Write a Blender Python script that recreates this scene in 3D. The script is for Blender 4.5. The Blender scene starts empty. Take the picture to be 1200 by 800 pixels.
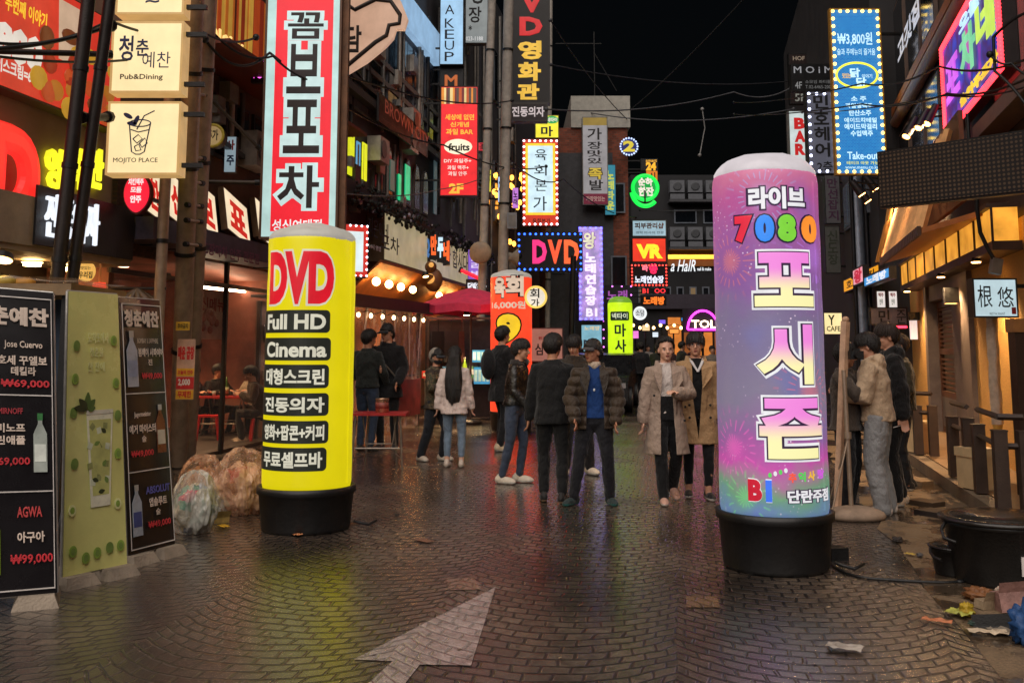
import bpy, bmesh, math, random
from math import sin, cos, tan, pi, sqrt, atan2, asin, floor
from mathutils import Vector, Matrix, noise
R = math.radians
random.seed(11)
S = bpy.context.scene
C = S.collection

# ---------------------------------------------------------------- camera, sky, city glow, exposure
F = 1167.0; TH = R(7.0); HOR = 408.0; PPY = HOR - F * tan(TH); CAMZ = 1.55
cam = bpy.data.cameras.new('camera'); camo = bpy.data.objects.new('camera', cam); C.objects.link(camo)
cam.lens = 36 * F / 1200; cam.sensor_width = 36; cam.sensor_fit = 'HORIZONTAL'
cam.shift_y = -(400 - PPY) / 1200
cam.clip_start = 0.05; cam.clip_end = 2000
camo.location = (0, 0, CAMZ); camo.rotation_euler = (R(90) + TH, 0, 0)
S.camera = camo
W = bpy.data.worlds.new('World'); S.world = W; W.use_nodes = True
nt = W.node_tree
sky = nt.nodes.new('ShaderNodeTexSky'); sky.sky_type = 'NISHITA'; sky.sun_disc = False
sky.sun_elevation = R(58); sky.sun_rotation = R(200); sky.altitude = 50
bg = nt.nodes['Background']; nt.links.new(sky.outputs[0], bg.inputs[0]); sky.dust_density = 10; sky.air_density = 1.6; bg.inputs[1].default_value = 0.0009
sun = bpy.data.lights.new('city_glow', 'SUN'); sun.energy = 2.7; sun.angle = R(80); sun.color = (1, .91, .84)
suno = bpy.data.objects.new('city_glow', sun); C.objects.link(suno)
suno.rotation_euler = (R(40), 0, R(-20)); suno.location = (0, -5, 20)
S.view_settings.view_transform = 'Standard'; S.view_settings.look = 'None'
S.view_settings.exposure = 0.14; S.view_settings.gamma = 1.0; S.view_settings.use_curve_mapping = False
S.render.engine = 'CYCLES'
cy = S.cycles
cy.use_denoising = True; cy.max_bounces = 6; cy.diffuse_bounces = 3; cy.glossy_bounces = 4
cy.transmission_bounces = 4; cy.transparent_max_bounces = 12; cy.sample_clamp_indirect = 3.0
cy.caustics_reflective = False; cy.caustics_refractive = False; cy.use_light_tree = True

# ---------------------------------------------------------------- pixel <-> place helpers (photo is 1200 x 800)
CP = Vector((0, 0, CAMZ))
def ray(px, py):
    a = (px - 600) / F; b = -(py - PPY) / F
    return Vector((a, cos(TH) - sin(TH) * b, sin(TH) + cos(TH) * b))
def at(px, py, d):
    r = ray(px, py); return CP + r * (d / r.y)
def gr(px, py, z=0.0):
    r = ray(px, py); return CP + r * ((z - CAMZ) / r.z)
def ppm(px, py, d):                    # metres per photo pixel at depth d
    return d / ray(px, py).y / F
def lin(c):
    c = c / 255.0
    return c / 12.92 if c <= .04045 else ((c + .055) / 1.055) ** 2.4
def rgb(r, g=None, b=None):
    if g is None: r, g, b = r
    return (lin(r), lin(g), lin(b), 1)

# ---------------------------------------------------------------- materials
MATS = {}
def mat(col, rough=.6, metal=0., var=.25, scale=6., bump=.15, bscale=60., spec=.5, dirt=0.0):
    k = ('m', tuple(col), rough, metal, var, scale, bump, bscale, spec, dirt)
    if k in MATS: return MATS[k]
    m = bpy.data.materials.new('surface'); m.use_nodes = True; t = m.node_tree; p = t.nodes['Principled BSDF']
    c = rgb(col); N = t.nodes.new; L = t.links.new
    tc = N('ShaderNodeTexCoord'); nz = N('ShaderNodeTexNoise'); nz.inputs['Scale'].default_value = scale
    nz.inputs['Detail'].default_value = 6; nz.inputs['Roughness'].default_value = .65
    L(tc.outputs['Object'], nz.inputs['Vector'])
    mr = N('ShaderNodeMapRange'); mr.inputs[1].default_value = .3; mr.inputs[2].default_value = .7
    mr.inputs[3].default_value = 1 - var; mr.inputs[4].default_value = 1 + var
    L(nz.outputs['Fac'], mr.inputs[0])
    mx = N('ShaderNodeMix'); mx.data_type = 'RGBA'; mx.blend_type = 'MULTIPLY'; mx.inputs[0].default_value = 1
    mx.inputs[6].default_value = c; L(mr.outputs[0], mx.inputs[7]); L(mx.outputs[2], p.inputs['Base Color'])
    mr2 = N('ShaderNodeMapRange'); mr2.inputs[3].default_value = max(.03, rough - .15); mr2.inputs[4].default_value = min(1, rough + .12)
    L(nz.outputs['Fac'], mr2.inputs[0]); L(mr2.outputs[0], p.inputs['Roughness'])
    p.inputs['Metallic'].default_value = metal; p.inputs['Specular IOR Level'].default_value = spec
    if bump:
        n2 = N('ShaderNodeTexNoise'); n2.inputs['Scale'].default_value = bscale; n2.inputs['Detail'].default_value = 4
        L(tc.outputs['Object'], n2.inputs['Vector'])
        bp = N('ShaderNodeBump'); bp.inputs['Strength'].default_value = bump; bp.inputs['Distance'].default_value = .02
        L(n2.outputs['Fac'], bp.inputs['Height']); L(bp.outputs[0], p.inputs['Normal'])
    MATS[k] = m; return m
def emi(col, s=1.0, base=.3, sample=True, uneven=.2):
    """a lit sign face, tube or bulb: the thing itself gives off light, or glows in place of spilled light"""
    k = ('e', tuple(col), s, base, sample, uneven)
    if k in MATS: return MATS[k]
    m = bpy.data.materials.new('lit'); m.use_nodes = True; t = m.node_tree; p = t.nodes['Principled BSDF']
    if sample and s < 1.05: s = s * 1.28
    elif 1.5 <= s <= 4: s = s * 2.2
    c = rgb(col); p.inputs['Base Color'].default_value = (c[0] * base, c[1] * base, c[2] * base, 1)
    p.inputs['Roughness'].default_value = .35
    p.inputs['Emission Color'].default_value = c
    p.inputs['Emission Strength'].default_value = s
    if uneven:
        N = t.nodes.new; L = t.links.new
        tc = N('ShaderNodeTexCoord'); nz = N('ShaderNodeTexNoise'); nz.inputs['Scale'].default_value = 2.6; nz.inputs['Detail'].default_value = 7; nz.inputs['Roughness'].default_value = .62
        L(tc.outputs['Object'], nz.inputs['Vector'])
        mr = N('ShaderNodeMapRange'); mr.inputs[1].default_value = .3; mr.inputs[2].default_value = .7
        mr.inputs[3].default_value = s * (1 - uneven); mr.inputs[4].default_value = s * (1 + uneven)
        L(nz.outputs['Fac'], mr.inputs[0]); L(mr.outputs[0], p.inputs['Emission Strength'])
    if not sample: m.cycles.emission_sampling = 'NONE'
    MATS[k] = m; return m
def glassy(col=(200, 210, 210), alpha=.25, rough=.08):
    k = ('g', tuple(col), alpha, rough)
    if k in MATS: return MATS[k]
    m = bpy.data.materials.new('clear'); m.use_nodes = True; t = m.node_tree; p = t.nodes['Principled BSDF']
    p.inputs['Base Color'].default_value = rgb(col); p.inputs['Roughness'].default_value = rough
    p.inputs['Alpha'].default_value = alpha
    N = t.nodes.new; L = t.links.new
    tc = N('ShaderNodeTexCoord'); nz = N('ShaderNodeTexNoise'); nz.inputs['Scale'].default_value = 5; nz.inputs['Detail'].default_value = 3
    L(tc.outputs['Object'], nz.inputs['Vector']); bp = N('ShaderNodeBump'); bp.inputs['Strength'].default_value = .35; bp.inputs['Distance'].default_value = .05
    L(nz.outputs['Fac'], bp.inputs['Height']); L(bp.outputs[0], p.inputs['Normal'])
    MATS[k] = m; return m
def brickmat(col=(96, 52, 38), mortar=(60, 50, 44), scale=5.0, rough=.85):
    k = ('b', tuple(col), tuple(mortar), scale)
    if k in MATS: return MATS[k]
    m = mat(col, rough, var=.3, scale=3.1 + len(MATS) * .001); t = m.node_tree; p = t.nodes['Principled BSDF']; N = t.nodes.new; L = t.links.new
    tc = N('ShaderNodeTexCoord'); mp = N('ShaderNodeMapping'); mp.inputs['Rotation'].default_value = (R(90), 0, 0)
    L(tc.outputs['Object'], mp.inputs[0])
    b = N('ShaderNodeTexBrick'); b.inputs['Scale'].default_value = scale; b.inputs['Color1'].default_value = rgb(col)
    b.inputs['Color2'].default_value = rgb([c * .7 for c in col]); b.inputs['Mortar'].default_value = rgb(mortar); b.inputs['Mortar Size'].default_value = .018
    L(mp.outputs[0], b.inputs['Vector']); L(b.outputs['Color'], p.inputs['Base Color'])
    MATS[k] = m; return m
def stuccomat(col=(176, 128, 62)):
    m = mat(col, .8, var=.22, scale=38, bump=.8, bscale=55); return m

# ---------------------------------------------------------------- mesh builder
class MB:
    def __init__(s): s.v = []; s.f = []; s.m = []; s.sm = []
    def add(s, vs, fs, m=0, smooth=False, mtx=None):
        o = len(s.v)
        s.v += [tuple(mtx @ Vector(v)) for v in vs] if mtx is not None else [tuple(v) for v in vs]
        for f in fs:
            s.f.append(tuple(i + o for i in f)); s.m.append(m); s.sm.append(smooth)
    def box(s, x0, x1, y0, y1, z0, z1, m=0, mtx=None):
        vs = [(x, y, z) for x in (x0, x1) for y in (y0, y1) for z in (z0, z1)]
        s.add(vs, [(0, 1, 3, 2), (4, 6, 7, 5), (0, 4, 5, 1), (2, 3, 7, 6), (0, 2, 6, 4), (1, 5, 7, 3)], m, False, mtx)
    def cbox(s, c, d, m=0, mtx=None):
        s.box(c[0] - d[0] / 2, c[0] + d[0] / 2, c[1] - d[1] / 2, c[1] + d[1] / 2, c[2] - d[2] / 2, c[2] + d[2] / 2, m, mtx)
    def tube(s, pts, r, n=8, m=0, smooth=True, flat=1.0, up=None):
        pts = [Vector(p) for p in pts]; k = len(pts)
        rs = r if isinstance(r, (list, tuple)) else [r] * k
        vs = []; ref = None
        for i, p in enumerate(pts):
            t = (pts[min(i + 1, k - 1)] - pts[max(i - 1, 0)])
            if t.length < 1e-9: t = Vector((0, 0, 1))
            t.normalize()
            if ref is None:
                ref = Vector(up) if up else (Vector((1, 0, 0)) if abs(t.x) < .8 else Vector((0, 1, 0)))
            a = (ref - t * ref.dot(t)).normalized(); b = t.cross(a); ref = a
            for j in range(n):
                q = 2 * pi * j / n
                vs.append(p + (a * cos(q) + b * sin(q) * flat) * rs[i])
        fs = [(i * n + j, i * n + (j + 1) % n, (i + 1) * n + (j + 1) % n, (i + 1) * n + j) for i in range(k - 1) for j in range(n)]
        s.add(vs, fs, m, smooth)
        s.add(vs[:n], [tuple(range(n))[::-1]], m); s.add(vs[-n:], [tuple(range(n))], m)
    def ctube(s, pts, r, n=10, m=0):                 # tube with rounded ends (closed)
        pts = [Vector(p) for p in pts]; rs = r if isinstance(r, (list, tuple)) else [r] * len(pts)
        d0 = (pts[0] - pts[1]).normalized(); d1 = (pts[-1] - pts[-2]).normalized()
        P = [pts[0] + d0 * rs[0] * .9, pts[0] + d0 * rs[0] * .6] + pts + [pts[-1] + d1 * rs[-1] * .6, pts[-1] + d1 * rs[-1] * .9]
        Q = [rs[0] * .35, rs[0] * .78] + list(rs) + [rs[-1] * .78, rs[-1] * .35]
        s.tube(P, Q, n, m)
    def lathe(s, prof, n=24, m=0, c=(0, 0, 0), smooth=True, sx=1, sy=1, mf=None):
        k = len(prof); vs = [(c[0] + r * cos(2 * pi * j / n) * sx, c[1] + r * sin(2 * pi * j / n) * sy, c[2] + z) for r, z in prof for j in range(n)]
        o = len(s.v); s.v += vs
        for i in range(k - 1):
            for j in range(n):
                s.f.append((o + i * n + j, o + i * n + (j + 1) % n, o + (i + 1) * n + (j + 1) % n, o + (i + 1) * n + j))
                s.m.append(mf(i) if mf else m); s.sm.append(smooth)
        s.f.append(tuple(o + j for j in range(n))[::-1]); s.m.append(mf(0) if mf else m); s.sm.append(False)
        s.f.append(tuple(o + (k - 1) * n + j for j in range(n))); s.m.append(mf(k - 2) if mf else m); s.sm.append(False)
    def ell(s, c, r, m=0, n=14, k=9, mtx=None, fn=None):
        vs = []; c = Vector(c)
        for i in range(k + 1):
            th = pi * i / k
            for j in range(n):
                ph = 2 * pi * j / n
                d = Vector((sin(th) * cos(ph), sin(th) * sin(ph), cos(th)))
                q = fn(d) if fn else 1.0
                vs.append(c + Vector((d.x * r[0], d.y * r[1], d.z * r[2])) * q)
        fs = [(i * n + j, (i + 1) * n + j, (i + 1) * n + (j + 1) % n, i * n + (j + 1) % n) for i in range(k) for j in range(n)]
        s.add(vs, fs, m, True, mtx)
    def prism(s, poly, y0, y1, m=0, mtx=None, ms=None):   # polygon in x,z
        n = len(poly); vs = [(x, y0, z) for x, z in poly] + [(x, y1, z) for x, z in poly]
        s.add(vs, [tuple(range(n)), tuple(range(2 * n - 1, n - 1, -1))], m, False, mtx)
        s.add(vs, [(i, i + n, (i + 1) % n + n, (i + 1) % n) for i in range(n)], m if ms is None else ms, False, mtx)
    def text(s, body, x0, z0, x1, z1, y, t=.006, m=0, w=0.0, sk=0.0, rot=0.0, mtx=None, fit=True, res=2, wrap=None):
        vs, fs, asp = tgeo(body, w, res)
        if not fit:                                     # keep the letters' own aspect inside the box
            bw, bh = abs(x1 - x0), abs(z1 - z0)
            if bw / bh > asp: dx = (bw - bh * asp) / 2; x0 += dx; x1 -= dx
            else: dz = (bh - bw / asp) / 2; z0 += dz; z1 -= dz
        W_, H_ = x1 - x0, z1 - z0; cx, cz = (x0 + x1) / 2, (z0 + z1) / 2; out = []
        for (u, v, q) in vs:
            x = (u - .5) * W_ + sk * (v - .5) * H_; z = (v - .5) * H_
            if rot: x, z = x * cos(rot) - z * sin(rot), x * sin(rot) + z * cos(rot)
            p = (cx + x, y - q * t / 2 - t / 2, cz + z)
            out.append(wrap(p) if wrap else p)
        s.add(out, fs, m, False, mtx)
    def build(s, name, mats, parent=None, loc=None, rz=0, smooth=None, **props):
        me = bpy.data.meshes.new(name); me.from_pydata(s.v, [], s.f)
        for q in (mats if isinstance(mats, (list, tuple)) else [mats]): me.materials.append(q)
        me.polygons.foreach_set('material_index', s.m)
        me.polygons.foreach_set('use_smooth', s.sm if smooth is None else [smooth] * len(s.f)); me.update()
        o = bpy.data.objects.new(name, me); C.objects.link(o)
        if parent: o.parent = parent
        if loc is not None: o.location = loc
        o.rotation_euler.z = rz
        for k, v in props.items():
            if v: o[k] = v
        return o
TG = {}; TXO = {}
WS = bpy.data.scenes.new('workshop')          # scratch scene for shaping meshes, removed at the end
def evald(o):
    vl = WS.view_layers[0]; vl.update(); dg = vl.depsgraph
    return bpy.data.meshes.new_from_object(o.evaluated_get(dg))
def tgeo(body, w=0.0, res=2):
    k = (body, w, res)
    if k in TG: return TG[k]
    if 'o' not in TXO:
        TXO['o'] = bpy.data.objects.new('lettering', bpy.data.curves.new('lettering', 'FONT'))
    o = TXO['o']; cu = o.data; cu.body = body; cu.resolution_u = res
    cu.bevel_depth = w; cu.bevel_resolution = 1 if w > .03 else 0; cu.fill_mode = 'BOTH'
    me = o.to_mesh(); vs = [v.co.copy() for v in me.vertices]; fs = [tuple(p.vertices) for p in me.polygons]; o.to_mesh_clear()
    x0 = min(v.x for v in vs); x1 = max(v.x for v in vs); y0 = min(v.y for v in vs); y1 = max(v.y for v in vs)
    dx = max(1e-4, x1 - x0); dy = max(1e-4, y1 - y0); zz = max(1e-6, max(abs(v.z) for v in vs))
    TG[k] = ([((v.x - x0) / dx, (v.y - y0) / dy, v.z / zz if w else 0.0) for v in vs], fs, dx / dy)
    return TG[k]
def thing(name, label, cat, loc=(0, 0, 0), rz=0, group=None):
    o = bpy.data.objects.new(name, None); C.objects.link(o); o.empty_display_size = .2
    o.location = loc; o.rotation_euler.z = rz; o['label'] = label; o['category'] = cat
    if group: o['group'] = group
    return o
def dup(root, loc, rz=None, label=None, group=None):
    r = root.copy(); C.objects.link(r); r.location = loc
    if rz is not None: r.rotation_euler.z = rz
    if label: r['label'] = label
    if group: r['group'] = group
    for ch in list(root.children):
        c = ch.copy(); C.objects.link(c); c.parent = r
        for g in list(ch.children):
            d = g.copy(); C.objects.link(d); d.parent = c
    return r

# ---------------------------------------------------------------- facade lines of the two sides of the alley
LK, L0 = .163, -6.77          # left : x = L0 + LK*y
RK, R0 = .19, 3.6             # right: x = R0 + RK*y
QK, Q0 = .261, 2.72           # the restaurant on the right stands at a slight angle to the others
def FL(px): return -L0 / (LK - (px - 600) / F)
def FR(px): return R0 / ((px - 600) / F - RK)
class Fac:
    """a facade: local x runs left to right as seen from the street, local -y faces the street"""
    def __init__(s, side, px0, px1, off=0.0):
        s.side = side; k = {'L': LK, 'R': RK, 'Q': QK}[side]
        nx = Vector((1, -k, 0)).normalized() if side == 'L' else Vector((-1, k, 0)).normalized()
        x0 = {'L': L0, 'R': R0, 'Q': Q0}[side]
        s.n = nx; s.p = Vector((x0, 0, 0)) + nx * off
        s.a = s.hit(px0, HOR); s.b = s.hit(px1, HOR); s.a.z = s.b.z = 0
        s.dir = (s.b - s.a).normalized(); s.rz = atan2(s.dir.y, s.dir.x); s.len = (s.b - s.a).length
    def hit(s, px, py, o=0.0):
        r = ray(px, py); t = (s.p + s.n * o - CP).dot(s.n) / Vector((r.x, r.y, 0)).dot(s.n); return CP + r * t
    def uz(s, px, py, o=0.0):
        h = s.hit(px, py, o); return (h - s.a).dot(s.dir), h.z
    def thing(s, name, label, cat, group=None): return thing(name, label, cat, s.a, s.rz, group)
    def rect(s, mb, px0, px1, t0, b0, y0, y1, m=0, t1=None, b1=None):
        """box over the facade whose outline in the photo is (px0, t0..b0) to (px1, t1..b1)"""
        ua, zt = s.uz(px0, t0); _, zb = s.uz(px0, b0); ub, _ = s.uz(px1, t0)
        if t1 is not None: zt = (zt + s.uz(px1, t1)[1]) / 2
        if b1 is not None: zb = (zb + s.uz(px1, b1)[1]) / 2
        mb.box(ua, ub, y0, y1, zb, zt, m); return ua, ub, zb, zt

# ---------------------------------------------------------------- sign builder (front faces local -y, base centre at origin)
BLACK = mat((14, 14, 15), .5); DARKM = mat((34, 33, 33), .45, .4); STEEL = mat((112, 104, 94), .42, .7); GREY = mat((120, 118, 114), .6)
def sign(name, label, rect, d, t=.18, face=None, edge=None, texts=(), yaw=0.0, border=None, parts=(), group=None, loc=None, size=None, cat='sign', inset=.0, shapes=None, arm=None, back=0):
    """rect: the face in the photo; texts are given in the same photo pixels:
    (body, x0, y0, x1, y1, material, weight[, outline material, outline weight])"""
    x0, y0, x1, y1 = rect
    if loc is None:
        tp = at((x0 + x1) / 2, y0, d); bt = at((x0 + x1) / 2, y1, d); h = tp.z - bt.z
        wd = (x1 - x0) * ppm((x0 + x1) / 2, (y0 + y1) / 2, d) / max(.3, cos(yaw)); loc = bt
    else: wd, h = size
    T = thing(name, label, cat, loc, yaw, group)
    X = lambda px: ((px - x0) / (x1 - x0) - .5) * wd
    pj = size is None
    Z = lambda py: at((x0 + x1) / 2, py, d).z - loc.z if pj else (1 - (py - y0) / (y1 - y0)) * h
    e = edge or DARKM
    fw = min(.03, wd * .03)
    cb = MB(); cb.box(-wd / 2, wd / 2, .012, t, 0, h, 0)
    for a in ((-wd / 2, -wd / 2 + fw, 0, h), (wd / 2 - fw, wd / 2, 0, h), (-wd / 2 + fw, wd / 2 - fw, 0, fw), (-wd / 2 + fw, wd / 2 - fw, h - fw, h)):
        cb.box(a[0], a[1], -.004, .012, a[2], a[3], 0)
    cb.build('cabinet', e, T)
    fm = MB(); fm.box(-wd / 2 + fw + .002, wd / 2 - fw - .002, 0.0, .010, fw + .002, h - fw - .002)
    if face: fm.build('face', face, T)
    if border:                                     # chase-light border
        bm_, bw, step = border
        b = MB()
        per = []
        nx = max(2, int(wd / step)); nz = max(2, int(h / step))
        for i in range(nx): per += [(-wd / 2 + bw + (wd - 2 * bw) * i / nx, bw), (wd / 2 - bw - (wd - 2 * bw) * i / nx, h - bw)]
        for i in range(nz): per += [(wd / 2 - bw, bw + (h - 2 * bw) * i / nz), (-wd / 2 + bw, h - bw - (h - 2 * bw) * i / nz)]
        r = min(bw * .75, step * .3) * .75
        for (bx, bz) in per: b.ell((bx, -.012, bz), (r, r, r), 0, 6, 4)
        b.build('light_border', bm_, T, kind='stuff' if len(per) > 100 else None)
    if shapes:
        for nm, fn in shapes: fn(T, X, Z, wd, h)
    mats = []; lm = MB(); dz = 0.0
    def mi(m):
        if m not in mats: mats.append(m)
        return mats.index(m)
    for tt in texts:
        body, a, b_, c, dd, m_, w_ = tt[:7]
        if len(tt) > 7:
            om, ow = tt[7:9]
            pad = 0
            vs, fs, asp = tgeo(body, w_); vo, fo, aspo = tgeo(body, ow)
            gx = (c - a) * .5 * (ow - w_) / max(.3, asp * 1.0) * .9; gy = (dd - b_) * .5 * (ow - w_) * 1.1 * 2
            lm.text(body, X(a - gx * 2), Z(dd + gy / 2), X(c + gx * 2), Z(b_ - gy / 2), -.002, .004, mi(om), ow)
            lm.text(body, X(a), Z(dd), X(c), Z(b_), -.008, .004, mi(m_), w_)
        else:
            lm.text(body, X(a), Z(dd), X(c), Z(b_), -.002, .004, mi(m_), w_)
    if texts: lm.build('lettering', mats, T)
    if back:
        for zz in (h * .2, h * .8): ab = MB(); ab.box(-.04, .04, t, t + back, zz - .04, zz + .04); ab.build('wall_bracket', DARKM, T)
    if arm:                                       # brackets back to the wall: (side, length)
        sd, ln = arm; ab = MB()
        for zz in (h * .15, h * .85):
            xa = sd * wd / 2; ab.box(min(xa, xa + sd * ln), max(xa, xa + sd * ln), t * .35, t * .35 + .05, zz - .025, zz + .025)
        ab.build('bracket', DARKM, T)
    return T, X, Z, wd, h
def vt(chars, x0, y0, x1, y1, m, w, om=None, ow=None, gap=.12):
    """stack characters vertically"""
    out = []; n = len(chars); hh = (y1 - y0) / (n + (n - 1) * gap)
    for i, c in enumerate(chars):
        a = y0 + i * hh * (1 + gap)
        t = (c, x0, a, x1, a + hh, m, w)
        out.append(t + (om, ow) if om else t)
    return out
# ================================================================ ground
class NX:
    """tiny helper to write shader maths as expressions"""
    def __init__(s, t): s.t = t
    def op(s, o, a, b=None, c=None):
        n = s.t.nodes.new('ShaderNodeMath'); n.operation = o
        for i, q in enumerate((a, b, c)):
            if q is None: continue
            if isinstance(q, (int, float)): n.inputs[i].default_value = q
            else: s.t.links.new(q, n.inputs[i])
        return n.outputs[0]
    def __getattr__(s, k):
        return lambda *a: s.op(k.upper(), *a)
    def smooth(s, v, a, b, o0=0., o1=1.):
        n = s.t.nodes.new('ShaderNodeMapRange'); n.interpolation_type = 'SMOOTHSTEP'
        s.t.links.new(v, n.inputs[0])
        for i, q in enumerate((a, b, o0, o1)): n.inputs[i + 1].default_value = q
        return n.outputs[0]
    def noise(s, vec, scale, detail=4, rough=.6):
        n = s.t.nodes.new('ShaderNodeTexNoise'); n.inputs['Scale'].default_value = scale; n.inputs['Detail'].default_value = detail
        n.inputs['Roughness'].default_value = rough; s.t.links.new(vec, n.inputs['Vector']); return n.outputs['Fac']
    def mixc(s, f, a, b, mode='MIX'):
        n = s.t.nodes.new('ShaderNodeMix'); n.data_type = 'RGBA'; n.blend_type = mode
        for i, q in ((0, f), (6, a), (7, b)):
            if isinstance(q, (int, float, tuple)): n.inputs[i].default_value = q
            else: s.t.links.new(q, n.inputs[i])
        return n.outputs[2]

def cobbles(paint=None):
    m = bpy.data.materials.new('wet_fan_paving'); m.use_nodes = True; t = m.node_tree; p = t.nodes['Principled BSDF']; x = NX(t)
    tc = t.nodes.new('ShaderNodeTexCoord'); mp = t.nodes.new('ShaderNodeMapping'); mp.inputs['Rotation'].default_value = (0, 0, R(9.6))
    t.links.new(tc.outputs['Object'], mp.inputs[0])
    wob = t.nodes.new('ShaderNodeTexNoise'); wob.inputs['Scale'].default_value = 2.2; t.links.new(mp.outputs[0], wob.inputs['Vector'])
    va = t.nodes.new('ShaderNodeVectorMath'); va.operation = 'MULTIPLY_ADD'; t.links.new(wob.outputs['Color'], va.inputs[0])
    va.inputs[1].default_value = (.11, .11, 0); t.links.new(mp.outputs[0], va.inputs[2])
    sp = t.nodes.new('ShaderNodeSeparateXYZ'); t.links.new(va.outputs[0], sp.inputs[0]); u, v = sp.outputs[0], sp.outputs[1]
    WC, RR, HH, BW = 1.42, .90, .114, .150
    cu = x.divide(u, WC); col = x.floor(cu); ul = x.multiply(x.subtract(x.subtract(cu, col), .5), WC)
    arc = x.sqrt(x.subtract(RR * RR, x.multiply(ul, ul)))
    av = x.divide(x.add(v, arc), HH); row = x.floor(av); fr = x.subtract(av, row)
    s_ = x.multiply(x.arcsine(x.divide(ul, RR)), RR / BW)
    s2 = x.add(x.add(s_, x.multiply(x.modulo(x.absolute(row), 2.0), .5)), x.multiply(col, 7.37)); bi = x.floor(s2); fb = x.subtract(s2, bi)
    dr = x.multiply(x.multiply(x.minimum(fr, x.subtract(1.0, fr)), HH), x.divide(arc, RR)); db = x.multiply(x.minimum(fb, x.subtract(1.0, fb)), BW)
    dc = x.multiply(x.subtract(.5 * WC, x.absolute(ul)), 2.0)
    ed = x.minimum(dr, db)
    nf = x.noise(mp.outputs[0], 9, 5); 
    ed2 = x.add(ed, x.multiply(x.subtract(nf, .5), .010))
    mask = x.smooth(ed2, .003, .014)                          # 1 on the stone, 0 in the joint
    cb = t.nodes.new('ShaderNodeCombineXYZ'); t.links.new(row, cb.inputs[0]); t.links.new(bi, cb.inputs[1]); t.links.new(col, cb.inputs[2])
    wn = t.nodes.new('ShaderNodeTexWhiteNoise'); wn.noise_dimensions = '3D'; t.links.new(cb.outputs[0], wn.inputs['Vector'])
    big = x.noise(mp.outputs[0], .55, 5, .6); fine = x.noise(mp.outputs[0], 150, 3, .7); mid = x.noise(mp.outputs[0], 14, 4, .7)
    stone = x.mixc(wn.outputs['Value'], rgb(62, 53, 48), rgb(108, 93, 80))
    stone = x.mixc(x.smooth(fine, .35, .68), stone, rgb(128, 112, 98), 'MIX') if False else stone
    gr_ = x.mixc(x.multiply(x.smooth(fine, .42, .66), .75), stone, rgb(140, 122, 106))
    dirt = x.mixc(x.smooth(mid, .40, .68, 0, .65), gr_, rgb(40, 33, 29))
    c = x.mixc(mask, rgb(24, 20, 18), dirt)
    c = x.mixc(x.smooth(big, .38, .62, .0, .8), c, rgb(26, 23, 24))   # soaked, darker patches
    if paint:
        wear = x.smooth(x.noise(mp.outputs[0], 7, 8, .75), .38, .62, .12, .95); pc = x.mixc(x.smooth(fine, .35, .7), rgb(paint), rgb([q * .62 for q in paint]))
        c = x.mixc(x.multiply(x.smooth(mask, 0, 1, .72, 1), x.subtract(1.0, x.multiply(wear, .55))), c, pc)
    t.links.new(c, p.inputs['Base Color'])
    rg = x.add(x.add(x.smooth(big, .32, .62, .30, .12), x.multiply(x.subtract(mid, .5), .16)), x.multiply(x.subtract(1.0, mask), .14))
    t.links.new(rg, p.inputs['Roughness']); p.inputs['Specular IOR Level'].default_value = .7
    t.links.new(x.smooth(big, .30, .56, .25, .9), p.inputs['Coat Weight']); t.links.new(x.smooth(big, .3, .62, .22, .09), p.inputs['Coat Roughness']); p.inputs['Coat IOR'].default_value = 1.45
    hh = x.add(x.add(x.multiply(mask, .9), x.multiply(fine, .24)), x.add(x.multiply(mid, .35), x.multiply(wn.outputs['Value'], .25)))
    bp = t.nodes.new('ShaderNodeBump'); bp.inputs['Strength'].default_value = .6; bp.inputs['Distance'].default_value = .011
    t.links.new(hh, bp.inputs['Height']); t.links.new(bp.outputs[0], p.inputs['Normal'])
    b2 = t.nodes.new('ShaderNodeBump'); b2.inputs['Strength'].default_value = .35; b2.inputs['Distance'].default_value = .010; t.links.new(hh, b2.inputs['Height']); t.links.new(b2.outputs[0], p.inputs['Coat Normal'])
    return m
g = MB(); g.add([(-150, -60, 0), (150, -60, 0), (150, 300, 0), (-150, 300, 0)], [(0, 1, 2, 3)])
road = g.build('road', cobbles(), kind='structure')

# worn white arrow painted on the road (its shadow side nothing painted: plain paint with wear)
def floor_poly(name, pix, z, m, **k):
    mb = MB(); pts = [gr(px, py, z) for px, py in pix]; mb.add(pts, [tuple(range(len(pts)))[::-1]])
    return mb.build(name, m, **k)
floor_poly('road_arrow', [(581, 687), (552, 779), (492, 778), (470, 806), (425, 806), (460, 774), (414, 772)], .004, cobbles((214, 196, 190)), kind='structure')
floor_poly('road_patch', [(522, 676), (556, 676), (563, 690), (526, 691)], .004, cobbles((160, 126, 104)), kind='structure')
floor_poly('road_patch', [(804, 698), (840, 698), (844, 711), (804, 711)], .004, cobbles((160, 126, 90)), kind='structure')
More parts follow.
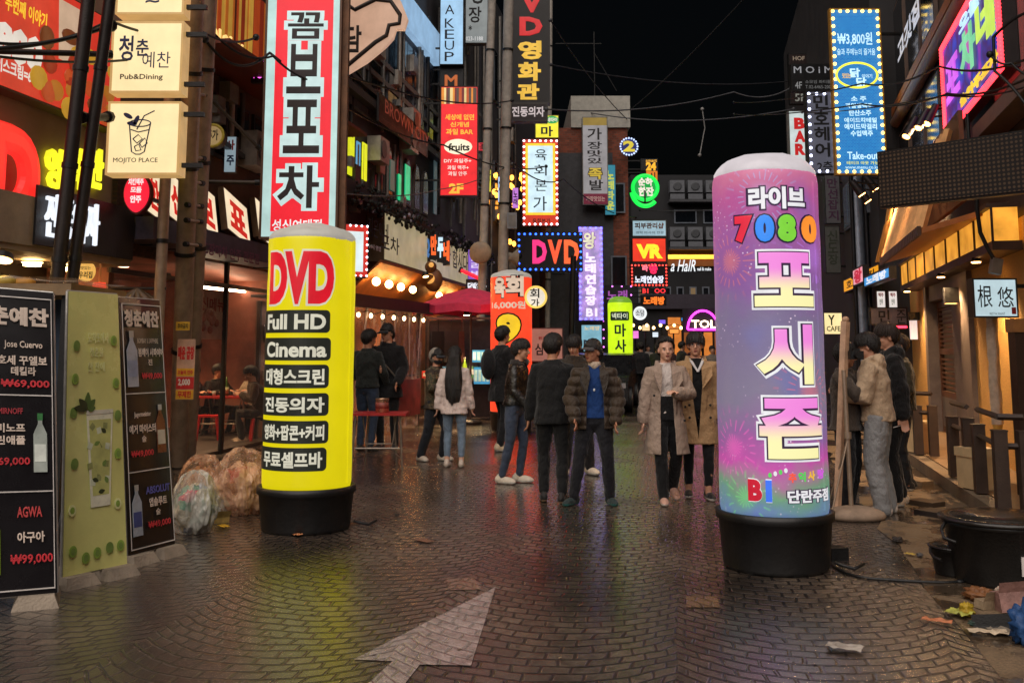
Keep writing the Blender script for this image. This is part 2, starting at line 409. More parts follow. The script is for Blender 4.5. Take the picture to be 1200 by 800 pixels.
# concrete gutter strip with puddles on the right
def gutter():
    m = bpy.data.materials.new('wet_concrete'); m.use_nodes = True; t = m.node_tree; p = t.nodes['Principled BSDF']; x = NX(t)
    tc = t.nodes.new('ShaderNodeTexCoord'); a = x.noise(tc.outputs['Object'], 1.1, 6, .65); b = x.noise(tc.outputs['Object'], 60, 4, .7)
    c = x.mixc(x.smooth(b, .3, .7), rgb(98, 80, 60), rgb(140, 118, 92)); wet = x.smooth(a, .44, .56)
    c = x.mixc(x.multiply(wet, .8), c, rgb(40, 34, 30)); t.links.new(c, p.inputs['Base Color'])
    t.links.new(x.smooth(a, .44, .57, .6, .06), p.inputs['Roughness'])
    bp = t.nodes.new('ShaderNodeBump'); bp.inputs['Distance'].default_value = .01; t.links.new(x.smooth(a, .44, .57, .7, .03), bp.inputs['Strength']); t.links.new(b, bp.inputs['Height']); t.links.new(bp.outputs[0], p.inputs['Normal'])
    return m
def strip(name, k0, k1, y0, y1, z0, z1, m, **kw):
    mb = MB(); vs = []
    for y in (y0, y1):
        for (k, s_) in (k0, k1):
            for z in (z0, z1): vs.append((k + s_ * y, y, z))
    mb.add(vs, [(0, 1, 3, 2), (4, 6, 7, 5), (0, 4, 5, 1), (2, 3, 7, 6), (0, 2, 6, 4), (1, 5, 7, 3)])
    return mb.build(name, m, **kw)
GUT = gutter()
rnd = random.Random(14); lf = []; n_ = 44
for i in range(n_ + 1):
    y = 4.2 + 15.8 * i / n_; lf.append((1.12 + .2365 * y + .16 * noise.noise(Vector((y * 1.3, 2, 0))) + rnd.uniform(-.03, .03), y, .004))
mb = MB(); mb.add(lf + [(2.13 + .2365 * v[1], v[1], .004) for v in lf], [(i, i + n_ + 1, i + n_ + 2, i + 1) for i in range(n_)]); mb.build('gutter', GUT, kind='structure')
strip('curb', (2.12, .2365), (2.28, .2365), 5.0, 19.4, -.02, .14, mat((120, 104, 84), .75, var=.3, scale=3, bump=.5), kind='structure')
strip('pavement', (2.28, .2365), (3.3, .262), 5.0, 19.4, -.02, .155, mat((124, 96, 66), .5, var=.35, scale=4, bump=.4), kind='structure')

# ================================================================ left row of buildings
CONC = mat((132, 124, 116), .8, var=.3, scale=1.3, bump=.4, bscale=30)
DKWALL = mat((84, 80, 82), .7, var=.35, scale=1.5)
WOODB = mat((92, 60, 36), .6, var=.4, scale=3, bump=.3)
WGLASS = mat((16, 20, 26), .08, var=.1, bump=0, spec=.8)
def body(fac, T, h, m, depth=7.0, z0=0.0, y0=0.0, u0=0.0, u1=None, name='wall'):
    mb = MB(); mb.box(u0, fac.len if u1 is None else u1, y0, depth, z0, h); return mb.build(name, m, T)

# --- first: the DVD house ------------------------------------------------------
fa = Fac('L', -190, 122)
T1 = fa.thing('dvd_house', 'beige shop house with giant red letter D and red billboard on its front', 'building')
zband0 = fa.uz(60, 297)[1]; zb1 = fa.uz(60, 112)[1]
body(fa, T1, 7.2, mat((150, 132, 118), .7, var=.2, scale=1.2), z0=zband0 + .02)
mb = MB(); mb.box(0, fa.len, .8, 7, 0, zband0 + .02); mb.build('shop_front', mat((44, 32, 26), .6, var=.4, scale=2), T1)
mb = MB(); mb.box(0, fa.len, -.28, .8, zband0 - .06, zband0); mb.box(0, fa.len, -.30, -.02, zband0, zband0 + .5); mb.build('fascia', mat((150, 132, 112), .6, var=.2), T1)
# letters mounted on the front
mb = MB(); ub, _ = fa.uz(52, 200, .26); ud, zt2 = fa.uz(-8, 143, .26); _, zt2 = fa.uz(24, 146, .26); _, zb2 = fa.uz(24, 264, .26)
mb.text('D', ud, zb2, ub, zt2, -.12, .14, 0, .09, res=6); mb.text('V', ud - 1.1, zb2, ud - .1, zt2, -.12, .14, 0, .05, res=4)
mb.build('giant_letters', [emi((226, 40, 34), 1.0)], T1)
mb = MB()
for ch, a, b in (('영', 54, 78), ('화', 80, 104), ('관', 106, 124)):
    u0, z0 = fa.uz(a, 219, .08); u1, z1 = fa.uz(b, 176, .08); mb.text(ch, u0, z0, u1, z1, -.02, .06, 0, .05)
mb.build('yellow_letters', [emi((232, 226, 40), 1.0)], T1)
mb = MB(); u0, z0 = fa.uz(52, 278, .36); u1, z1 = fa.uz(116, 240, .36); mb.text('진동의자', u0, z0, u1, z1, -.34, .05, 0, .012); 
mb.build('white_letters', [emi((220, 226, 236), 1.1)], T1)
mb = MB(); u0, _ = fa.uz(40, 250, .3); mb.box(u0, fa.len - .02, -.325, -.301, z0 - .08, z1 + .06); mb.build('sign_backing', mat((26, 24, 26), .5), T1)
# warm soffit lamps under the fascia
for q in (.25, .5, .72, .9):
    mb = MB(); mb.lathe([(.09, -.03), (.09, 0), (.11, .01)], 14, c=(fa.len * q, .25, zband0 - .10)); lo = mb.build('downlight', emi((255, 205, 130), 26.0, sample=True), T1)
# red billboard
fb_ = Fac('L', -130, 127, -.25 + .55)
u0, z0 = fb_.uz(127, 151); _, z1 = fb_.uz(127, 22); u00, _ = fb_.uz(-130, 100)
TB = fb_.thing('billboard', 'big red fruit dessert billboard above giant red letter D', 'billboard')
mb = MB(); mb.box(0, fb_.len, .0, .2, z0, z1); mb.build('panel', mat((70, 60, 54), .6), TB)
mb = MB(); mb.box(.02, fb_.len - .02, -.01, 0, z0 + .02, z1 - .02); mb.build('face', emi((206, 52, 36), .62), TB)
lt = MB(); YT = emi((240, 190, 50), .9, sample=False); WT = emi((236, 226, 214), .75, sample=False)
a, za = fb_.uz(4, 22); b, zb = fb_.uz(56, 4)
def fpx(fac, mb, s, x0, y0, x1, y1, y, m, w, t=.006):
    """lettering on a facade: y0/y1 are read at the middle of x0..x1"""
    xm = (x0 + x1) / 2; u0, _ = fac.uz(x0, y0, -y); u1, _ = fac.uz(x1, y0, -y); zt = fac.uz(xm, y0, -y)[1]; zb = fac.uz(xm, y1, -y)[1]
    mb.text(s, u0, zb, u1, zt, y, t, m, w)
fpx(fb_, lt, '두번째 이야기', 6, 4, 56, 24, -.012, 0, .03); fpx(fb_, lt, '800', -6, 34, 52, 78, -.012, 1, .07); fpx(fb_, lt, '아이스크림=600g', -14, 74, 50, 94, -.012, 1, .03)
fpx(fb_, lt, '3,900원', -80, 20, -12, 60, -.012, 1, .05)
lt.build('lettering', [YT, WT], TB)
fr_ = MB(); rnd = random.Random(3)
cu_, cz_ = fb_.uz(92, 84)
FC = [emi(c, .55, sample=False) for c in ((196, 120, 40), (170, 50, 26), (214, 160, 50), (120, 60, 28), (206, 84, 40))]
for i in range(26):
    a = rnd.uniform(0, 2 * pi); q = sqrt(rnd.random()); fr_.ell((cu_ + cos(a) * q * .85, -.02, cz_ + sin(a) * q * .44 - .05), (rnd.uniform(.1, .17), .02, rnd.uniform(.08, .13)), i % 5, 14, 6)
fr_.build('fruit_picture', FC, TB)
gl = MB(); gu, gz = fb_.uz(84, 44); gl.prism([(gu - .22, gz - .3), (gu + .22, gz - .3), (gu + .27, gz + .34), (gu - .27, gz + .34)], -.016, -.01); gl.build('cup_picture', emi((222, 190, 160), .6, sample=False), TB)

# --- second: the pub house -----------------------------------------------------
fp = Fac('L', 123, 372)
T2 = fp.thing('pub_house', 'brown shop house with orange striped upper panel above glazed eating room', 'building')
zf = fp.uz(250, 296)[1]
body(fp, T2, 9.5, mat((96, 74, 60), .75, var=.4, scale=2), z0=zf)
# recessed glazed room: side wall, back wall, floor, ceiling
mb = MB(); L_ = fp.len
mb.box(0, .12, 0, 3.8, 0, zf); mb.box(L_ - .12, L_, 0, 3.8, 0, zf); mb.box(.12, L_ - .12, 3.6, 3.8, 0, zf); mb.box(.12, L_ - .12, .1, 3.6, zf - .12, zf - .001)
mb.build('room_wall', mat((140, 84, 66), .7, var=.6, scale=1.4), T2)
mb = MB(); mb.box(.12, L_ - .12, .02, 3.6, 0.004, .05); mb.build('room_floor', mat((60, 50, 44), .5), T2)
mb = MB(); mu = []
for px in (188, 263, 330, 372):
    u, _ = fp.uz(px, 400); u = min(max(u, .03), L_ - .03); mb.box(u - .03, u + .03, -.03, .03, 0, zf - .02)
mb.box(0, L_, -.03, .03, fp.uz(250, 333)[1] - .03, fp.uz(250, 333)[1] + .03); mb.build('window_frame', mat((40, 36, 34), .5, .3), T2)
mb = MB(); mb.box(.05, L_ - .05, -.006, .0, .1, fp.uz(250, 333)[1] - .04); mb.build('window_glass', glassy((170, 170, 170), .10), T2)
mb = MB(); u0, z0 = fp.uz(215, 338); u1, z1 = fp.uz(268, 332)
mb.tube([(fp.uz(232, 336, -.6)[0], .6, min(zf - .16, fp.uz(232, 336, -.6)[1])), (fp.uz(290, 342, -1.5)[0], 1.5, min(zf - .16, fp.uz(290, 342, -1.5)[1]))], .022, 8); mb.build('strip_lamp', emi((255, 220, 180), 26.0), T2)
mb = MB()
u0, z0 = fp.uz(231, 397); u1, z1 = fp.uz(262, 342); mb.box(u0, u1 + .25, .03, .04, z0, z1); mb.build('menu_poster', mat((190, 150, 130), .6), T2)
mb = MB(); rnd = random.Random(8)
for i in range(16):
    mb.ell((u0 + .15 + rnd.random() * (u1 - u0 - .02), .022, z0 + .1 + rnd.random() * .3), (.09, .012, .06), 0, 8, 5)
mb.text('신메뉴', u0 + .12, z1 - .3, u1 + .1, z1 - .1, .024, .004, 1, .02)
mb.build('poster_picture', [mat((150, 70, 50), .5), mat((150, 30, 30), .5)], T2)
# orange striped panel, upper floor
ua, zt = fp.uz(246, 20); ub, zb = fp.uz(316, 104)
mb = MB(); rnd = random.Random(4); u = ua - 1.2; i = 0
zs0 = fp.uz(280, 92)[1]; zs1 = fp.uz(280, -10)[1]
while u < L_ - .02:
    w = rnd.uniform(.05, .14); mb.box(u, min(u + w, L_), -.18 - rnd.random() * .02, -.02, zs0, zs1, rnd.randrange(5)); u += w
mb.build('striped_panel', [emi(c, .42, sample=False) for c in ((206, 110, 40), (150, 50, 26), (226, 170, 70), (90, 40, 26), (196, 78, 34))], T2)
mb = MB(); mb.box(ua - 1.2, L_, -.22, -.02, zs0 - .1, zs0); mb.box(ua - 1.2, L_, -.9, -.02, zs0 - .16, zs0 - .1); mb.build('ledge', mat((120, 54, 34), .6), T2)
mb = MB(); fpx(fp, mb, '이야기', 246, 40, 284, 66, -.215, 0, .015, .03); mb.build('panel_letters', emi((250, 200, 120), .9), T2)
mb = MB()
for (a, b) in ((246, 268), (271, 290), (293, 314)):
    u0, z0 = fp.uz(a, 188); u1, z1 = fp.uz(b, 122); z0 = fp.uz(280, 196)[1]; z1 = fp.uz(280, 126)[1]
    f_ = MB(); f_.box(u0, u1, -.05, .01, z0, z1); w_ = f_.build('window', mat((46, 42, 42), .5), T2)
    f2 = MB(); f2.box(u0 + .05, u1 - .05, -.058, -.052, z0 + .05, z1 - .05); f2.build('pane', WGLASS, w_)
# tilted light panels with red letters
for i, (ch, a, b) in enumerate((('한', 172, 194), ('신', 198, 222), ('보', 230, 260), ('표', 266, 298), ('차', 303, 335), ('집', 340, 366))):
    u0, _ = fp.uz(a, 240, .25); u1, _ = fp.uz(b, 240, .25); zc0 = fp.uz(250, 272, .25)[1]; zc1 = fp.uz(250, 214, .25)[1]
    Tl = thing('tilted_sign', 'tilted white light panel with red letter ' + ch + ' over the glazed eating room', 'sign', fp.a + fp.dir * ((u0 + u1) / 2) + Vector((0, 0, zc0)) + fp.n * .25, fp.rz, 'tilted red letter light panels')
    mt = Matrix.Rotation(R(14), 4, 'Y') @ Matrix.Rotation(R(-14), 4, 'X'); w = (u1 - u0) * .46; h = zc1 - zc0
    b_ = MB(); b_.box(-w, w, .004, .1, 0, h, 0, mt); b_.build('cabinet', mat((120, 90, 60), .5), Tl)
    b_ = MB(); b_.box(-w + .02, w - .02, 0, .004, .02, h - .02, 0, mt); b_.build('face', emi((238, 216, 180), .8), Tl)
    b_ = MB(); b_.text(ch, -w * .7, h * .14, w * .7, h * .8, -.002, .006, 0, .05, mtx=mt); b_.build('lettering', emi((214, 40, 30), .8, sample=False), Tl)
    b_ = MB(); b_.box(-.015, .015, .03, .30, -.35, .02); b_.build('bracket', BLACK, Tl)
# rust-brown brick strip under panels + long awning board
mb = MB(); zz0 = fp.uz(250, 300)[1]; zz1 = fp.uz(250, 282)[1]; mb.box(0, L_, -.55, -.01, zz0 - .05, zz1); mb.build('awning_board', mat((74, 66, 82), .5, var=.5, scale=5), T2)
mb = MB(); fpx(fp, mb, '포장마차 안주 전문점', 236, 290, 304, 304, -.556, 0, .03); mb.build('awning_letters', mat((120, 70, 100), .5), T2)
mb = MB(); z1 = fp.uz(160, 300)[1]
mb.box(0, fp.uz(186, 300)[0], -.06, 0, fp.uz(155, 300)[1], fp.uz(155, 185)[1]); mb.build('side_panel', brickmat((84, 56, 36), (50, 40, 34), 9), T2)

# --- third: the brown city house -----------------------------------------------
fc_ = Fac('L', 373, 560)
T3 = fc_.thing('brick_pub_house', 'dark shop house with arched windows and red lettered upper floor sign', 'building')
body(fc_, T3, 15, DKWALL, z0=0, depth=8)
mb = MB()
def winrow(pxs, t, b, pm, y=-.04, arch=False, mw=None, frame=True, name='window', pane=None, T=None, fac=None):
    zc0 = fac.uz(pm, b)[1]; zc1 = fac.uz(pm, t)[1]
    for (a, c) in pxs:
        u0 = fac.uz(a, t)[0]; u1 = fac.uz(c, t)[0]
        f = MB()
        if arch:
            pr = [(u0, zc0), (u1, zc0)] + [((u0 + u1) / 2 + (u1 - u0) / 2 * cos(q), zc1 - (u1 - u0) * .9 + (u1 - u0) * .9 * sin(q)) for q in [pi * k / 8 for k in range(9)]]
            f.prism(pr, y - .02, .01); w = f.build(name, mw, T)
            ins = [((x - (u0 + u1) / 2) * .8 + (u0 + u1) / 2, (z - zc0) * .92 + zc0 + .05) for x, z in pr]
            g_ = MB(); g_.prism(ins, y - .03, y - .022); g_.build('pane', pane, w)
        else:
            f.box(u0, u1, y - .02, .01, zc0, zc1); w = f.build(name, mw, T)
            g_ = MB(); n = 2; d_ = (u1 - u0 - .12) / n
            for k in range(n): g_.box(u0 + .04 + k * (d_ + .04), u0 + .04 + k * (d_ + .04) + d_, y - .03, y - .022, zc0 + .05, zc1 - .05)
            g_.build('pane', pane, w)
FRM = mat((104, 110, 120), .5, .3)
winrow([(452, 466), (468, 481), (483, 495), (497, 506)], 55, 152, 480, mw=FRM, pane=mat((22, 32, 48), .1, var=.3, bump=0, spec=.8), T=T3, fac=fc_)
winrow([(396, 412), (414, 430), (432, 448)], 60, 118, 425, mw=FRM, pane=WGLASS, T=T3, fac=fc_)
ARF = mat((104, 96, 92), .6)
winrow([(436, 446), (448, 458), (461, 469), (472, 480), (483, 490), (493, 500)], 178, 236, 465, arch=True, mw=ARF, pane=mat((14, 13, 14), .2, bump=0), T=T3, fac=fc_)
# coloured vertical window posters
for (a, c, t, b, col, s) in ((402, 410, 158, 204, (196, 200, 30), .9), (412, 417, 168, 208, (90, 150, 190), .7), (419, 425, 170, 210, (204, 206, 30), .9), (462, 466, 206, 234, (30, 170, 110), .9), (470, 476, 196, 232, (40, 180, 120), .8), (452, 458, 190, 222, (60, 110, 96), .35), (504, 508, 190, 250, (80, 100, 104), .3)):
    m_ = MB(); u0, z0 = fc_.uz(a, b); u1, z1 = fc_.uz(c, t); m_.box(u0, u1, -.11, -.085, z0, z1); m_.build('window_poster', emi(col, s), T3)
# ledges and cornice
mb = MB()
for (t, b, o) in ((146, 154, .3), (132, 136, .2), (248, 262, .5)):
    z0 = fc_.uz(460, b)[1]; z1 = fc_.uz(460, t)[1]; mb.box(0, fc_.len, -o, -.001, z0, z1)
mb.build('ledge', mat((58, 54, 54), .6, var=.3), T3)
# letters
mb = MB(); u0, z0 = fc_.uz(449, 146, .4); u1, z1 = fc_.uz(501, 146, .4); za = fc_.uz(474, 134, .4)[1]; zb = fc_.uz(474, 168, .4)[1]
zc = fc_.uz(474, 153, .4)[1]
bk = MB(); bk.box(u0 - .2, u1 + .2, -.36, -.31, zb + .1, za + .05); bk.build('sign_backing', mat((24, 16, 16), .5), T3)
mb.text('BROWN CITY', u0, zc + .02, u1, za - .06, -.40, .08, 0, .0); mb.text('PUB & STEAK', u0, zb + .2, u1, zc - .12, -.38, .04, 1, 0)
mb.build('red_letters', [emi((140, 60, 46), .35), emi((110, 44, 40), .2)], T3)
mb = MB(); u0, z0 = fc_.uz(400, 120); u1, _ = fc_.uz(444, 120); mb.box(u0, u1, -.1, -.02, fc_.uz(420, 132)[1], fc_.uz(420, 100)[1]); mb.build('banner_board', mat((110, 112, 112), .6, var=.3), T3)
# white-flowered garland over the ground floor
mb = MB(); rnd = random.Random(5); zg = fc_.uz(460, 247, .45)[1]
for i in range(900):
    u = rnd.uniform(0.3, fc_.len); r_ = rnd.uniform(.03, .085); q = rnd.random()
    mb.ell((u, -.3 - rnd.random() * .3, zg + rnd.uniform(-.25, .2)), (r_, r_ * .6, r_ * .8), 1 if q < .13 else 0, 5, 3, mtx=None)
mb.build('garland', [mat((26, 28, 24), .7), mat((170, 165, 175), .6)], T3)
# bluish lit band on top
mb = MB(); u0, z0 = fc_.uz(462, 40); u1, z1 = fc_.uz(508, 0); mb.box(u0, u1, -.2, -.02, fc_.uz(485, 52)[1], fc_.uz(485, 12)[1]); mb.build('top_light_band', emi((150, 186, 220), .55), T3)
# ground floor: cream board sign, wood awning with bulbs
TS = fc_.thing('shop_board', 'cream wooden shop board with brush lettering above the bulb lit awning', 'sign')
ua, _ = fc_.uz(428, 300); ub, _ = fc_.uz(553, 300); za = fc_.uz(470, 264)[1]; zb = fc_.uz(470, 318)[1]
mb = MB(); mb.box(ua, ub, -.42, -.02, zb, za); mb.build('cabinet', mat((104, 84, 58), .6), TS)
mb = MB(); mb.box(ua + .04, ub - .04, -.43, -.421, zb + .05, za - .08); mb.build('face', emi((196, 180, 140), .42), TS)
mb = MB(); mb.box(ua, ub, -.5, -.4, za, za + .07); mb.build('trim', mat((140, 92, 60), .5), TS)
mb = MB(); fpx(fc_, mb, '지은이네', 431, 258, 455, 280, -.434, 0, .012); fpx(fc_, mb, '포차', 446, 276, 468, 296, -.434, 0, .012); fpx(fc_, mb, '24시 영업', 432, 287, 446, 293, -.448, 1, .01)
fpx(fc_, mb, '술 한잔 합시다', 505, 290, 548, 312, -.434, 0, .01)
mb.build('lettering', [mat((26, 22, 20), .6), mat((220, 220, 220), .5)], TS)
TA = fc_.thing('wooden_awning', 'slanted orange lit wooden awning with round bulbs under cream shop board', 'awning')
ua, _ = fc_.uz(405, 300); ub, _ = fc_.uz(558, 300); z_ = fc_.uz(470, 322)[1]; zl = z_ - .35
mb = MB(); mt = None
vs = [(ua, -.04, zl - .3), (ub, -.04, zl - .3), (ub, -.75, z_), (ua, -.75, z_), (ua, -.04, zl - .36), (ub, -.04, zl - .36), (ub, -.75, z_ - .06), (ua, -.75, z_ - .06)]
mb.add(vs, [(0, 3, 2, 1), (4, 5, 6, 7), (0, 1, 5, 4), (3, 7, 6, 2), (1, 2, 6, 5), (0, 4, 7, 3)]); mb.build('board', mat((150, 92, 44), .55, var=.35, scale=5), TA)
for i, px in enumerate((440, 455, 469, 483, 514, 524, 534)):
    u = fc_.uz(px, 320, .6)[0]; zz = z_ - .42
    b_ = MB(); b_.ell((u, -.62, zz - .02), (.085, .085, .085), 0, 12, 8); b_.build('bulb', emi((255, 186, 104), 44.0), TA)
# dim shop interior at street level behind the tents
mb = MB(); z_ = fc_.uz(470, 340)[1]; mb.box(.1, fc_.len - .1, -.03, -.001, .05, z_); mb.build('shop_front', mat((150, 96, 66), .6, var=.6, scale=1.2), T3)

# --- fourth: taller house beyond, then the brick house with a white parapet ------
fd = Fac('L', 561, 645)
T4 = fd.thing('dark_house', 'dark narrow house behind the two steel utility poles', 'building')
body(fd, T4, 15, mat((76, 76, 82), .7, var=.3), depth=8)
winrow([(566, 574), (578, 586), (590, 597)], 60, 120, 580, mw=FRM, pane=WGLASS, T=T4, fac=fd)
winrow([(566, 574), (578, 586), (590, 597)], 190, 260, 580, mw=FRM, pane=WGLASS, T=T4, fac=fd)
mb = MB()
rnd = random.Random(9)
for i in range(26):
    u, z = fd.uz(rnd.uniform(562, 604), rnd.uniform(205, 290)); r_ = .09; mb.ell((u, -.3 - rnd.random() * .3, z), (r_, r_, r_ * 1.3), 0, 6, 4)
mb.build('lantern_string', emi((255, 160, 60), 2.0, sample=False), T4)

def blk(name, label, px0, px1, top, d, depth, m, cat='building'):
    a = at(px0, HOR, d); b = at(px1, HOR, d); h = at((px0 + px1) / 2, top, d).z
    T = thing(name, label, cat, ((a.x + b.x) / 2, d, 0)); w = (b.x - a.x) / 2
    mb = MB(); mb.box(-w, w, 0, depth, 0, h); mb.build('wall', m, T)
    return T, w, h, d
def bpx(T, px, py, d):
    p = at(px, py, d); return p.x - T.location.x, p.z
T5, w5, h5, d5 = blk('brick_house', 'brick house with pale concrete parapet behind white vertical sign', 640, 739, 150, 38, 9, brickmat((150, 76, 52), (100, 84, 74), 3))
mb = MB(); mb.box(-w5 + 1.0, w5 + .1, -.1, 9, h5, h5 + 1.25); mb.build('parapet', mat((170, 166, 156), .8, var=.2), T5)
mb = MB(); mb.box(-w5, w5 - .6, -.06, 0, .1, h5 - 1); mb.build('front_panel', mat((60, 60, 64), .6, var=.4), T5)
for (a, c, t, b) in ((646, 662, 275, 320), (716, 734, 300, 345), (716, 732, 215, 250)):
    x0, z0 = bpx(T5, a, b, d5); x1, z1 = bpx(T5, c, t, d5); f = MB(); f.box(x0, x1, -.12, -.061, z0, z1); w_ = f.build('window', FRM, T5); g_ = MB(); g_.box(x0 + .06, x1 - .06, -.128, -.122, z0 + .06, z1 - .06); g_.build('pane', WGLASS, w_)
mb = MB(); x, z = bpx(T5, 702, 110, d5)
mb.tube([(x, 2, h5 + 1.2), (x, 2, h5 + 4.5)], .03, 6); mb.tube([(x - 1.6, 2, h5 + 4), (x + .3, 2, h5 + 4)], .02, 6); mb.tube([(x, 2, h5 + 3.6), (x + .9, 2, h5 + 2)], .02, 6); mb.build('antenna', DARKM, T5)

# --- end of the street ------------------------------------------------------------
T6, w6, h6, d6 = blk('office_block', 'dark office block with rows of air conditioners closing the street', 742, 962, 205, 62, 12, mat((30, 30, 33), .8, var=.3, scale=.7))
for (t, b) in ((212, 236), (266, 291)):
    mb = MB(); x0, z0 = bpx(T6, 782, b, d6); x1, z1 = bpx(T6, 965, t, d6); mb.box(x0, x1, -.9, 0, z0 - .15, z0); mb.box(x0, x1, -.94, -.90, z0 - .2, z1, 1) if False else None
    mb.build('balcony_slab', mat((60, 60, 64), .7), T6)
    k = 0; x = x0
    while x < x1 - 1.0:
        u = MB(); u.box(x + .05, x + .95, -.85, -.25, z0 + .45, z1 - .1); u.box(x + .05, x + .95, -.87, -.851, z0 + .02, z0 + .35)
        a_ = u.build('air_conditioner', mat((92, 94, 100), .6, var=.2), T6)
        u = MB(); u.lathe([(.02, 0), (.27, 0), (.27, .02), (.22, .02)], 16); 
        for vi in range(len(u.v)): q = u.v[vi]; u.v[vi] = (x + .5 + q[0], -.86 - q[2], (z0 + .35 + z1) / 2 + q[1])
        u.build('fan_grille', mat((60, 62, 66), .5), a_); x += 1.12
mb = MB(); x0, z0 = bpx(T6, 782, 304, d6); x1, _ = bpx(T6, 900, 304, d6); mb.box(x0, x1, -.5, -.35, z0, z0 + .25); mb.build('light_strip', emi((255, 150, 50), 1.6), T6)
mb = MB(); _, zl = bpx(T6, 800, 312, d6); mb.box(x0, x1, -.34, -.02, zl, z0 - .02); mb.build('lit_fascia', emi((120, 66, 26), .5), T6)
mb = MB(); a, z0 = bpx(T6, 785, 319, d6); b, z1 = bpx(T6, 814, 303 + 9, d6); mb.text('a HaIR', a, z0, b, z1 + .35, -.6, .06, 0, .01, sk=.2); a, z0 = bpx(T6, 815, 318, d6); b, z1 = bpx(T6, 831, 314, d6); mb.text('nail & make', a, z0, b, z1, -.6, .04, 0, .01)
mb.build('white_letters', emi((225, 230, 235), 1.1), T6)
# ground floor cafe with pink neon arc
mb = MB(); a, z0 = bpx(T6, 750, 362, d6); b, z1 = bpx(T6, 870, 345, d6); mb.box(a, b, -.3, 0, z0, z1); mb.build('fascia', mat((52, 44, 56), .6), T6)
mb = MB()
for k, px in enumerate((782, 800, 818, 836)):
    x0, _ = bpx(T6, px, 390, d6); x1, zt = bpx(T6, px + 15, 372, d6); mb.box(x0, x1, -.32, -.301, .5, zt, k % 2)
mb.build('lit_window', [emi((206, 120, 50), .7), emi((150, 84, 40), .5)], T6)
T7 = thing('neon_sign', 'pink neon half circle sign over the far cafe windows', 'sign', at(824, 386, 45), 0)
sc = ppm(824, 380, 45); n_ = MB(); n_.tube([(cos(q) * 18 * sc, 0, sin(q) * 22 * sc) for q in [pi * k / 20 for k in range(21)]] , .045, 6); n_.tube([(-18 * sc, 0, 0), (18 * sc, 0, 0)], .045, 6); n_.build('neon_arc', emi((240, 50, 220), 2.2), T7)
n_ = MB(); n_.text('TOL', -14 * sc, 1.5 * sc, 15 * sc, 11 * sc, -.06, .06, 0, .02); n_.build('lettering', emi((255, 224, 190), 1.6), T7)
n_ = MB(); n_.box(-.9, .9, .06, .16, -.12, .95); n_.build('backboard', mat((34, 30, 36), .6), T7)
n_ = MB(); n_.box(-.05, .05, .16, .24, -at(824, 386, 45).z, .9); n_.build('post', DARKM, T7)

# pipes, conduits, vents and meters that clutter the fronts
def clutter(T, fac, px0, px1, y0, y1, n, seed, zmax=None):
    rnd = random.Random(seed); PC = [mat(c, .45, .4, var=.3) for c in ((150, 146, 140), (96, 92, 90), (176, 168, 158), (60, 58, 58))]
    for i in range(n):
        px = rnd.uniform(px0, px1); u, za = fac.uz(px, y0); zb = fac.uz(px, y1)[1]; k = rnd.random()
        if k < .5: m_ = MB(); a = rnd.uniform(0, .4); m_.tube([(u, -.08, zb + (za - zb) * a), (u, -.08, za)], rnd.uniform(.025, .06), 8); m_.build('pipe', rnd.choice(PC), T)
        elif k < .75: w_ = rnd.uniform(.15, .4); h_ = w_ * rnd.uniform(.8, 1.6); z = zb + (za - zb) * rnd.random(); m_ = MB(); m_.box(u - w_ / 2, u + w_ / 2, -.18, -.01, z, z + h_); m_.build('meter_box', rnd.choice(PC), T)
        elif k < .88: z = zb + (za - zb) * rnd.random(); ln = rnd.uniform(.8, 2.6); m_ = MB(); m_.tube([(u + ln * q / 6, -.07 - .02 * (q % 2), z - .12 * sin(pi * q / 6)) for q in range(7)], .016, 5); m_.build('conduit', PC[3], T)
        else:
            z = zb + (za - zb) * rnd.random(); m_ = MB(); m_.box(u - .35, u + .35, -.36, -.05, z, z + .55); a_ = m_.build('air_conditioner', PC[2], T); m_ = MB(); m_.tube([(u - .12, -.37, z + .28), (u - .12, -.385, z + .28)], .2, 16); m_.build('fan_grille', PC[1], a_)
clutter(T2, fp, 238, 312, 110, 205, 9, 41); clutter(T3, fc_, 400, 510, 20, 170, 20, 42); clutter(T3, fc_, 400, 512, 170, 250, 16, 43); clutter(T3, fc_, 510, 558, 10, 300, 22, 44); clutter(T4, fd, 562, 606, 20, 340, 26, 45)
m_ = MB(); [m_.box(0, fc_.len, -.1, -.001, fc_.uz(460, y)[1], fc_.uz(460, y)[1] + .12) for y in (20, 90, 112)]; m_.build('moulding', mat((120, 116, 114), .6, var=.3), T3)
for i in range(14):
    a, z0 = bpx(T6, 748 + 15 * i, 355, d6); b, z1 = bpx(T6, 756 + 15 * i, 336, d6); f = MB(); f.box(a, b, -.08, 0, z0, z1); w_ = f.build('window', FRM, T6); g_ = MB(); g_.box(a + .08, b - .08, -.09, -.082, z0 + .08, z1 - .08); g_.build('pane', WGLASS if i % 4 else emi((170, 140, 100), .3, sample=False), w_)
for i in range(5):
    a, z0 = bpx(T6, 790 + 34 * i, 262, d6); b, z1 = bpx(T6, 816 + 34 * i, 246, d6); f = MB(); f.box(a, b, -.08, 0, z0, z1); w_ = f.build('window', FRM, T6); g_ = MB(); g_.box(a + .08, b - .08, -.09, -.082, z0 + .08, z1 - .08); g_.build('pane', WGLASS, w_)
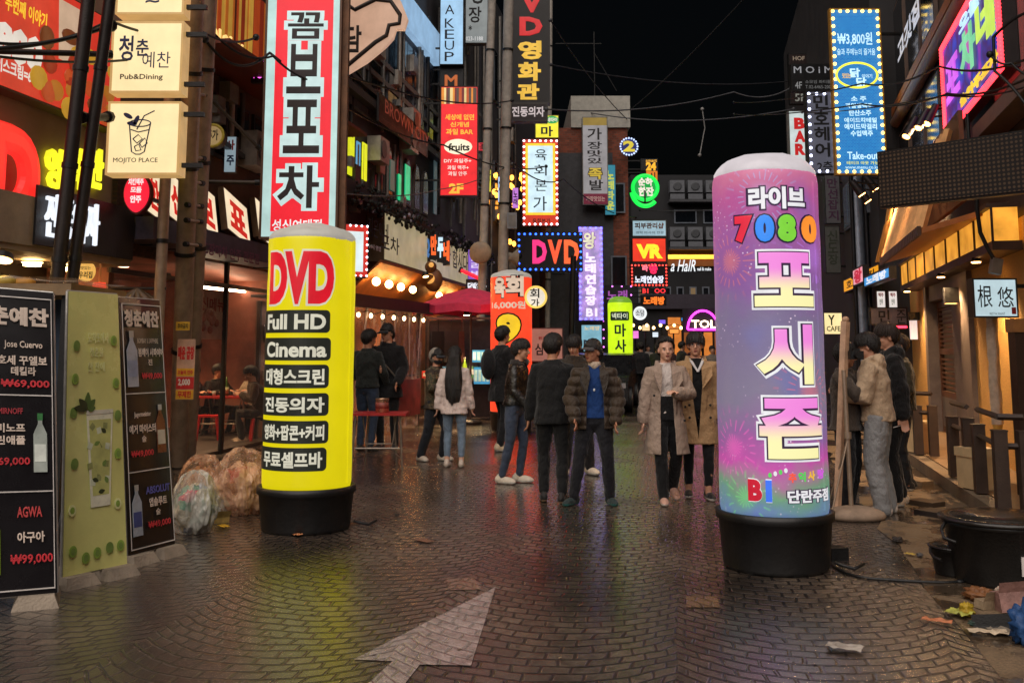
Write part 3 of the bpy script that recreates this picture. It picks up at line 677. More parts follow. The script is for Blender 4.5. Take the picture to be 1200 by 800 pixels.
for i, (px, py, w_, h_, c, t_, lb) in enumerate(((571, 212, 9, 26, (220, 210, 60), '바', 'narrow yellow lit sign beside the thick concrete utility pole'), (587, 222, 7, 30, (170, 200, 240), '집', 'narrow ice blue lit sign right of the narrow yellow one'), (566, 172, 12, 10, (200, 50, 60), '꽃', 'small red lit sign above the narrow yellow one'), (604, 232, 7, 24, (190, 120, 210), '노래', 'narrow mauve lit sign beside the white chase light sign'))):
    sign('small_sign', lb, (px - w_ / 2, py - h_ / 2, px + w_ / 2, py + h_ / 2), 31 + i * .5, .15, emi(c, .8), DARKM, vt(t_, px - w_ * .35, py - h_ * .35, px + w_ * .35, py + h_ * .35, mat((30, 24, 30), .5), .03), arm=(-1, .6))
# lit shop fronts and lamps deep in the street
rnd = random.Random(31)
for i, (px, py, w_, h_, c, lb) in enumerate(((757, 384, 10, 8, (226, 190, 140), 'small cream lit window sign far behind the trench coat woman'), (776, 377, 9, 6, (120, 90, 220), 'tiny violet lit sign far down the street'), (790, 388, 12, 6, (240, 150, 70), 'amber lit shop strip left of the pink neon half circle'), (745, 392, 8, 10, (220, 120, 200), 'pinkish lit panel close to the lime green balloon'), (768, 392, 8, 7, (200, 210, 220), 'cold white lit board far above the walkers'), (801, 374, 6, 5, (60, 140, 230), 'tiny blue lit sign before the pink neon half circle'))):
    p = at(px, py, 47 + i * .6); k = ppm(px, py, 47 + i * .6); T = thing('shop_sign', lb, 'sign', p); m_ = MB(); m_.box(-w_ * k / 2, w_ * k / 2, .005, .15, -h_ * k / 2, h_ * k / 2); m_.build('cabinet', DARKM, T); m_ = MB(); m_.box(-w_ * k / 2 + .03, w_ * k / 2 - .03, -.004, .004, -h_ * k / 2 + .03, h_ * k / 2 - .03); m_.build('face', emi(c, .9), T); m_ = MB(); m_.box(-.03, .03, .15, .25, -p.z, 0); m_.build('post', DARKM, T)
T = thing('bulb_string', 'string of warm bulbs over the far cafe windows', 'light string', at(800, 378, 46)); m_ = MB(); P_ = [at(742 + 8 * i, 379 + (3 if i % 2 else 0), 46) - T.location for i in range(13)]; m_.tube(P_, .015, 5); m_.build('wire', BLACK, T)
for q in P_: m_ = MB(); m_.ell(q + Vector((0, 0, -.08)), (.07, .07, .08), 0, 8, 6); m_.build('bulb', emi((255, 200, 130), 6.), T)
# ================================================================ right row
fr1 = Fac('Q', 1064, 1420)
TR = fr1.thing('restaurant', 'restaurant with sandy yellow walls, slatted wooden door and lit lantern strip', 'restaurant')
STU = stuccomat((206, 160, 88)); LR = fr1.len
zt = fr1.uz(1110, 300)[1]
ud0 = fr1.uz(1093, 408)[0]; ud1 = fr1.uz(1122, 408)[0]; up0 = fr1.uz(1122, 408)[0]; up1 = fr1.uz(1143, 408)[0]
mb = MB(); mb.box(0, ud0 - .25, 0, 6, 0, zt); mb.box(up1, LR, 0, 6, 0, zt); mb.box(ud0 - .25, up1, .35, 6, 0, zt); mb.box(ud0 - .25, up1, 0, .35, zt - .35, zt - .001); mb.build('wall', STU, TR)
STP = mat((110, 98, 92), .6, var=.3, scale=4)
for nm_, bx_ in (('stone_pilaster', (ud0 - .3, ud0 - .02, -.07, .34, .155, zt - .36)), ('stone_pilaster', (up0 + .1, up1 + .02, -.07, .34, .155, zt - .36)), ('door_lintel', (ud0 - .02, up0 + .1, -.02, .3, zt - .62, zt - .36)), ('corner_post', (-.22, .0, -.07, .3, .155, zt))): mb = MB(); mb.box(*bx_); mb.build(nm_, STP, TR)
# slatted door
dz1 = zt - .64
mb = MB(); mb.box(ud0, ud0 + .07, .1, .16, .16, dz1); mb.box(up0 - .07, up0, .1, .16, .16, dz1)
for z in (.16, .75, 1.45, dz1 - .1): mb.box(ud0 + .07, up0 - .07, .1, .16, z, z + .1)
k = .9
while k < dz1 - .14:
    if not 1.40 < k < 1.56: mb.box(ud0 + .07, up0 - .07, .115, .145, k, k + .035)
    k += .075
dr_ = mb.build('door', mat((92, 56, 34), .5, var=.4, scale=5), TR)
mb = MB(); mb.box(ud0 + .07, up0 - .07, .17, .18, .17, dz1); mb.build('door_glass', emi((90, 66, 44), .25), dr_)
mb = MB(); mb.box(ud0 + .07, up0 - .07, .1, .112, .26, .75); mb.build('door_panel', mat((120, 112, 108), .4, .5), dr_)
mb = MB(); mb.tube([(up0 - .12, .06, .9), (up0 - .12, .06, 1.25)], .014, 6); mb.build('handle', STEEL, dr_)
# slatted transom window over the door
mb = MB(); mb.box(ud0, up0, .1, .14, dz1 + .03, dz1 + .26)
mb.build('transom', mat((70, 46, 30), .5), TR)
# glass beside door
mb = MB(); mb.box(up0 + .003, up0 + .098, .12, .14, .16, dz1); mb.build('side_window', WGLASS, TR)
# lit lantern strip with dividers
zs0, zs1 = fr1.uz(1110, 309, .3)[1], fr1.uz(1110, 277, .3)[1]
us1 = fr1.uz(1166, 300, .3)[0]; us0 = fr1.uz(1056, 320, .3)[0]
mb = MB(); mb.box(us0 - .02, us1, -.32, -.02, zs0 - .1, zs0); mb.box(us0 - .02, us1, -.36, -.02, zs1, zs1 + .05); mb.build('strip_frame', mat((64, 40, 26), .5), TR)
mb = MB(); mb.box(us0, us1 - .01, -.3, -.05, zs0 + .001, zs1 - .001); mb.build('lantern_strip', emi((236, 160, 56), .62, uneven=.5), TR)
mb = MB(); n = 8
for i in range(n + 1):
    u = us0 + .01 + (us1 - us0 - .02) * i / n; mb.box(u - .018, u + .018, -.32, -.3, zs0, zs1)
mb.build('strip_divider', mat((50, 32, 20), .5), TR)
# timber canopy: soffit, leaning rafters, spotlights
zc = zs1 + .055; uc1 = fr1.uz(1185, 240)[0]; uc0 = fr1.uz(1034, 318, .95)[0]
zo = zc - .26; mb = MB(); mb.add([(u, y, z) for u in (uc0, uc1) for y, z in ((-.95, zo), (-.02, zc), (-.02, zc + .07), (-.95, zo + .06))], [(0, 3, 2, 1), (4, 5, 6, 7), (0, 1, 5, 4), (1, 2, 6, 5), (2, 3, 7, 6), (3, 0, 4, 7)]); mb.build('soffit', mat((156, 92, 40), .5, var=.3, scale=4), TR)
RAF = mat((214, 160, 104), .5, var=.3, scale=5)
for i in range(15):
    u = uc0 + .15 + (uc1 - uc0 - .3) * i / 14
    q = MB(); q.tube([(u, -.93, zo + .07), (u - .22, -.55, zc + 1.0)], .05, 4, smooth=False); q.build('rafter', RAF, TR)
mb = MB()
for i in range(28):
    u = uc0 + .1 + (uc1 - uc0 - .2) * i / 27; mb.box(u - .05, u + .05, -.99, -.952, zo - .02, zo + .09)
mb.build('rafter_end', mat((70, 44, 28), .5), TR)
mb = MB(); mb.box(uc0, uc1, -.5, -.45, zc + .1, zc + 1.15); mb.build('canopy_back', mat((96, 60, 34), .6, var=.4, scale=3), TR)
# the carved zigzag board and lit spot lamps
mb = MB()
u0 = fr1.uz(1085, 270)[0]
for i in range(9): mb.tube([(u0 + .1 * i, -.84 + .03 * i, zo + .2), (u0 + .1 * i + .35, -.7, zc + .55)], .02, 4); mb.tube([(u0 + .1 * i + .35, -.7, zc + .5), (u0 + .1 * i, -.6, zc + .9)], .02, 4)
mb.build('zigzag_trim', mat((200, 140, 70), .5), TR)
def lampthing(name, label, loc, d=(0, 0, -1), r=.09, l=.2, s=9., col=(255, 190, 110), pw=0, rootpt=None):
    T = thing(name, label, 'lamp', loc); d = Vector(d).normalized()
    mb = MB(); mb.tube([-d * l, Vector((0, 0, 0))], [r * .8, r], 12); mb.build('lamp_head', DARKM, T)
    mb = MB(); mb.tube([Vector((0, 0, 0)) + d * .002, d * .012], [r * .86, r * .8], 12); mb.build('lens', emi(col, s), T)
    if rootpt is not None:
        mb = MB(); mb.tube([-d * l, Vector(rootpt) - Vector(loc)], .014, 6); mb.build('arm', DARKM, T)
    if pw:
        li = bpy.data.lights.new('lamp_light', 'SPOT'); li.energy = pw; li.color = (1, .62, .3); li.spot_size = R(120); li.spot_blend = .6; li.shadow_soft_size = .06
        lo = bpy.data.objects.new('lamp_light', li); C.objects.link(lo); lo.parent = T; lo.location = d * .03; lo.rotation_euler = d.to_track_quat('-Z', 'Y').to_euler()
    return T
for i, px in enumerate((1082, 1128, 1176)):
    u, _ = fr1.uz(px, 300); p = fr1.a + fr1.dir * u + fr1.n * .3 + Vector((0, 0, zs0 - .14))
    lampthing('downlight', ('small round downlight over the corner wall of the yellow restaurant', 'small round downlight over the slatted restaurant door', 'small round downlight over the white calligraphy sign')[i], p, (0, 0, -1), .06, .05, 24., pw=240)
for i, (px, py) in enumerate(((1010, 228), (1017, 236), (1026, 222))):
    p = at(px, py, 15.5 + i * .4); lampthing('spotlight', ('lowest of the three canopy spotlights left of the dark LED panel', 'middle canopy spotlight left of the dark LED panel', 'topmost canopy spotlight beside the corner of the dark LED panel')[i], p, (.5, -.1, -.75), .07, .26, 12., col=(255, 176, 96), pw=110, rootpt=p + Vector((.95, .2, .1)))
for i, (px, py) in enumerate(((1062, 160), (1076, 150), (1086, 145))):
    p = at(px, py, 13.2); lampthing('arm_lamp', ('left of the three glowing arm lamps above the dark LED panel', 'middle glowing arm lamp above the dark LED panel', 'right glowing arm lamp above the dark LED panel')[i], p, (-.5, -.2, -.8), .06, .32, 10., col=(255, 170, 90), pw=60, rootpt=p + Vector((.7, .25, .35)))
# upper storeys
mb = MB(); uU = 0.05; mb.box(uU, LR, .02, 6, zt + .004, 12); mb.build('upper_wall', mat((70, 56, 50), .7, var=.35, scale=1.2), TR)
mb = MB(); u0 = fr1.uz(1052, 60)[0]; u1 = fr1.uz(1122, 60)[0]; z0 = fr1.uz(1085, 82)[1]
mb.box(uU, u1 + 1.6, -.18, .01, z0 - .02, z0 + .14); mb.box(uU, uU + .12, -.17, .01, zt + 1.2, 12); mb.build('orange_trim', mat((170, 100, 46), .5), TR)
mb = MB(); mb.tube([(uU, -.1, z0 - .14), (u1 + 1.6, -.1, z0 - .14)], .11, 12); mb.build('duct', mat((150, 120, 104), .45), TR)
for (a, c) in ((1048, 1060), (1064, 1078), (1082, 1098)):
    ua = fr1.uz(a, 0)[0]; ub = fr1.uz(c, 0)[0]
    for (q0, q1, pn) in ((zt + 1.3, z0 - .4, WGLASS), (z0 + .35, z0 + 2.2, WGLASS)):
        f = MB(); f.box(ua, ub, -.05, .01, q0, q1); w_ = f.build('window', mat((96, 76, 66), .5), TR); g_ = MB(); g_.box(ua + .06, ub - .06, -.058, -.051, q0 + .06, q1 - .06); g_.build('pane', pn, w_)
ua = fr1.uz(1176, 60)[0]; mb = MB(); mb.box(ua, LR, -.12, .01, fr1.uz(1180, 118)[1], 12); mb.build('panel_cladding', mat((132, 126, 122), .6, var=.12), TR)
mb = MB(); mb.box(ua - .5, LR, -.28, .0, fr1.uz(1180, 156)[1], fr1.uz(1180, 138)[1]); mb.build('eave', mat((120, 100, 90), .6), TR)
# white upper sign on the far window of the upper storey
mb = MB(); fpx(fr1, mb, '고깃집', 1050, 22, 1078, 52, -.2, 0, .05); mb.build('white_letters', emi((214, 214, 224), .6, sample=False), TR)
# neon coloured sign panel with red chase lights
TN = thing('neon_sign', 'slanted colourful neon sign with red border lights on the restaurant upper floor', 'sign', fr1.a, fr1.rz)
ua, ub = fr1.uz(1106, 100, .29)[0], fr1.uz(1174, 60, .29)[0]; za, zb = fr1.uz(1140, 122, .29)[1], fr1.uz(1140, -6, .29)[1]
mb = MB(); mb.box(ua, ub, -.28, -.13, za, zb); mb.build('cabinet', DARKM, TN)
def rainbow():
    m = bpy.data.materials.new('rainbow_panel'); m.use_nodes = True; t = m.node_tree; p = t.nodes['Principled BSDF']; x = NX(t)
    tc = t.nodes.new('ShaderNodeTexCoord'); n = x.noise(tc.outputs['Object'], 1.6, 2); vr = t.nodes.new('ShaderNodeValToRGB'); t.links.new(n, vr.inputs[0])
    cr = vr.color_ramp; cr.elements[0].position = .25; cr.elements[0].color = rgb(40, 100, 220); cr.elements[1].position = .8; cr.elements[1].color = rgb(230, 60, 90)
    for ps, c in ((.4, (50, 60, 190)), (.48, (70, 30, 110)), (.56, (60, 60, 170)), (.66, (190, 50, 200))): e = cr.elements.new(ps); e.color = rgb(c)
    t.links.new(vr.outputs[0], p.inputs['Emission Color']); p.inputs['Emission Strength'].default_value = .75; p.inputs['Base Color'].default_value = (.05, .05, .05, 1); return m
mb = MB(); mb.box(ua + .05, ub - .05, -.29, -.281, za + .05, zb - .05); mb.build('face', rainbow(), TN)
mb = MB(); zq = (zb - za); um = ub - ua
for i, (ch, c) in enumerate((('포', 0), ('차', 1), ('네', 2))): mb.text(ch, ua + um * (.08 + .3 * i), za + zq * (.28 + .04 * i), ua + um * (.36 + .3 * i), za + zq * (.72 + .06 * i), -.30, .02, c, .05)
mb.text('술안주포차', ua + um * .35, za + zq * .08, ua + um * .97, za + zq * .2, -.30, .02, 3, .04); mb.text('오늘도', ua + um * .4, za + zq * .8, ua + um * .95, za + zq * .95, -.30, .02, 4, .04)
mb.build('lettering', [emi((200, 90, 220), .9), emi((120, 200, 150), .8), emi((190, 220, 90), .85), emi((240, 200, 60), 1., sample=False), emi((190, 230, 250), 1., sample=False)], TN)
mb = MB()
for i in range(46): 
    q = i / 45; mb.ell((ua + um * q, -.3, zb), (.04, .03, .04), 0, 6, 4); mb.ell((ua + um * q, -.3, za), (.04, .03, .04), 0, 6, 4)
for i in range(30):
    q = i / 29; mb.ell((ua, -.3, za + zq * q), (.04, .03, .04), 0, 6, 4); mb.ell((ub, -.3, za + zq * q), (.04, .03, .04), 0, 6, 4)
mb.build('light_border', emi((255, 50, 60), 2.0), TN, kind='stuff')
# small wall pieces: mail box, lamp, white curtain sheet
mb = MB(); u0, z0 = fr1.uz(1078, 372); mb.box(u0 - .14, u0 + .14, -.22, -.08, z0 - .3, z0 + .12); 
TW = thing('wall_lamp', 'small black wall lamp with white shade left of the slatted restaurant door', 'lamp', fr1.a + fr1.dir * u0 + Vector((0, 0, z0 - .4)), fr1.rz)
mb = MB(); mb.box(-.07, .07, -.2, -.01, .35, .5); mb.build('bracket', BLACK, TW); mb = MB(); mb.box(-.06, .06, -.18, -.06, 0, .345); mb.build('shade', emi((214, 196, 190), .8), TW)
u0, z0 = fr1.uz(1129, 347)
TW2 = thing('wall_lamp', 'black box wall lamp right of the slatted restaurant door', 'lamp', fr1.a + fr1.dir * u0 + Vector((0, 0, z0 - .1)), fr1.rz)
mb = MB(); mb.box(-.1, .1, -.26, -.075, 0, .22); mb.build('housing', BLACK, TW2); mb = MB(); mb.box(-.08, .08, -.24, -.1, -.006, -.001); mb.build('lens', emi((255, 180, 100), 2.), TW2)

# calligraphy light box, perpendicular to the wall
WB = emi((176, 198, 204), .78)
INK = mat((12, 12, 14), .6)
T_, X_, Z_, w_, h_ = sign('calligraphy_sign', 'white light box sign with black brush calligraphy on the yellow wall', (1142, 326, 1194, 372), 10.6, .14, WB, BLACK,
    [('根', 1147, 334, 1164, 360, INK, .005), ('悠', 1170, 336, 1189, 360, INK, .005), ('RESTAURANT', 1160, 366, 1178, 369, INK, 0)])
mb = MB(); mb.box(X_(1186), X_(1191), -.006, -.001, Z_(368), Z_(360)); mb.build('red_seal', mat((150, 40, 40), .5), T_)
mb = MB(); mb.box(w_ / 2, w_ / 2 + .9, .05, .09, h_ - .1, h_ - .06); mb.build('bracket', BLACK, T_)
# pale plastic sheet hanging below it
T_ = thing('plastic_curtain', 'rolled pale plastic curtain hanging under the calligraphy sign', 'curtain', at(1169, 497, 10.9)); hh = at(1169, 372, 10.9).z - at(1169, 497, 10.9).z
mb = MB(); rnd = random.Random(2); rows = 14; vs = []
for i in range(rows + 1):
    for j in range(9):
        a = j / 8; vs.append((-.065 + .13 * a + rnd.uniform(-.006, .006), .05 * sin(a * pi) * -1 + rnd.uniform(-.012, .012), hh * i / rows))
mb.add(vs, [(i * 9 + j, i * 9 + j + 1, (i + 1) * 9 + j + 1, (i + 1) * 9 + j) for i in range(rows) for j in range(8)], 0, True)
mb.ell((0, .0, .05), (.06, .03, .16), 1); mb.build('sheet', [mat((180, 160, 140), .35, var=.3, scale=9), mat((190, 150, 70), .5)], T_)
# dark LED dot panel on a bracket
tl, trr, bl, br = at(1022, 178, 10.0), at(1215, 158, 8.9), at(1030, 244, 10.0), at(1215, 231, 8.9)
yw = atan2(br.y - bl.y, br.x - bl.x); wl = (br - bl).length; hl = (tl.z - bl.z)
TLd = thing('led_panel', 'dark dotted LED display panel jutting from the restaurant wall', 'display', (bl + br) / 2 * 1.0, yw)
TLd.location.z = bl.z
mb = MB(); mb.box(-wl / 2, wl / 2, .012, .12, 0, hl); mb.build('cabinet', mat((20, 17, 15), .4), TLd)
def ledmat():
    m = bpy.data.materials.new('led_dots'); m.use_nodes = True; t = m.node_tree; p = t.nodes['Principled BSDF']; x = NX(t)
    tc = t.nodes.new('ShaderNodeTexCoord'); sp = t.nodes.new('ShaderNodeSeparateXYZ'); t.links.new(tc.outputs['Object'], sp.inputs[0])
    a = x.subtract(x.fract(x.multiply(sp.outputs[0], 24.0)), .5); b = x.subtract(x.fract(x.multiply(sp.outputs[2], 24.0)), .5)
    r = x.sqrt(x.add(x.multiply(a, a), x.multiply(b, b))); k = x.smooth(r, .24, .36, 1, 0)
    t.links.new(x.mixc(k, rgb(22, 18, 16), rgb(92, 74, 58)), p.inputs['Base Color']); p.inputs['Roughness'].default_value = .4; return m
mb = MB(); mb.box(-wl / 2 + .02, wl / 2 - .02, 0, .011, .02, hl - .02); mb.build('dot_face', ledmat(), TLd)
mb = MB(); mb.tube([(wl * .1, .07, hl), (wl * .1, .07, hl + .25)], .02, 6); mb.tube([(wl * .35, .08, hl * .5), (wl * .35 + .6, .5, hl * .5)], .025, 6); mb.build('bracket', DARKM, TLd)
# grey concrete soffit slab above the alley door at the right edge, hanging hose with box
TQ = thing('cable_box', 'small grey cable box hanging on a black hose under the LED panel', 'box', at(1167, 312, 10.2))
mb = MB(); mb.cbox((0, 0, 0), (.1, .08, .16), 0, Matrix.Rotation(R(12), 4, 'Y')); mb.build('housing', mat((110, 100, 90), .5), TQ)
mb = MB(); mb.tube([(-.02, 0, .08), (-.08, 0, .2), (-.14, 0, .35), (-.16, 0, .6), (-.15, 0, .8)], .022, 8); mb.build('hose', BLACK, TQ)
# dark door post at the right edge
mb = MB(); q = gr(1204, 600); TP = thing('door_post', 'dark brown timber post at the right edge before the calligraphy sign', 'post', (q.x + .02, q.y, .155)); 
mb.box(-.07, .07, -.07, .07, 0, 1.55); mb.build('post', mat((44, 30, 24), .5, var=.4, scale=4), TP); mb = MB(); mb.box(-.085, .085, -.085, .085, 1.55, 1.68); mb.build('cap', mat((150, 104, 60), .5), TP)

# --- second and third houses on the right -----------------------------------------
f2 = Fac('R', 930, 1037)
TR2 = f2.thing('sign_house', 'narrow dark house behind the tall blue light bordered sign', 'building')
body(f2, TR2, 13.5, mat((44, 42, 44), .7, var=.4, scale=1.3), depth=8)
winrow([(990, 1000), (1006, 1018)], 205, 262, 1004, mw=FRM, pane=mat((90, 110, 130), .2, bump=0), T=TR2, fac=f2)
winrow([(962, 972), (976, 986)], 140, 200, 974, mw=FRM, pane=WGLASS, T=TR2, fac=f2)
def fsign(fac, name, label, px0, px1, t, b, face, edge=None, texts=(), proud=.05, th=.12, cat='sign', group=None):
    """a sign flat on a facade; texts in 0..1 of the face: (body,u0,v0,u1,v1 (v down),mat,weight)"""
    o_ = proud + th; u0, _ = fac.uz(px0, t, o_); u1, _ = fac.uz(px1, t, o_); xm = (px0 + px1) / 2; z0 = fac.uz(xm, b, o_)[1]; z1 = fac.uz(xm, t, o_)[1]
    loc = fac.a + fac.dir * ((u0 + u1) / 2) + fac.n * (proud + th); loc.z = z0
    return sign(name, label, (0, 0, 1, 1), 0, th, face, edge, texts, fac.rz, loc=loc, size=(u1 - u0, z1 - z0), cat=cat, group=group)
wl_ = emi((226, 230, 236), .9, sample=False)
fsign(f2, 'shop_sign', 'amber lit shop fascia under the red sign on the narrow house', 988, 1030, 318, 336, emi((226, 150, 30), .8), None, [('호프 치킨', .1, .2, .9, .8, mat((70, 40, 10), .5), .03)])
fsign(f2, 'shop_sign', 'blue and white lit shop sign below amber fascia', 1012, 1042, 318, 332, emi((40, 130, 190), .9), None, [('노래방', .1, .15, .9, .85, wl_, .05)], proud=.3)
fsign(f2, 'shop_sign', 'round pink and white lettered sign beside blue shop sign', 999, 1011, 313, 334, emi((220, 150, 160), .8), None, [('왕', .1, .1, .9, .9, emi((200, 30, 60), .8, sample=False), .06)], proud=.3)
for i, px in enumerate((1028, 1042)):
    sign('menu_lantern', ('left of two white paper menu panels with red print above the grey shop board', 'right of two white paper menu panels with red print above the grey shop board')[i], (px, 341, px + 10, 361), 19.2, .06, emi((214, 206, 200), .8), mat((90, 60, 50), .5), [('맥주', px + 2, 343, px + 8, 348, mat((200, 60, 60), .5), .04), ('안주', px + 3, 350, px + 7, 357, mat((120, 150, 120), .5), .03)])
sign('shop_board', 'dark grey shop board with large black letters behind the men', (1020, 360, 1064, 381), 19.0, .1, mat((104, 100, 102), .6), None, [('민', 1030, 363, 1043, 378, INK, .02), ('준', 1051, 363, 1062, 379, INK, .0)])
T_ = thing('neon_tube', 'red neon tube under the grey shop board', 'neon light', at(1052, 383, 18.8)); mb = MB(); mb.tube([(-.14, 0, 0), (.17, 0, 0)], .022, 8); mb.build('tube', emi((255, 40, 60), 2.5), T_); mb = MB(); mb.box(-.16, .19, .02, .05, -.03, .03); mb.build('holder', DARKM, T_)
sign('red_banner', 'plain red glowing sign behind the canopy spotlights', (1012, 250, 1030, 304), 22, .2, emi((214, 34, 34), .9), mat((90, 20, 20), .5), vt('광어회', 1017, 256, 1025, 296, wl_, .03))
sign('shop_sign', 'small cream lit palm tree sign right of the pink balloon', (966, 366, 988, 392), 17, .12, emi((226, 206, 150), .9), None, [('CAFE', 969, 382, 985, 388, mat((50, 60, 40), .5), .02), ('Y', 971, 369, 979, 381, mat((40, 60, 40), .5), .03)])
BLU = (24, 108, 176)
def bluefx():
    m = bpy.data.materials.new('blue_face'); m.use_nodes = True; t = m.node_tree; p = t.nodes['Principled BSDF']; x = NX(t)
    tc = t.nodes.new('ShaderNodeTexCoord'); b = t.nodes.new('ShaderNodeTexBrick'); b.inputs['Scale'].default_value = 9; mp = t.nodes.new('ShaderNodeMapping'); mp.inputs['Rotation'].default_value = (R(90), 0, 0)
    t.links.new(tc.outputs['Object'], mp.inputs[0]); t.links.new(mp.outputs[0], b.inputs['Vector'])
    b.inputs['Color1'].default_value = rgb(16, 96, 178); b.inputs['Color2'].default_value = rgb(26, 116, 190); b.inputs['Mortar'].default_value = rgb(60, 150, 200); b.inputs['Mortar Size'].default_value = .03
    t.links.new(b.outputs[0], p.inputs['Emission Color']); p.inputs['Emission Strength'].default_value = .95; p.inputs['Base Color'].default_value = (.02, .06, .12, 1); return m
def oval(T, X, Z, wd, h):
    mb = MB(); n = 40
    pts = [((X(985) + X(1033)) / 2 + cos(2 * pi * k / n) * (X(1033) - X(985)) / 2, -.015, (Z(74) + Z(103)) / 2 + sin(2 * pi * k / n) * (Z(74) - Z(103)) / 2) for k in range(n + 1)]
    mb.tube(pts, wd * .022, 6); mb.build('yellow_oval', emi((232, 226, 60), 1.0), T)
wb = emi((196, 236, 250), 1.0, sample=False)
sign('blue_sign', 'tall blue menu sign bordered by yellow chase lights', (980, 10, 1040, 205), 18.6, .12, bluefx(), mat((150, 110, 40), .5),
     [('₩3,800원', 988, 38, 1029, 54, wb, .02), ('술과 주메뉴의 즐거움', 987, 57, 1032, 65, wb, .01), ('맛있는', 992, 86, 1002, 92, emi((240, 190, 60), 1., sample=False), .02), ('닭', 1001, 80, 1013, 91, wb, .04), ('닭', 1008, 91, 1020, 102, wb, .04), ('이야기', 1015, 87, 1027, 92, wb, .02),
      ('소 주', 1001, 113, 1019, 119, wb, .03), ('과일생맥주', 994, 121, 1026, 127, wb, .03), ('탄산소주', 998, 129, 1024, 136, wb, .03), ('에이드칵테일', 992, 138, 1030, 144, wb, .03), ('에이드막걸리', 992, 145, 1030, 152, wb, .03), ('수입맥주', 999, 153, 1025, 160, wb, .03),
      ('Take-out', 994, 178, 1030, 187, wb, .02), ('테이크 아웃 가능', 993, 189, 1030, 193, emi((230, 230, 90), 1., sample=False), .01), ('www.menu.co.kr', 991, 194, 1030, 198, wb, .01)],
     border=(emi((255, 214, 90), 2.2), .06, .15), shapes=[('oval', oval)], arm=(1, .5))
sign('vertical_sign', 'dim grey vertical hair shop sign with white chase lights', (948, 107, 982, 204), 24.8, .25, emi((92, 92, 104), .5), DARKM, vt('민호헤어', 956, 111, 974, 184, INK, .03) + [('2층', 958, 189, 976, 201, INK, .02)], border=(emi((214, 220, 255), 2.2), .07, .2), arm=(1, .4))  # face glow stands in for light spilling over from neighbouring signs
sign('bar_sign', 'small white light box with red letters BAR', (926, 130, 950, 189), 31, .25, emi((196, 208, 206), .7), GREY, vt('BAR', 932, 138, 945, 182, emi((206, 40, 40), .7, sample=False), .06), arm=(1, .6))
sign('black_sign', 'black sign board with thin white capital letters above the BAR sign', (928, 75, 979, 107), 25.6, .2, mat((20, 20, 22), .4), BLACK, [('M O i M', 931, 78, 976, 86, emi((160, 160, 164), .6, sample=False), .01), ('4F', 932, 96, 940, 104, emi((150, 150, 150), .6, sample=False), .01), ('소모임 파티룸', 944, 94, 974, 98, emi((130, 130, 130), .5, sample=False), 0), ('T.02-6465-2003', 944, 100, 976, 104, emi((130, 130, 130), .5, sample=False), 0)], arm=(1, .3))
sign('brown_sign', 'narrow dark brown sign behind the black capital letter board', (926, 63, 950, 122), 31.6, .2, mat((40, 24, 22), .5), BLACK, [('HOF', 931, 66, 945, 71, emi((170, 150, 130), .5, sample=False), .01), ('5F', 932, 110, 944, 119, emi((150, 150, 140), .5, sample=False), .02)], arm=(1, .6))
sign('grey_sign', 'unlit grey vertical sign with purple letters under hair shop sign', (968, 205, 986, 262), 24.6, .2, mat((98, 96, 100), .6), DARKM, vt('만선잡지', 971, 209, 983, 258, mat((76, 40, 70), .6), .02), arm=(1, .4))
sign('grey_sign', 'unlit grey vertical sign lowest under the purple lettered sign', (968, 265, 986, 320), 24.6, .2, mat((88, 88, 84), .6), DARKM, vt('신도장', 971, 270, 983, 310, mat((58, 64, 50), .6), .02), arm=(1, .4))
# pipes and drain down the corner of the narrow house
for i, (px, c, r_) in enumerate(((1003, (150, 160, 176), .13), (996, (40, 40, 44), .05), (1011, (40, 40, 44), .05))):
    a = at(px, 208, 21); T_ = thing('drain_pipe', ('thick pale drain pipe below the blue sign', 'thin black pipe left of the thick pale drain pipe', 'thin black pipe right of the thick pale drain pipe')[i], 'pipe', (a.x, 21 - i * .05, 0)); mb = MB(); mb.tube([(0, 0, .1), (0, 0, a.z + (0 if i == 0 else .4))], r_, 10); mb.build('pipe', mat(c, .35, .6), T_)
    mb = MB(); mb.tube([(0, 0, 3), (0, 0, 3.12)], r_ + .03, 10); mb.build('clamp', DARKM, T_)
f3 = Fac('R', 880, 929)
TR3 = f3.thing('dark_house', 'unlit dark house behind the pink balloon sign', 'building'); body(f3, TR3, 9, DKWALL, depth=8)
mb = MB(); mb.box(0, f3.len, -.05, 0, .3, 2.6); mb.build('shop_front', emi((110, 60, 34), .3), TR3)

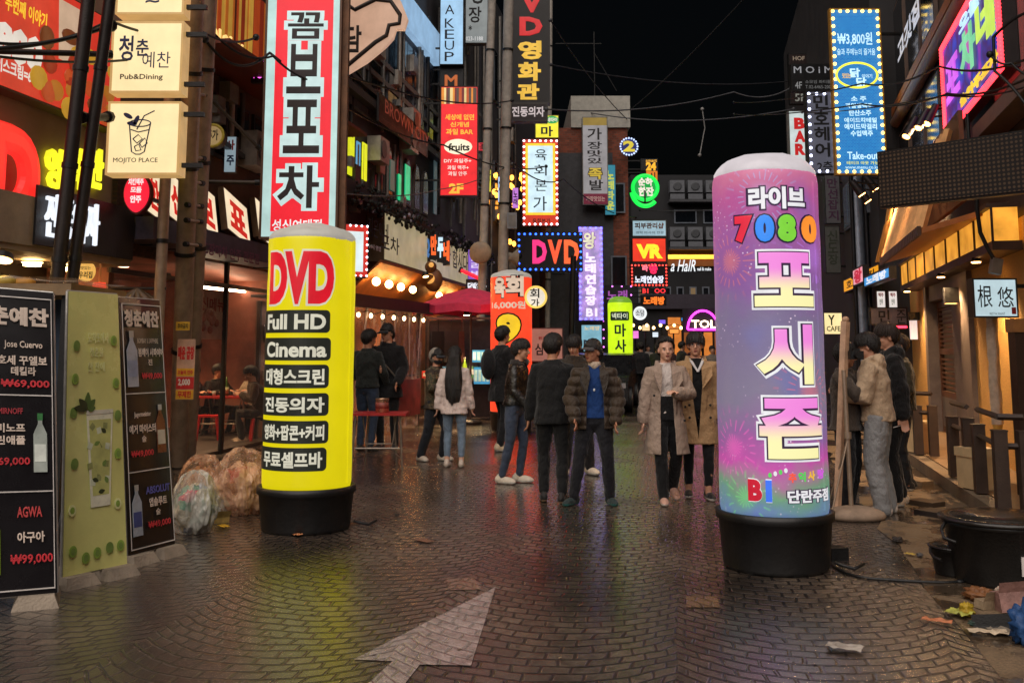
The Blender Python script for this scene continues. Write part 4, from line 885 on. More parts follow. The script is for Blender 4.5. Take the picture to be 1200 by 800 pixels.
# ================================================================ hanging signs of the left row
wy = emi((238, 214, 160), .80, uneven=.1); NAVY = mat((30, 44, 92), .5); BRN = mat((70, 54, 40), .6); CREAMEDGE = emi((214, 170, 104), .5)
def glassart(T, X, Z, wd, h):
    k = (X(210) - X(122)) / 88; mb = MB(); P = lambda px, py: (X(px), -.004, Z(py)); r = k * .75
    for pl in ([(149, 145), (153, 178), (158, 181), (163, 181), (168, 178), (174, 144)], [(151, 152), (160, 155), (173, 152)], [(158, 152), (166, 136), (178, 130)], [(154, 163), (160, 158), (165, 163), (159, 168), (154, 163)], [(162, 168), (168, 162), (171, 168), (165, 173), (162, 168)], [(156, 172), (161, 169), (164, 176), (158, 177), (156, 172)]):
        mb.tube([P(*q) for q in pl], r, 5)
    n = 20; mb.tube([P(161.5 + 12.5 * cos(2 * pi * i / n), 144.5 + 4 * sin(2 * pi * i / n)) for i in range(n + 1)], r, 5)
    for (cx, cz, a) in ((147, 136, .5), (152, 145, 0.1), (157, 141, 2.0)):
        pts = []
        for i in range(12):
            q = 2 * pi * i / 12; lx, lz = 6 * cos(q), 2.6 * sin(q); pts.append((X(cx + lx * cos(a) - lz * sin(a)), Z(cz + lx * sin(a) + lz * cos(a))))
        mb.prism(pts[::-1], -.006, -.001)
    mb.build('cocktail_drawing', NAVY, T)
sign('light_box', 'cream light box with blue cocktail glass drawing, lowest of three', (123, 119, 209, 205), 10.5, .22, wy, CREAMEDGE, [('MOJITO PLACE', 132, 185, 184, 192, BRN, .005)], shapes=[('art', glassart)], arm=(1, .22))
sign('light_box', 'cream light box reading Pub&Dining, middle of three', (128, 25, 212, 109), 10.5, .22, wy, CREAMEDGE, [('청', 137, 42, 154, 72, NAVY, .02), ('춘', 157, 46, 172, 66, NAVY, .02), ('예찬', 165, 61, 198, 80, NAVY, .0), ('Pub&Dining', 140, 87, 190, 95, BRN, .02)], arm=(1, .22))
sign('light_box', 'cream light box at the top edge, highest of three', (135, -60, 215, 17), 10.5, .22, wy, CREAMEDGE, [('술집', 150, -40, 196, -8, NAVY, .02), ('~', 170, 0, 186, 4, NAVY, .03)], arm=(1, .22))
RB = emi((206, 24, 40), .95, uneven=.08); WO = emi((196, 222, 220), .85, sample=False)
def redband(T, X, Z, wd, h):
    mb = MB(); mb.box(X(317), X(384), -.004, .0005, Z(271), h - .001); mb.build('red_panel', RB, T)
TXT = [('꼼', 330, 14, 374, 46, INK, .03, WO, .13), ('보', 330, 50, 373, 108, INK, .03, WO, .13)]
INKL = mat((52, 44, 46), .6)
sign('vertical_sign', 'huge red vertical sign with white outlined black letters behind the yellow balloon', (304, -150, 394, 280), 13, .26, emi((176, 208, 204), .72), mat((96, 66, 48), .5, .2),
     [('꼼', 331, 15, 373, 46, INKL, .02, WO, .14), ('보', 331, 52, 371, 110, INKL, .02, WO, .14), ('포', 329, 117, 371, 180, INKL, .02, WO, .14), ('차', 324, 194, 372, 244, INKL, .02, WO, .14), ('성신여대점', 319, 257, 376, 271, emi((235, 235, 235), .9, sample=False), .02)],
     shapes=[('red', redband)])
T_ = thing('sign_post', 'rusty steel post carrying the huge red vertical sign', 'post', (at(396, 300, 13.15).x + .03, 13.15, 0)); mb = MB(); mb.box(-.06, .06, -.06, .06, .02, 8.5); mb.build('post', mat((120, 84, 60), .6, .3, var=.4), T_); mb = MB(); mb.box(-.16, .16, -.16, .16, 0, .02); mb.build('base_plate', DARKM, T_)
# brown cut-out board (plain shape)
T_ = thing('cutout_board', 'brown shaped wooden sign board jutting beside the huge red sign', 'sign', at(436, 46, 14.5)); P = lambda px, py: (at(px, py, 14.5).x - T_.location.x, at(px, py, 14.5).z - T_.location.z)
out = [P(*q) for q in ((400, 90), (400, -20), (452, -20), (470, 2), (478, 22), (474, 34), (464, 34), (461, 44), (452, 54), (430, 72))]
mb = MB(); mb.prism(out, 0, .12); mb.build('board', emi((216, 172, 144), .5), T_)
mb = MB(); ins = [P(*q) for q in ((404, 4), (416, 12), (440, 0), (458, 2), (469, 18), (468, 28), (456, 30), (453, 42), (440, 50), (404, 80))]
mb.tube([(x, -.005, z) for x, z in ins], .035, 6); x0, z0 = P(404, 62); x1, z1 = P(424, 30); mb.text('담', x0, z0, x1, z1, -.006, .006, 0, .03); mb.build('outline', mat((40, 28, 24), .6), T_)
sign('vertical_sign', 'pale blue vertical sign reading MAKEUP', (515, -60, 543, 76), 27, .3, emi((150, 190, 222), .75), DARKM, [(c, 521, y, 532, y + 11, mat((20, 26, 40), .5), .0) for c, y in zip('MAKEUP', (-12, 6, 22, 35, 48, 61))], arm=(-1, .5))
sign('shop_sign', 'dark lower panel with orange letter under the pale blue vertical sign', (515, 77, 543, 101), 27.2, .3, mat((40, 36, 36), .5), DARKM, [('M', 521, 88, 536, 101, emi((200, 100, 40), .7, sample=False), .03)], arm=(-1, .5))
sign('grey_sign', 'grey lit sign with black letter and phone number at the top', (545, -30, 572, 51), 31, .3, emi((140, 146, 146), .5), DARKM, [('명', 551, -22, 566, 5, INK, .02), ('장', 549, 8, 564, 27, INK, .02), ('*', 549, 30, 553, 36, INK, .02), ('023-1188', 546, 43, 566, 48, emi((230, 230, 230), .6, sample=False), .02)], arm=(-1, .5))
def stripes(T, X, Z, wd, h):
    rnd = random.Random(6); mb = MB(); a = 516.5
    while a < 557: w = rnd.uniform(1.5, 3.5); mb.box(X(a), X(min(a + w, 558)), -.006, -.001, Z(122), Z(103), rnd.randrange(5)); a += w
    mb.build('stripes', [emi(c, .8, sample=False) for c in ((230, 140, 50), (120, 40, 40), (240, 210, 140), (90, 70, 60), (200, 90, 40))], T)
    mb = MB(); n = 24; mb.prism([(X(536.5) + cos(2 * pi * i / n) * (X(553) - X(520)) / 2, Z(172) + sin(2 * pi * i / n) * (Z(163) - Z(181)) / 2) for i in range(n)], -.005, -.001); mb.build('white_oval', emi((230, 220, 190), .9), T)
yo = emi((246, 180, 60), 1., sample=False); wo = emi((240, 226, 214), .9, sample=False)
sign('fruit_bar_sign', 'red vertical fruit bar sign with striped top and 2F', (515, 101, 560, 230), 26, .3, emi((216, 32, 38), .9), mat((70, 20, 20), .5),
     [('세상에 없던', 521, 134, 555, 141, yo, .03), ('신개념', 527, 143, 549, 149, yo, .03), ('과일 BAR', 522, 151, 554, 158, yo, .03), ('fruits', 525, 168, 550, 177, INK, .04), ('DIY 과일주+', 520, 186, 552, 191, wo, .02), ('과일 맥주+', 524, 194, 549, 199, wo, .02), ('과일 안주', 525, 201, 547, 206, wo, .02), ('2F', 526, 215, 543, 227, yo, .05)], shapes=[('stripes', stripes)], arm=(-1, .5))
rd = emi((196, 30, 34), .9, sample=False); ye = emi((222, 176, 60), .95, sample=False)
sign('vertical_sign', 'dark vertical cinema sign with red and yellow letters', (600, -60, 645, 121), 27, .35, mat((26, 20, 18), .5), mat((60, 54, 50), .5), [('D', 611, -30, 637, -12, rd, .05), ('V', 610, -8, 637, 15, rd, .05), ('D', 609, 20, 636, 42, rd, .05), ('영', 607, 48, 635, 70, ye, .05), ('화', 607, 73, 634, 95, ye, .05), ('관', 606, 98, 632, 117, ye, .05)], arm=(-1, .35))
sign('shop_sign', 'small dark sign strip with pale letters under the cinema sign', (597, 121, 642, 142), 27, .35, mat((40, 26, 28), .5), mat((60, 54, 50), .5), [('진동의자', 600, 125, 638, 137, emi((210, 196, 196), .7, sample=False), .03)], arm=(-1, .35))
gm = emi((40, 160, 80), .9, sample=False)
def gov(T, X, Z, wd, h):
    mb = MB(); n = 20; mb.prism([(X(647) + cos(2 * pi * i / n) * (X(655) - X(639)) / 2, Z(140.5) + sin(2 * pi * i / n) * (Z(136) - Z(145)) / 2) for i in range(n)], -.004, -.001); mb.build('green_oval', gm, T)
sign('yellow_sign', 'yellow sign with green oval and one black letter', (627, 135, 655, 162), 36.5, .35, emi((222, 210, 50), .9), mat((120, 110, 40), .5), [('네타이', 641, 138, 653, 143, wo, .03), ('마', 634, 148, 648, 160, mat((30, 30, 60), .5), .03)], shapes=[('gov', gov)], back=1.40)
def yframe(T, X, Z, wd, h):
    mb = MB()
    for a, b, c, d in ((616, 619, 168, 252), (648, 651, 168, 252), (619, 648, 168, 171), (619, 648, 249, 252)): mb.box(X(a), X(b), -.006, -.001, Z(d), Z(c))
    mb.build('yellow_frame', emi((226, 190, 50), .9), T)
    mb = MB(); mb.box(X(619), X(648), -.005, -.0015, Z(249), Z(171)); mb.build('white_panel', emi((190, 214, 224), .9), T)
sign('vertical_sign', 'white vertical sign with brush letters, red frame and white chase lights', (612, 163, 655, 265), 36, .35, emi((196, 54, 34), .8), mat((120, 30, 20), .5), [(c, a, y, b, y2, mat((30, 44, 60), .5), .01) for c, a, b, y, y2 in (('육', 627, 641, 175, 188), ('회', 626, 641, 193, 206), ('본', 627, 641, 211, 224), ('가', 625, 641, 230, 247))] + [('육회본가', 624, 256, 645, 262, mat((60, 20, 20), .5), .02)], border=(emi((226, 236, 255), 2.6), .07, .22), shapes=[('yf', yframe)], back=1.90)
sign('neon_sign', 'black neon sign reading DVD with blue chase light border', (606, 272, 683, 318), 35, .4, mat((16, 12, 18), .4), BLACK, [('D', 624, 281, 641, 309, emi((232, 50, 120), 1.2), .05), ('V', 642, 281, 659, 309, emi((240, 84, 50), 1.2), .05), ('D', 661, 281, 679, 309, emi((244, 96, 50), 1.2), .05)], border=(emi((40, 90, 255), 2.4), .07, .2), back=2.90)
def purple():
    m = bpy.data.materials.new('purple_face'); m.use_nodes = True; t = m.node_tree; p = t.nodes['Principled BSDF']; x = NX(t); tc = t.nodes.new('ShaderNodeTexCoord')
    n = x.noise(tc.outputs['Object'], 3, 4, .7); t.links.new(x.mixc(x.smooth(n, .35, .7), rgb(70, 30, 140), rgb(170, 110, 220)), p.inputs['Emission Color']); p.inputs['Emission Strength'].default_value = .9; return m
sign('karaoke_sign', 'purple vertical karaoke sign with blue light border', (678, 265, 708, 376), 36.5, .35, purple(), mat((50, 40, 120), .5), [('왕', 684, 272, 699, 292, emi((226, 220, 190), .9, sample=False), .04, emi((120, 60, 160), .8, sample=False), .08)] + vt('노래연습장', 686, 296, 699, 358, emi((240, 222, 250), 1.1, sample=False), .05) + [('B1', 687, 361, 700, 371, emi((236, 226, 240), 1., sample=False), .04)], border=(emi((90, 90, 255), 2.2), .07, .2), back=1.40)
wm = emi((150, 146, 148), .55); 
def gjart(T, X, Z, wd, h):
    mb = MB(); mb.box(X(684), X(712), -.004, -.001, Z(239.5), Z(227)); mb.build('maroon_foot', emi((110, 26, 50), .5), T); mb = MB(); mb.box(X(684), X(712), -.004, -.001, Z(147), Z(138)); mb.build('gold_top', emi((150, 124, 50), .5), T)
sign('vertical_sign', 'grey white vertical sign with yellow outlined brush letters and maroon foot', (683, 137, 713, 240), 37.3, .3, wm, GREY, [(c, 689, y, 706, y + hh_, mat((24, 20, 22), .5), .02) for c, y, hh_ in (('가', 150, 14), ('장', 166, 9), ('맛', 176, 8), ('있', 185, 7))] + [('족', 690, 197, 706, 210, emi((210, 180, 60), .7, sample=False), .03, mat((24, 20, 22), .5), .09), ('발', 691, 211, 707, 223, mat((24, 20, 22), .5), .02), ('가장맛있는', 687, 230, 709, 236, emi((200, 160, 150), .5, sample=False), .02)], shapes=[('g', gjart)])
# round chase light sign
def disc(name, label, px, py, d, r, col, s, rim, texts, rimr=.05, cat='sign', ring=True, bulbs=0, side=0):
    p = at(px, py, d); T = thing(name, label, cat, p); n = 36; k = ppm(px, py, d); rr = r * k
    mb = MB(); mb.prism([(cos(2 * pi * i / n) * rr, sin(2 * pi * i / n) * rr) for i in range(n)], 0, .2); mb.build('cabinet', DARKM, T)
    mb = MB(); mb.prism([(cos(2 * pi * i / n) * rr * .95, sin(2 * pi * i / n) * rr * .95) for i in range(n)], -.008, -.001); mb.build('face', emi(col, s), T)
    mb = MB()
    if bulbs:
        for i in range(bulbs): mb.ell((cos(2 * pi * i / bulbs) * rr, -.03, sin(2 * pi * i / bulbs) * rr), (rimr, rimr, rimr), 0, 6, 4)
    else: mb.tube([(cos(2 * pi * i / n) * rr, -.01, sin(2 * pi * i / n) * rr) for i in range(n + 1)], rimr, 6)
    mb.build('rim', rim, T); mb = MB(); ms = []
    for (s_, x0, y0, x1, y1, m, w) in texts:
        if m not in ms: ms.append(m)
        mb.text(s_, (x0 - px) * k, (py - y1) * k, (x1 - px) * k, (py - y0) * k, -.012, .006, ms.index(m), w)
    mb.build('lettering', ms, T); mb = MB(); mb.box(-.04, .04, .2, min(2.2, max(.3, 38 - d)), -.04, .04) if not side else mb.box(-side, 0, .2, .28, -.04, .04); mb.build('bracket', DARKM, T); return T
disc('round_sign', 'round blue sign with number 2 ringed by white bulbs', 737, 172, 37, 10, (26, 40, 110), .5, emi((190, 210, 255), 1.4), [('2', 730, 165, 744, 178, emi((210, 190, 60), .9, sample=False), .05)], .038, bulbs=20)
disc('round_sign', 'green glowing round soju sign', 756, 220, 42, 14.5, (16, 150, 62), .8, emi((30, 230, 80), 1.1), [('순하', 748, 208, 765, 218, wo, .05), ('한잔', 748, 219, 766, 230, wo, .05)], .08, side=1.2)
T_ = thing('neon_tube', 'green neon swoosh under the round soju sign', 'neon light', at(756, 220, 41.8)); k = ppm(756, 220, 41.8); mb = MB(); mb.tube([(cos(a) * 16 * k, 0, sin(a) * 19 * k - .1) for a in [pi * (1.05 + .7 * i / 12) for i in range(13)]], .09, 8); mb.build('tube', emi((30, 240, 80), 1.2), T_); mb = MB(); mb.box(-.03, .03, .05, .35, -.7, -.1); mb.build('holder', DARKM, T_)
sign('number_sign', 'small black and amber sign with number 24', (751, 186, 771, 200), 44, .2, mat((22, 16, 14), .5), BLACK, [('24', 757, 190, 769, 200, emi((240, 170, 40), 1.1, sample=False), .06), ('smart', 757, 187, 770, 190, yo, .01)], arm=(-1, 1.3))
sign('shop_sign', 'amber plate under the number 24 sign', (757, 200, 771, 212), 44, .2, emi((214, 120, 30), .7), BLACK, [('시', 761, 202, 768, 210, INK, .03)], arm=(-1, 1.5))
sign('skin_care_sign', 'grey white light box above the VR sign', (741, 258, 781, 277), 43, .25, emi((150, 176, 188), .75), GREY, [('피부관리샵', 744, 261, 778, 268, mat((140, 84, 60), .5), .04), ('경락 마사지 전문', 745, 271, 778, 274, mat((60, 80, 90), .5), .01)], arm=(-1, 0.8))
sign('vr_sign', 'orange red sign with yellow letters VR', (741, 279, 781, 307), 43, .25, emi((216, 54, 34), .9), mat((110, 40, 20), .5), [('VR', 746, 286, 777, 303, emi((240, 220, 50), 1.1, sample=False), .07)], arm=(-1, 0.8))
sign('karaoke_sign', 'black karaoke sign with red tube frame under the VR sign', (739, 309, 783, 336), 42.5, .25, mat((30, 16, 26), .4), mat((60, 20, 24), .4), [('라', 753, 310, 760, 318, emi((255, 120, 140), 1.2, sample=False), .06), ('쏭', 761, 309, 771, 321, emi((255, 40, 90), 1.2, sample=False), .06), ('노래연습장', 744, 323, 778, 332, emi((225, 230, 245), 1.1, sample=False), .05)], border=(emi((255, 60, 50), 2.0), .07, .16), arm=(-1, 0.7))
sign('neon_sign', 'small orange outlined neon sign below the red framed karaoke sign', (752, 346, 781, 358), 42, .2, mat((30, 16, 12), .4), BLACK, [('노래방', 754, 347.5, 779, 357, emi((255, 120, 40), 1.2, sample=False), .05)], arm=(-1, 1.1))
sign('neon_sign', 'tiny red ring neon sign between two karaoke signs', (752, 337, 781, 344), 42.2, .2, mat((24, 14, 18), .4), BLACK, [('B1', 753, 338, 760, 343.5, emi((255, 60, 60), 1.1, sample=False), .04), ('OO', 767, 338, 780, 343.5, emi((255, 50, 60), 1.3, sample=False), .02)], arm=(-1, 1.1))
disc('round_sign', 'small round white lit shop sign above the far crowd', 750, 367, 36, 7, (200, 204, 206), .8, emi((220, 225, 225), .9), [('소담', 745, 363, 755, 370, INK, .01)], .03, side=.6)
disc('round_sign', 'round white sign with black ring beside the red balloon', 628, 348, 17.5, 12, (216, 206, 190), .8, emi((226, 190, 90), .9), [('회', 621, 338, 632, 349, INK, .02), ('가', 622, 350, 632, 360, INK, .02)], .02)
# teal poster between brick house and round signs; purple lit frame below
sign('vertical_poster', 'teal glowing vertical poster behind the grey white vertical sign', (709, 193, 722, 252), 37.6, .2, emi((40, 120, 140), .7), DARKM, vt('노래타운', 711, 200, 720, 246, emi((190, 200, 90), .8, sample=False), .05))
sign('vertical_sign', 'lit poster board with dark figure shape under the purple karaoke sign', (681, 380, 706, 412), 35, .2, emi((120, 170, 190), .7), DARKM, [('BAR', 684, 398, 703, 408, mat((40, 50, 90), .5), .04), ('노래방', 685, 382, 703, 387, emi((226, 200, 150), .8, sample=False), .02)], back=2.90)
sign('chase_light_sign', 'pink purple chase light frame behind the green balloon', (706, 334, 742, 408), 37.8, .15, mat((24, 20, 30), .5), BLACK, [('노래', 712, 340, 736, 352, emi((180, 90, 190), .6, sample=False), .03)], border=(emi((230, 110, 240), 2.), .05, .3))
sign('shop_board', 'pale pink shop board with Korean letter behind the crowd', (622, 384, 660, 424), 20, .1, emi((176, 120, 104), .45), mat((90, 60, 56), .5), [('원조', 631, 394, 640, 398, mat((160, 40, 40), .5), .03), ('삼', 627, 402, 638, 416, INK, .02)])
# left-hand front signs
sign('framed_sign', 'white shop sign with red frame and white chase lights right of the yellow balloon', (395, 262, 430, 325), 14.6, .2, emi((190, 50, 40), .8), DARKM, [('한우', 402, 279, 414, 300, mat((150, 40, 60), .5), .03)], yaw=R(30), border=(emi((230, 235, 245), 2.2), .03, .09), shapes=[('wp', lambda T, X, Z, wd, h: (lambda m_: (m_.box(X(399), X(424), -.0045, -.0005, Z(318), Z(271)), m_.build('white_panel', emi((206, 220, 222), .85), T)))(MB()))])
q = fp.uz(160, 226); 
def heartdisc():
    p = at(160, 226, 11.4); T = thing('oval_sign', 'red pointed oval sign with white letters below the cocktail light box', 'sign', p); k = ppm(160, 226, 11.4)
    out = [(cos(a) * 16 * k * (1 - .25 * abs(sin(a)) ** 3), (sin(a) * 21 + 4 * sin(a)) * k) for a in [2 * pi * i / 30 for i in range(30)]]
    mb = MB(); mb.prism(out, .01, .12); mb.build('cabinet', mat((90, 20, 24), .5), T); mb = MB(); mb.prism([(x * .92, z * .92) for x, z in out], -.002, .009); mb.build('face', emi((220, 24, 50), .95), T)
    mb = MB()
    for s_, x0, y0, x1, y1 in (('치킨맥주', 150, 209, 168, 217), ('모듬', 153, 219, 166, 226), ('안주', 153, 229, 166, 238)): mb.text(s_, (x0 - 160) * k, (226 - y1) * k, (x1 - 160) * k, (226 - y0) * k, -.004, .006, 0, .05)
    mb.build('lettering', emi((236, 224, 224), .9, sample=False), T); mb = MB(); mb.box(-.02, .02, .12, .9, -.02, .02); mb.build('bracket', DARKM, T)
heartdisc()
sign('menu_box', 'yellow box sign with white fish tag between the steel poles', (161, 277, 177, 298), 13, .2, emi((206, 140, 30), .6), mat((120, 80, 30), .5), [('생', 165, 282, 173, 292, mat((120, 60, 20), .5), .03)])
disc('round_sign', 'round cream sign with black letters on the pub house upper floor', 249, 159, 13.6, 13, (180, 150, 100), .4, mat((210, 190, 70), .5), [('주가', 242, 152, 256, 165, INK, .03)], .02)
sign('neon_sign', 'magenta neon sign on the orange striped panel', (294, 70, 312, 97), 14.6, .1, mat((50, 10, 40), .5), BLACK, [('5', 301, 72, 309, 92, emi((250, 90, 220), 1.5), .05), ('T', 295, 74, 300, 92, emi((230, 70, 200), 1.), .03)])
sign('shop_sign', 'small pale blue sign with red letter on the pub house windows', (262, 160, 276, 202), 14.4, .1, emi((150, 170, 180), .5), DARKM, [('사', 264, 164, 274, 176, mat((190, 40, 30), .5), .05), ('주', 265, 182, 274, 194, mat((60, 90, 150), .5), .04)])
# coloured cluster sign by the bear and lamp shapes on the dark arched house
for i, (px, py, c) in enumerate(((500, 290, (60, 100, 150)), (508, 287, (236, 96, 40)), (516, 290, (190, 220, 236)), (523, 294, (236, 96, 40)))):
    sign('letter_sign', 'glowing %s syllable sign standing over the bulb lit awning' % ('blue ringed', 'orange red', 'ice white', 'lower orange')[i], (px - 4, py - 17 + i, px + 4, py + 17), 25.5, .12, mat((24, 22, 26), .4), DARKM, [('Q만두네'[i], px - 3.6, py - 12, px + 3.6, py + 12, emi(c, 1.1, sample=False), .06)], arm=(-1, .7) if i == 0 else None, back=.3)
sign('shop_sign', 'violet lit shop sign behind the round street mirror', (548, 292, 570, 330), 29, .15, emi((130, 90, 190), .8), mat((90, 40, 50), .5), vt('노래방', 552, 297, 566, 326, emi((220, 200, 240), .9, sample=False), .03))
sign('shop_sign', 'white lettered small dark sign over the maroon umbrella', (546, 327, 572, 345), 26, .15, mat((30, 28, 34), .5), DARKM, [('닭발포차', 548, 331, 570, 341, emi((226, 230, 240), 1., sample=False), .04)])
T_ = thing('neon_tube', 'long red neon tube above the white lettered small dark sign', 'neon light', at(553, 322, 25.5)); mb = MB(); mb.tube([(-.28, 0, .12), (.3, 0, -.14)], .05, 8); mb.build('tube', emi((230, 30, 50), 1.4), T_); mb = MB(); mb.tube([(-.33, .04, .14), (-.25, .04, .11)], .08, 8); mb.build('end_cap', DARKM, T_)
# ================================================================ poles and wires
POLE = mat((74, 64, 56), .5, .5, var=.35); POLE2 = mat((156, 136, 118), .55, .4, var=.3); UPOLE = mat((168, 160, 150), .7, var=.25)
def pole(label, top, bot, d, r, m, rungs=(), name='steel_pole', group=None, dtop=None):
    b = at(bot[0], bot[1], d); 
    g0 = b + (b - at(top[0], top[1], dtop or d)) * ((b.z) / max(.01, (at(top[0], top[1], dtop or d).z - b.z)))
    t = at(top[0], top[1], dtop or d); T = thing(name, label, 'pole', (g0.x, g0.y, 0), 0, group)
    mb = MB(); mb.tube([Vector((0, 0, 0)), t - g0], r, 12); mb.build('shaft', m, T)
    mb = MB(); mb.tube([Vector((0, 0, 0)), (t - g0).normalized() * .06], r * 1.6, 12); mb.build('base_ring', DARKM, T)
    mb = MB()
    for f in (.25, .45, .62, .8): q = (t - g0) * f; mb.tube([q, q + (t - g0).normalized() * .05], r * 1.15, 12)
    mb.build('band', DARKM, T)
    return T, g0, t
PD = mat((46, 40, 38), .5, .5, var=.3)
pa = pole('dark steel pole left of its pair before the giant red letter', (108, -40), (68, 318), 9.2, .064, PD, group='leaning steel sign poles')
pb = pole('dark steel pole right of its pair before the giant red letter', (134, -40), (86, 318), 9.35, .056, PD, group='leaning steel sign poles')
pc = pole('grey steel pole at the left of three beside the cream light boxes', (206, -40), (188, 330), 11.6, .065, POLE2, group='leaning steel sign poles')
pd_ = pole('grey steel pole with poster, middle of three by the garbage bags', (229, -40), (209, 530), 13.2, .115, POLE2, group='leaning steel sign poles', dtop=11.2)
pe = pole('grey steel pole at the right of three beside the glazed eating room', (247, -40), (221, 528), 13.6, .10, POLE2, group='leaning steel sign poles', dtop=11.9)
def rail(label, a, b, r, m=PD, name='cross_rail'):
    T = thing(name, label, 'rail', (a + b) / 2); h = (b - a) / 2; mb = MB(); mb.tube([-h, h], r, 8); mb.build('tube', m, T); mb = MB(); 
    u = h.normalized(); mb.tube([-h - u * .01, -h + u * .05], r * 1.5, 8); mb.tube([h - u * .05, h + u * .01], r * 1.5, 8); mb.build('clamp', DARKM, T)
rail('upper cross rail between the dark pole pair and the cream light boxes', at(-10, 60, 9.2), at(130, 64, 9.9), .03)
rail('lower cross rail between the dark pole pair and the cream light boxes', at(96, 138, 9.3), at(128, 137, 9.9), .04)
for i, y in enumerate((110, 184, 213, 240, 258, 286)):
    rail(('topmost', 'second', 'third', 'fourth', 'fifth', 'lowest')[i] + ' short rung between the two grey poles by the glazed room', at(224 - (y - 110) * .04, y, 12.0), at(243 - (y - 110) * .05, y + 2, 12.3), .022, POLE2, 'pole_rung')
rail('long cross bar from the grey poles to the huge red vertical sign', at(243, 112, 12.6), at(304, 214 - 40, 13), .025, POLE)
rail('lower cross bar from the grey poles to the huge red vertical sign', at(240, 213, 12.8), at(303, 214, 13), .028, POLE)
pole('slim grey utility pole behind the red fruit bar sign', (578, -40), (560, 470), 24, .10, UPOLE, name='utility_pole')
pole('thick concrete utility pole beside the cinema sign', (597, -40), (586, 470), 25, .13, UPOLE, name='utility_pole')
pole('steel utility pole behind the white chase light sign', (645, -40), (641, 459), 37.2, .10, UPOLE, name='utility_pole')
pole('black post of the purple karaoke sign', (672, 300), (668, 470), 34, .10, PD, name='utility_pole')
# transformer-like box, street mirror, wire bundle
T_ = thing('street_mirror', 'round street mirror seen from behind on the slim utility pole', 'mirror', at(563, 296, 23.6)); mb = MB(); mb.ell((0, 0, 0), (.27, .08, .27), 0, 20, 10); mb.build('back', mat((150, 130, 104), .5), T_); mb = MB(); mb.tube([(0, .05, 0), (.08, .4, 0)], .03, 6); mb.build('bracket', DARKM, T_)
T_ = thing('meter_box', 'small grey meter box clamped on the concrete utility pole', 'box', at(600, 259, 24.7)); mb = MB(); mb.box(-.12, .12, -.1, .1, -.2, .2); mb.build('housing', mat((130, 132, 136), .5), T_); mb = MB(); mb.box(-.09, .09, -.112, -.101, -.14, .14); mb.build('lid', GREY, T_)
T_ = thing('bear_lamp', 'brown bear shaped lamp hanging over the bulb lit awning', 'lamp', at(508, 322, 25)); mb = MB(); k = ppm(508, 320, 25)
mb.ell((0, 0, -6 * k), (11 * k, .15, 14 * k)); mb.ell((-3 * k, -.08, 9 * k), (7 * k, .12, 7 * k)); mb.build('body', mat((110, 70, 40), .6), T_); mb = MB(); mb.ell((-4 * k, -.16, -5 * k), (6 * k, .05, 6 * k)); mb.ell((-2 * k, -.2, 11 * k), (3 * k, .04, 3 * k)); mb.build('muzzle', emi((226, 160, 80), .8), T_)
for i, (px, py) in enumerate(((608, 300), (587, 302))): 
    T_ = thing('speaker_horn', ('grey horn speaker left', 'grey horn speaker right')[1 - i] + ' of the steel pole beside the DVD neon sign', 'speaker', at(px, py, 26.4)); mb = MB(); mb.lathe([(.05, 0), (.06, .12), (.12, .3), (.26, .46), (.27, .48)], 16); mb.v = [(z if i else -z, -x * .6, y) for x, y, z in mb.v]; mb.build('horn', mat((150, 140, 126), .5), T_); mb = MB(); mb.ell((0, 0, 0), (.1, .1, .1)); mb.build('driver', DARKM, T_)
def wire(label, pts, r, sag=.3, m=BLACK, name='cable'):
    P = [at(*p) for p in pts]; out = []
    for i in range(len(P) - 1):
        n = 14
        for k in range(n + (1 if i == len(P) - 2 else 0)):
            t = k / n; q = P[i].lerp(P[i + 1], t); q.z -= sag * 4 * t * (1 - t); out.append(q)
    o = out[0]; T = thing(name, label, 'cable', o); mb = MB(); mb.tube([q - o for q in out], r, 5); mb.build('strand', m, T)
    mb = MB(); mb.ell((0, 0, 0), (r * 3, r * 3, r * 3), 0, 8, 5); mb.ell(out[-1] - o, (r * 3, r * 3, r * 3), 0, 8, 5); mb.build('clip', m, T)
WR = mat((20, 19, 20), .6, bump=0); WG = mat((96, 94, 92), .6, bump=0)
wire('thick black cable crossing the red billboard', ((-20, 58, 8.5), (130, 30, 9.5)), .022, .05); wire('thin black cable low on the red billboard', ((-20, 64, 8.6), (215, 60, 11.5)), .014, .1)
wire('twisted black cable from billboard to cream light boxes', ((-10, 50, 8.7), (128, 24, 10), (235, 36, 11.8), (300, 44, 12.9)), .016, .1)
wire('black cable running above the huge red sign letters', ((235, 20, 12), (320, 66, 12.7), (410, 90, 13.4), (600, 118, 24)), .016, .2)
wire('black cable below the first over the huge red sign', ((240, 46, 12), (316, 62, 12.7), (520, 170, 20), (640, 195, 30)), .018, .25)
wire('pale cable under the arched windows', ((395, 226, 15), (515, 222, 24), (600, 192, 25)), .012, .1, WG)
wire('black cable from the utility pole to the white vertical sign', ((597, 186, 25), (660, 210, 33), (745, 255, 40)), .02, .3)
wire('grey cable climbing across the night sky to the top edge', ((700, 150, 40), (752, 118, 38), (880, -10, 30)), .02, .1, mat((40, 40, 42), .6))
wire('long grey cable crossing the night sky to the black sign board', ((640, 128, 27), (860, 108, 30), (930, 101, 30)), .022, .25, mat((70, 70, 74), .6))
wire('long upper grey cable crossing the night sky', ((646, 76, 27), (930, 95, 33)), .018, .3, mat((50, 50, 54), .6))
wire('long lower grey cable from brick house to right row', ((690, 132, 38), (930, 128, 31)), .022, .35, mat((70, 70, 74), .6))
wire('dangling pale cable end below the long lower cable', ((823, 128, 34), (826, 150, 34), (820, 182, 34)), .022, .0, mat((130, 128, 126), .6))
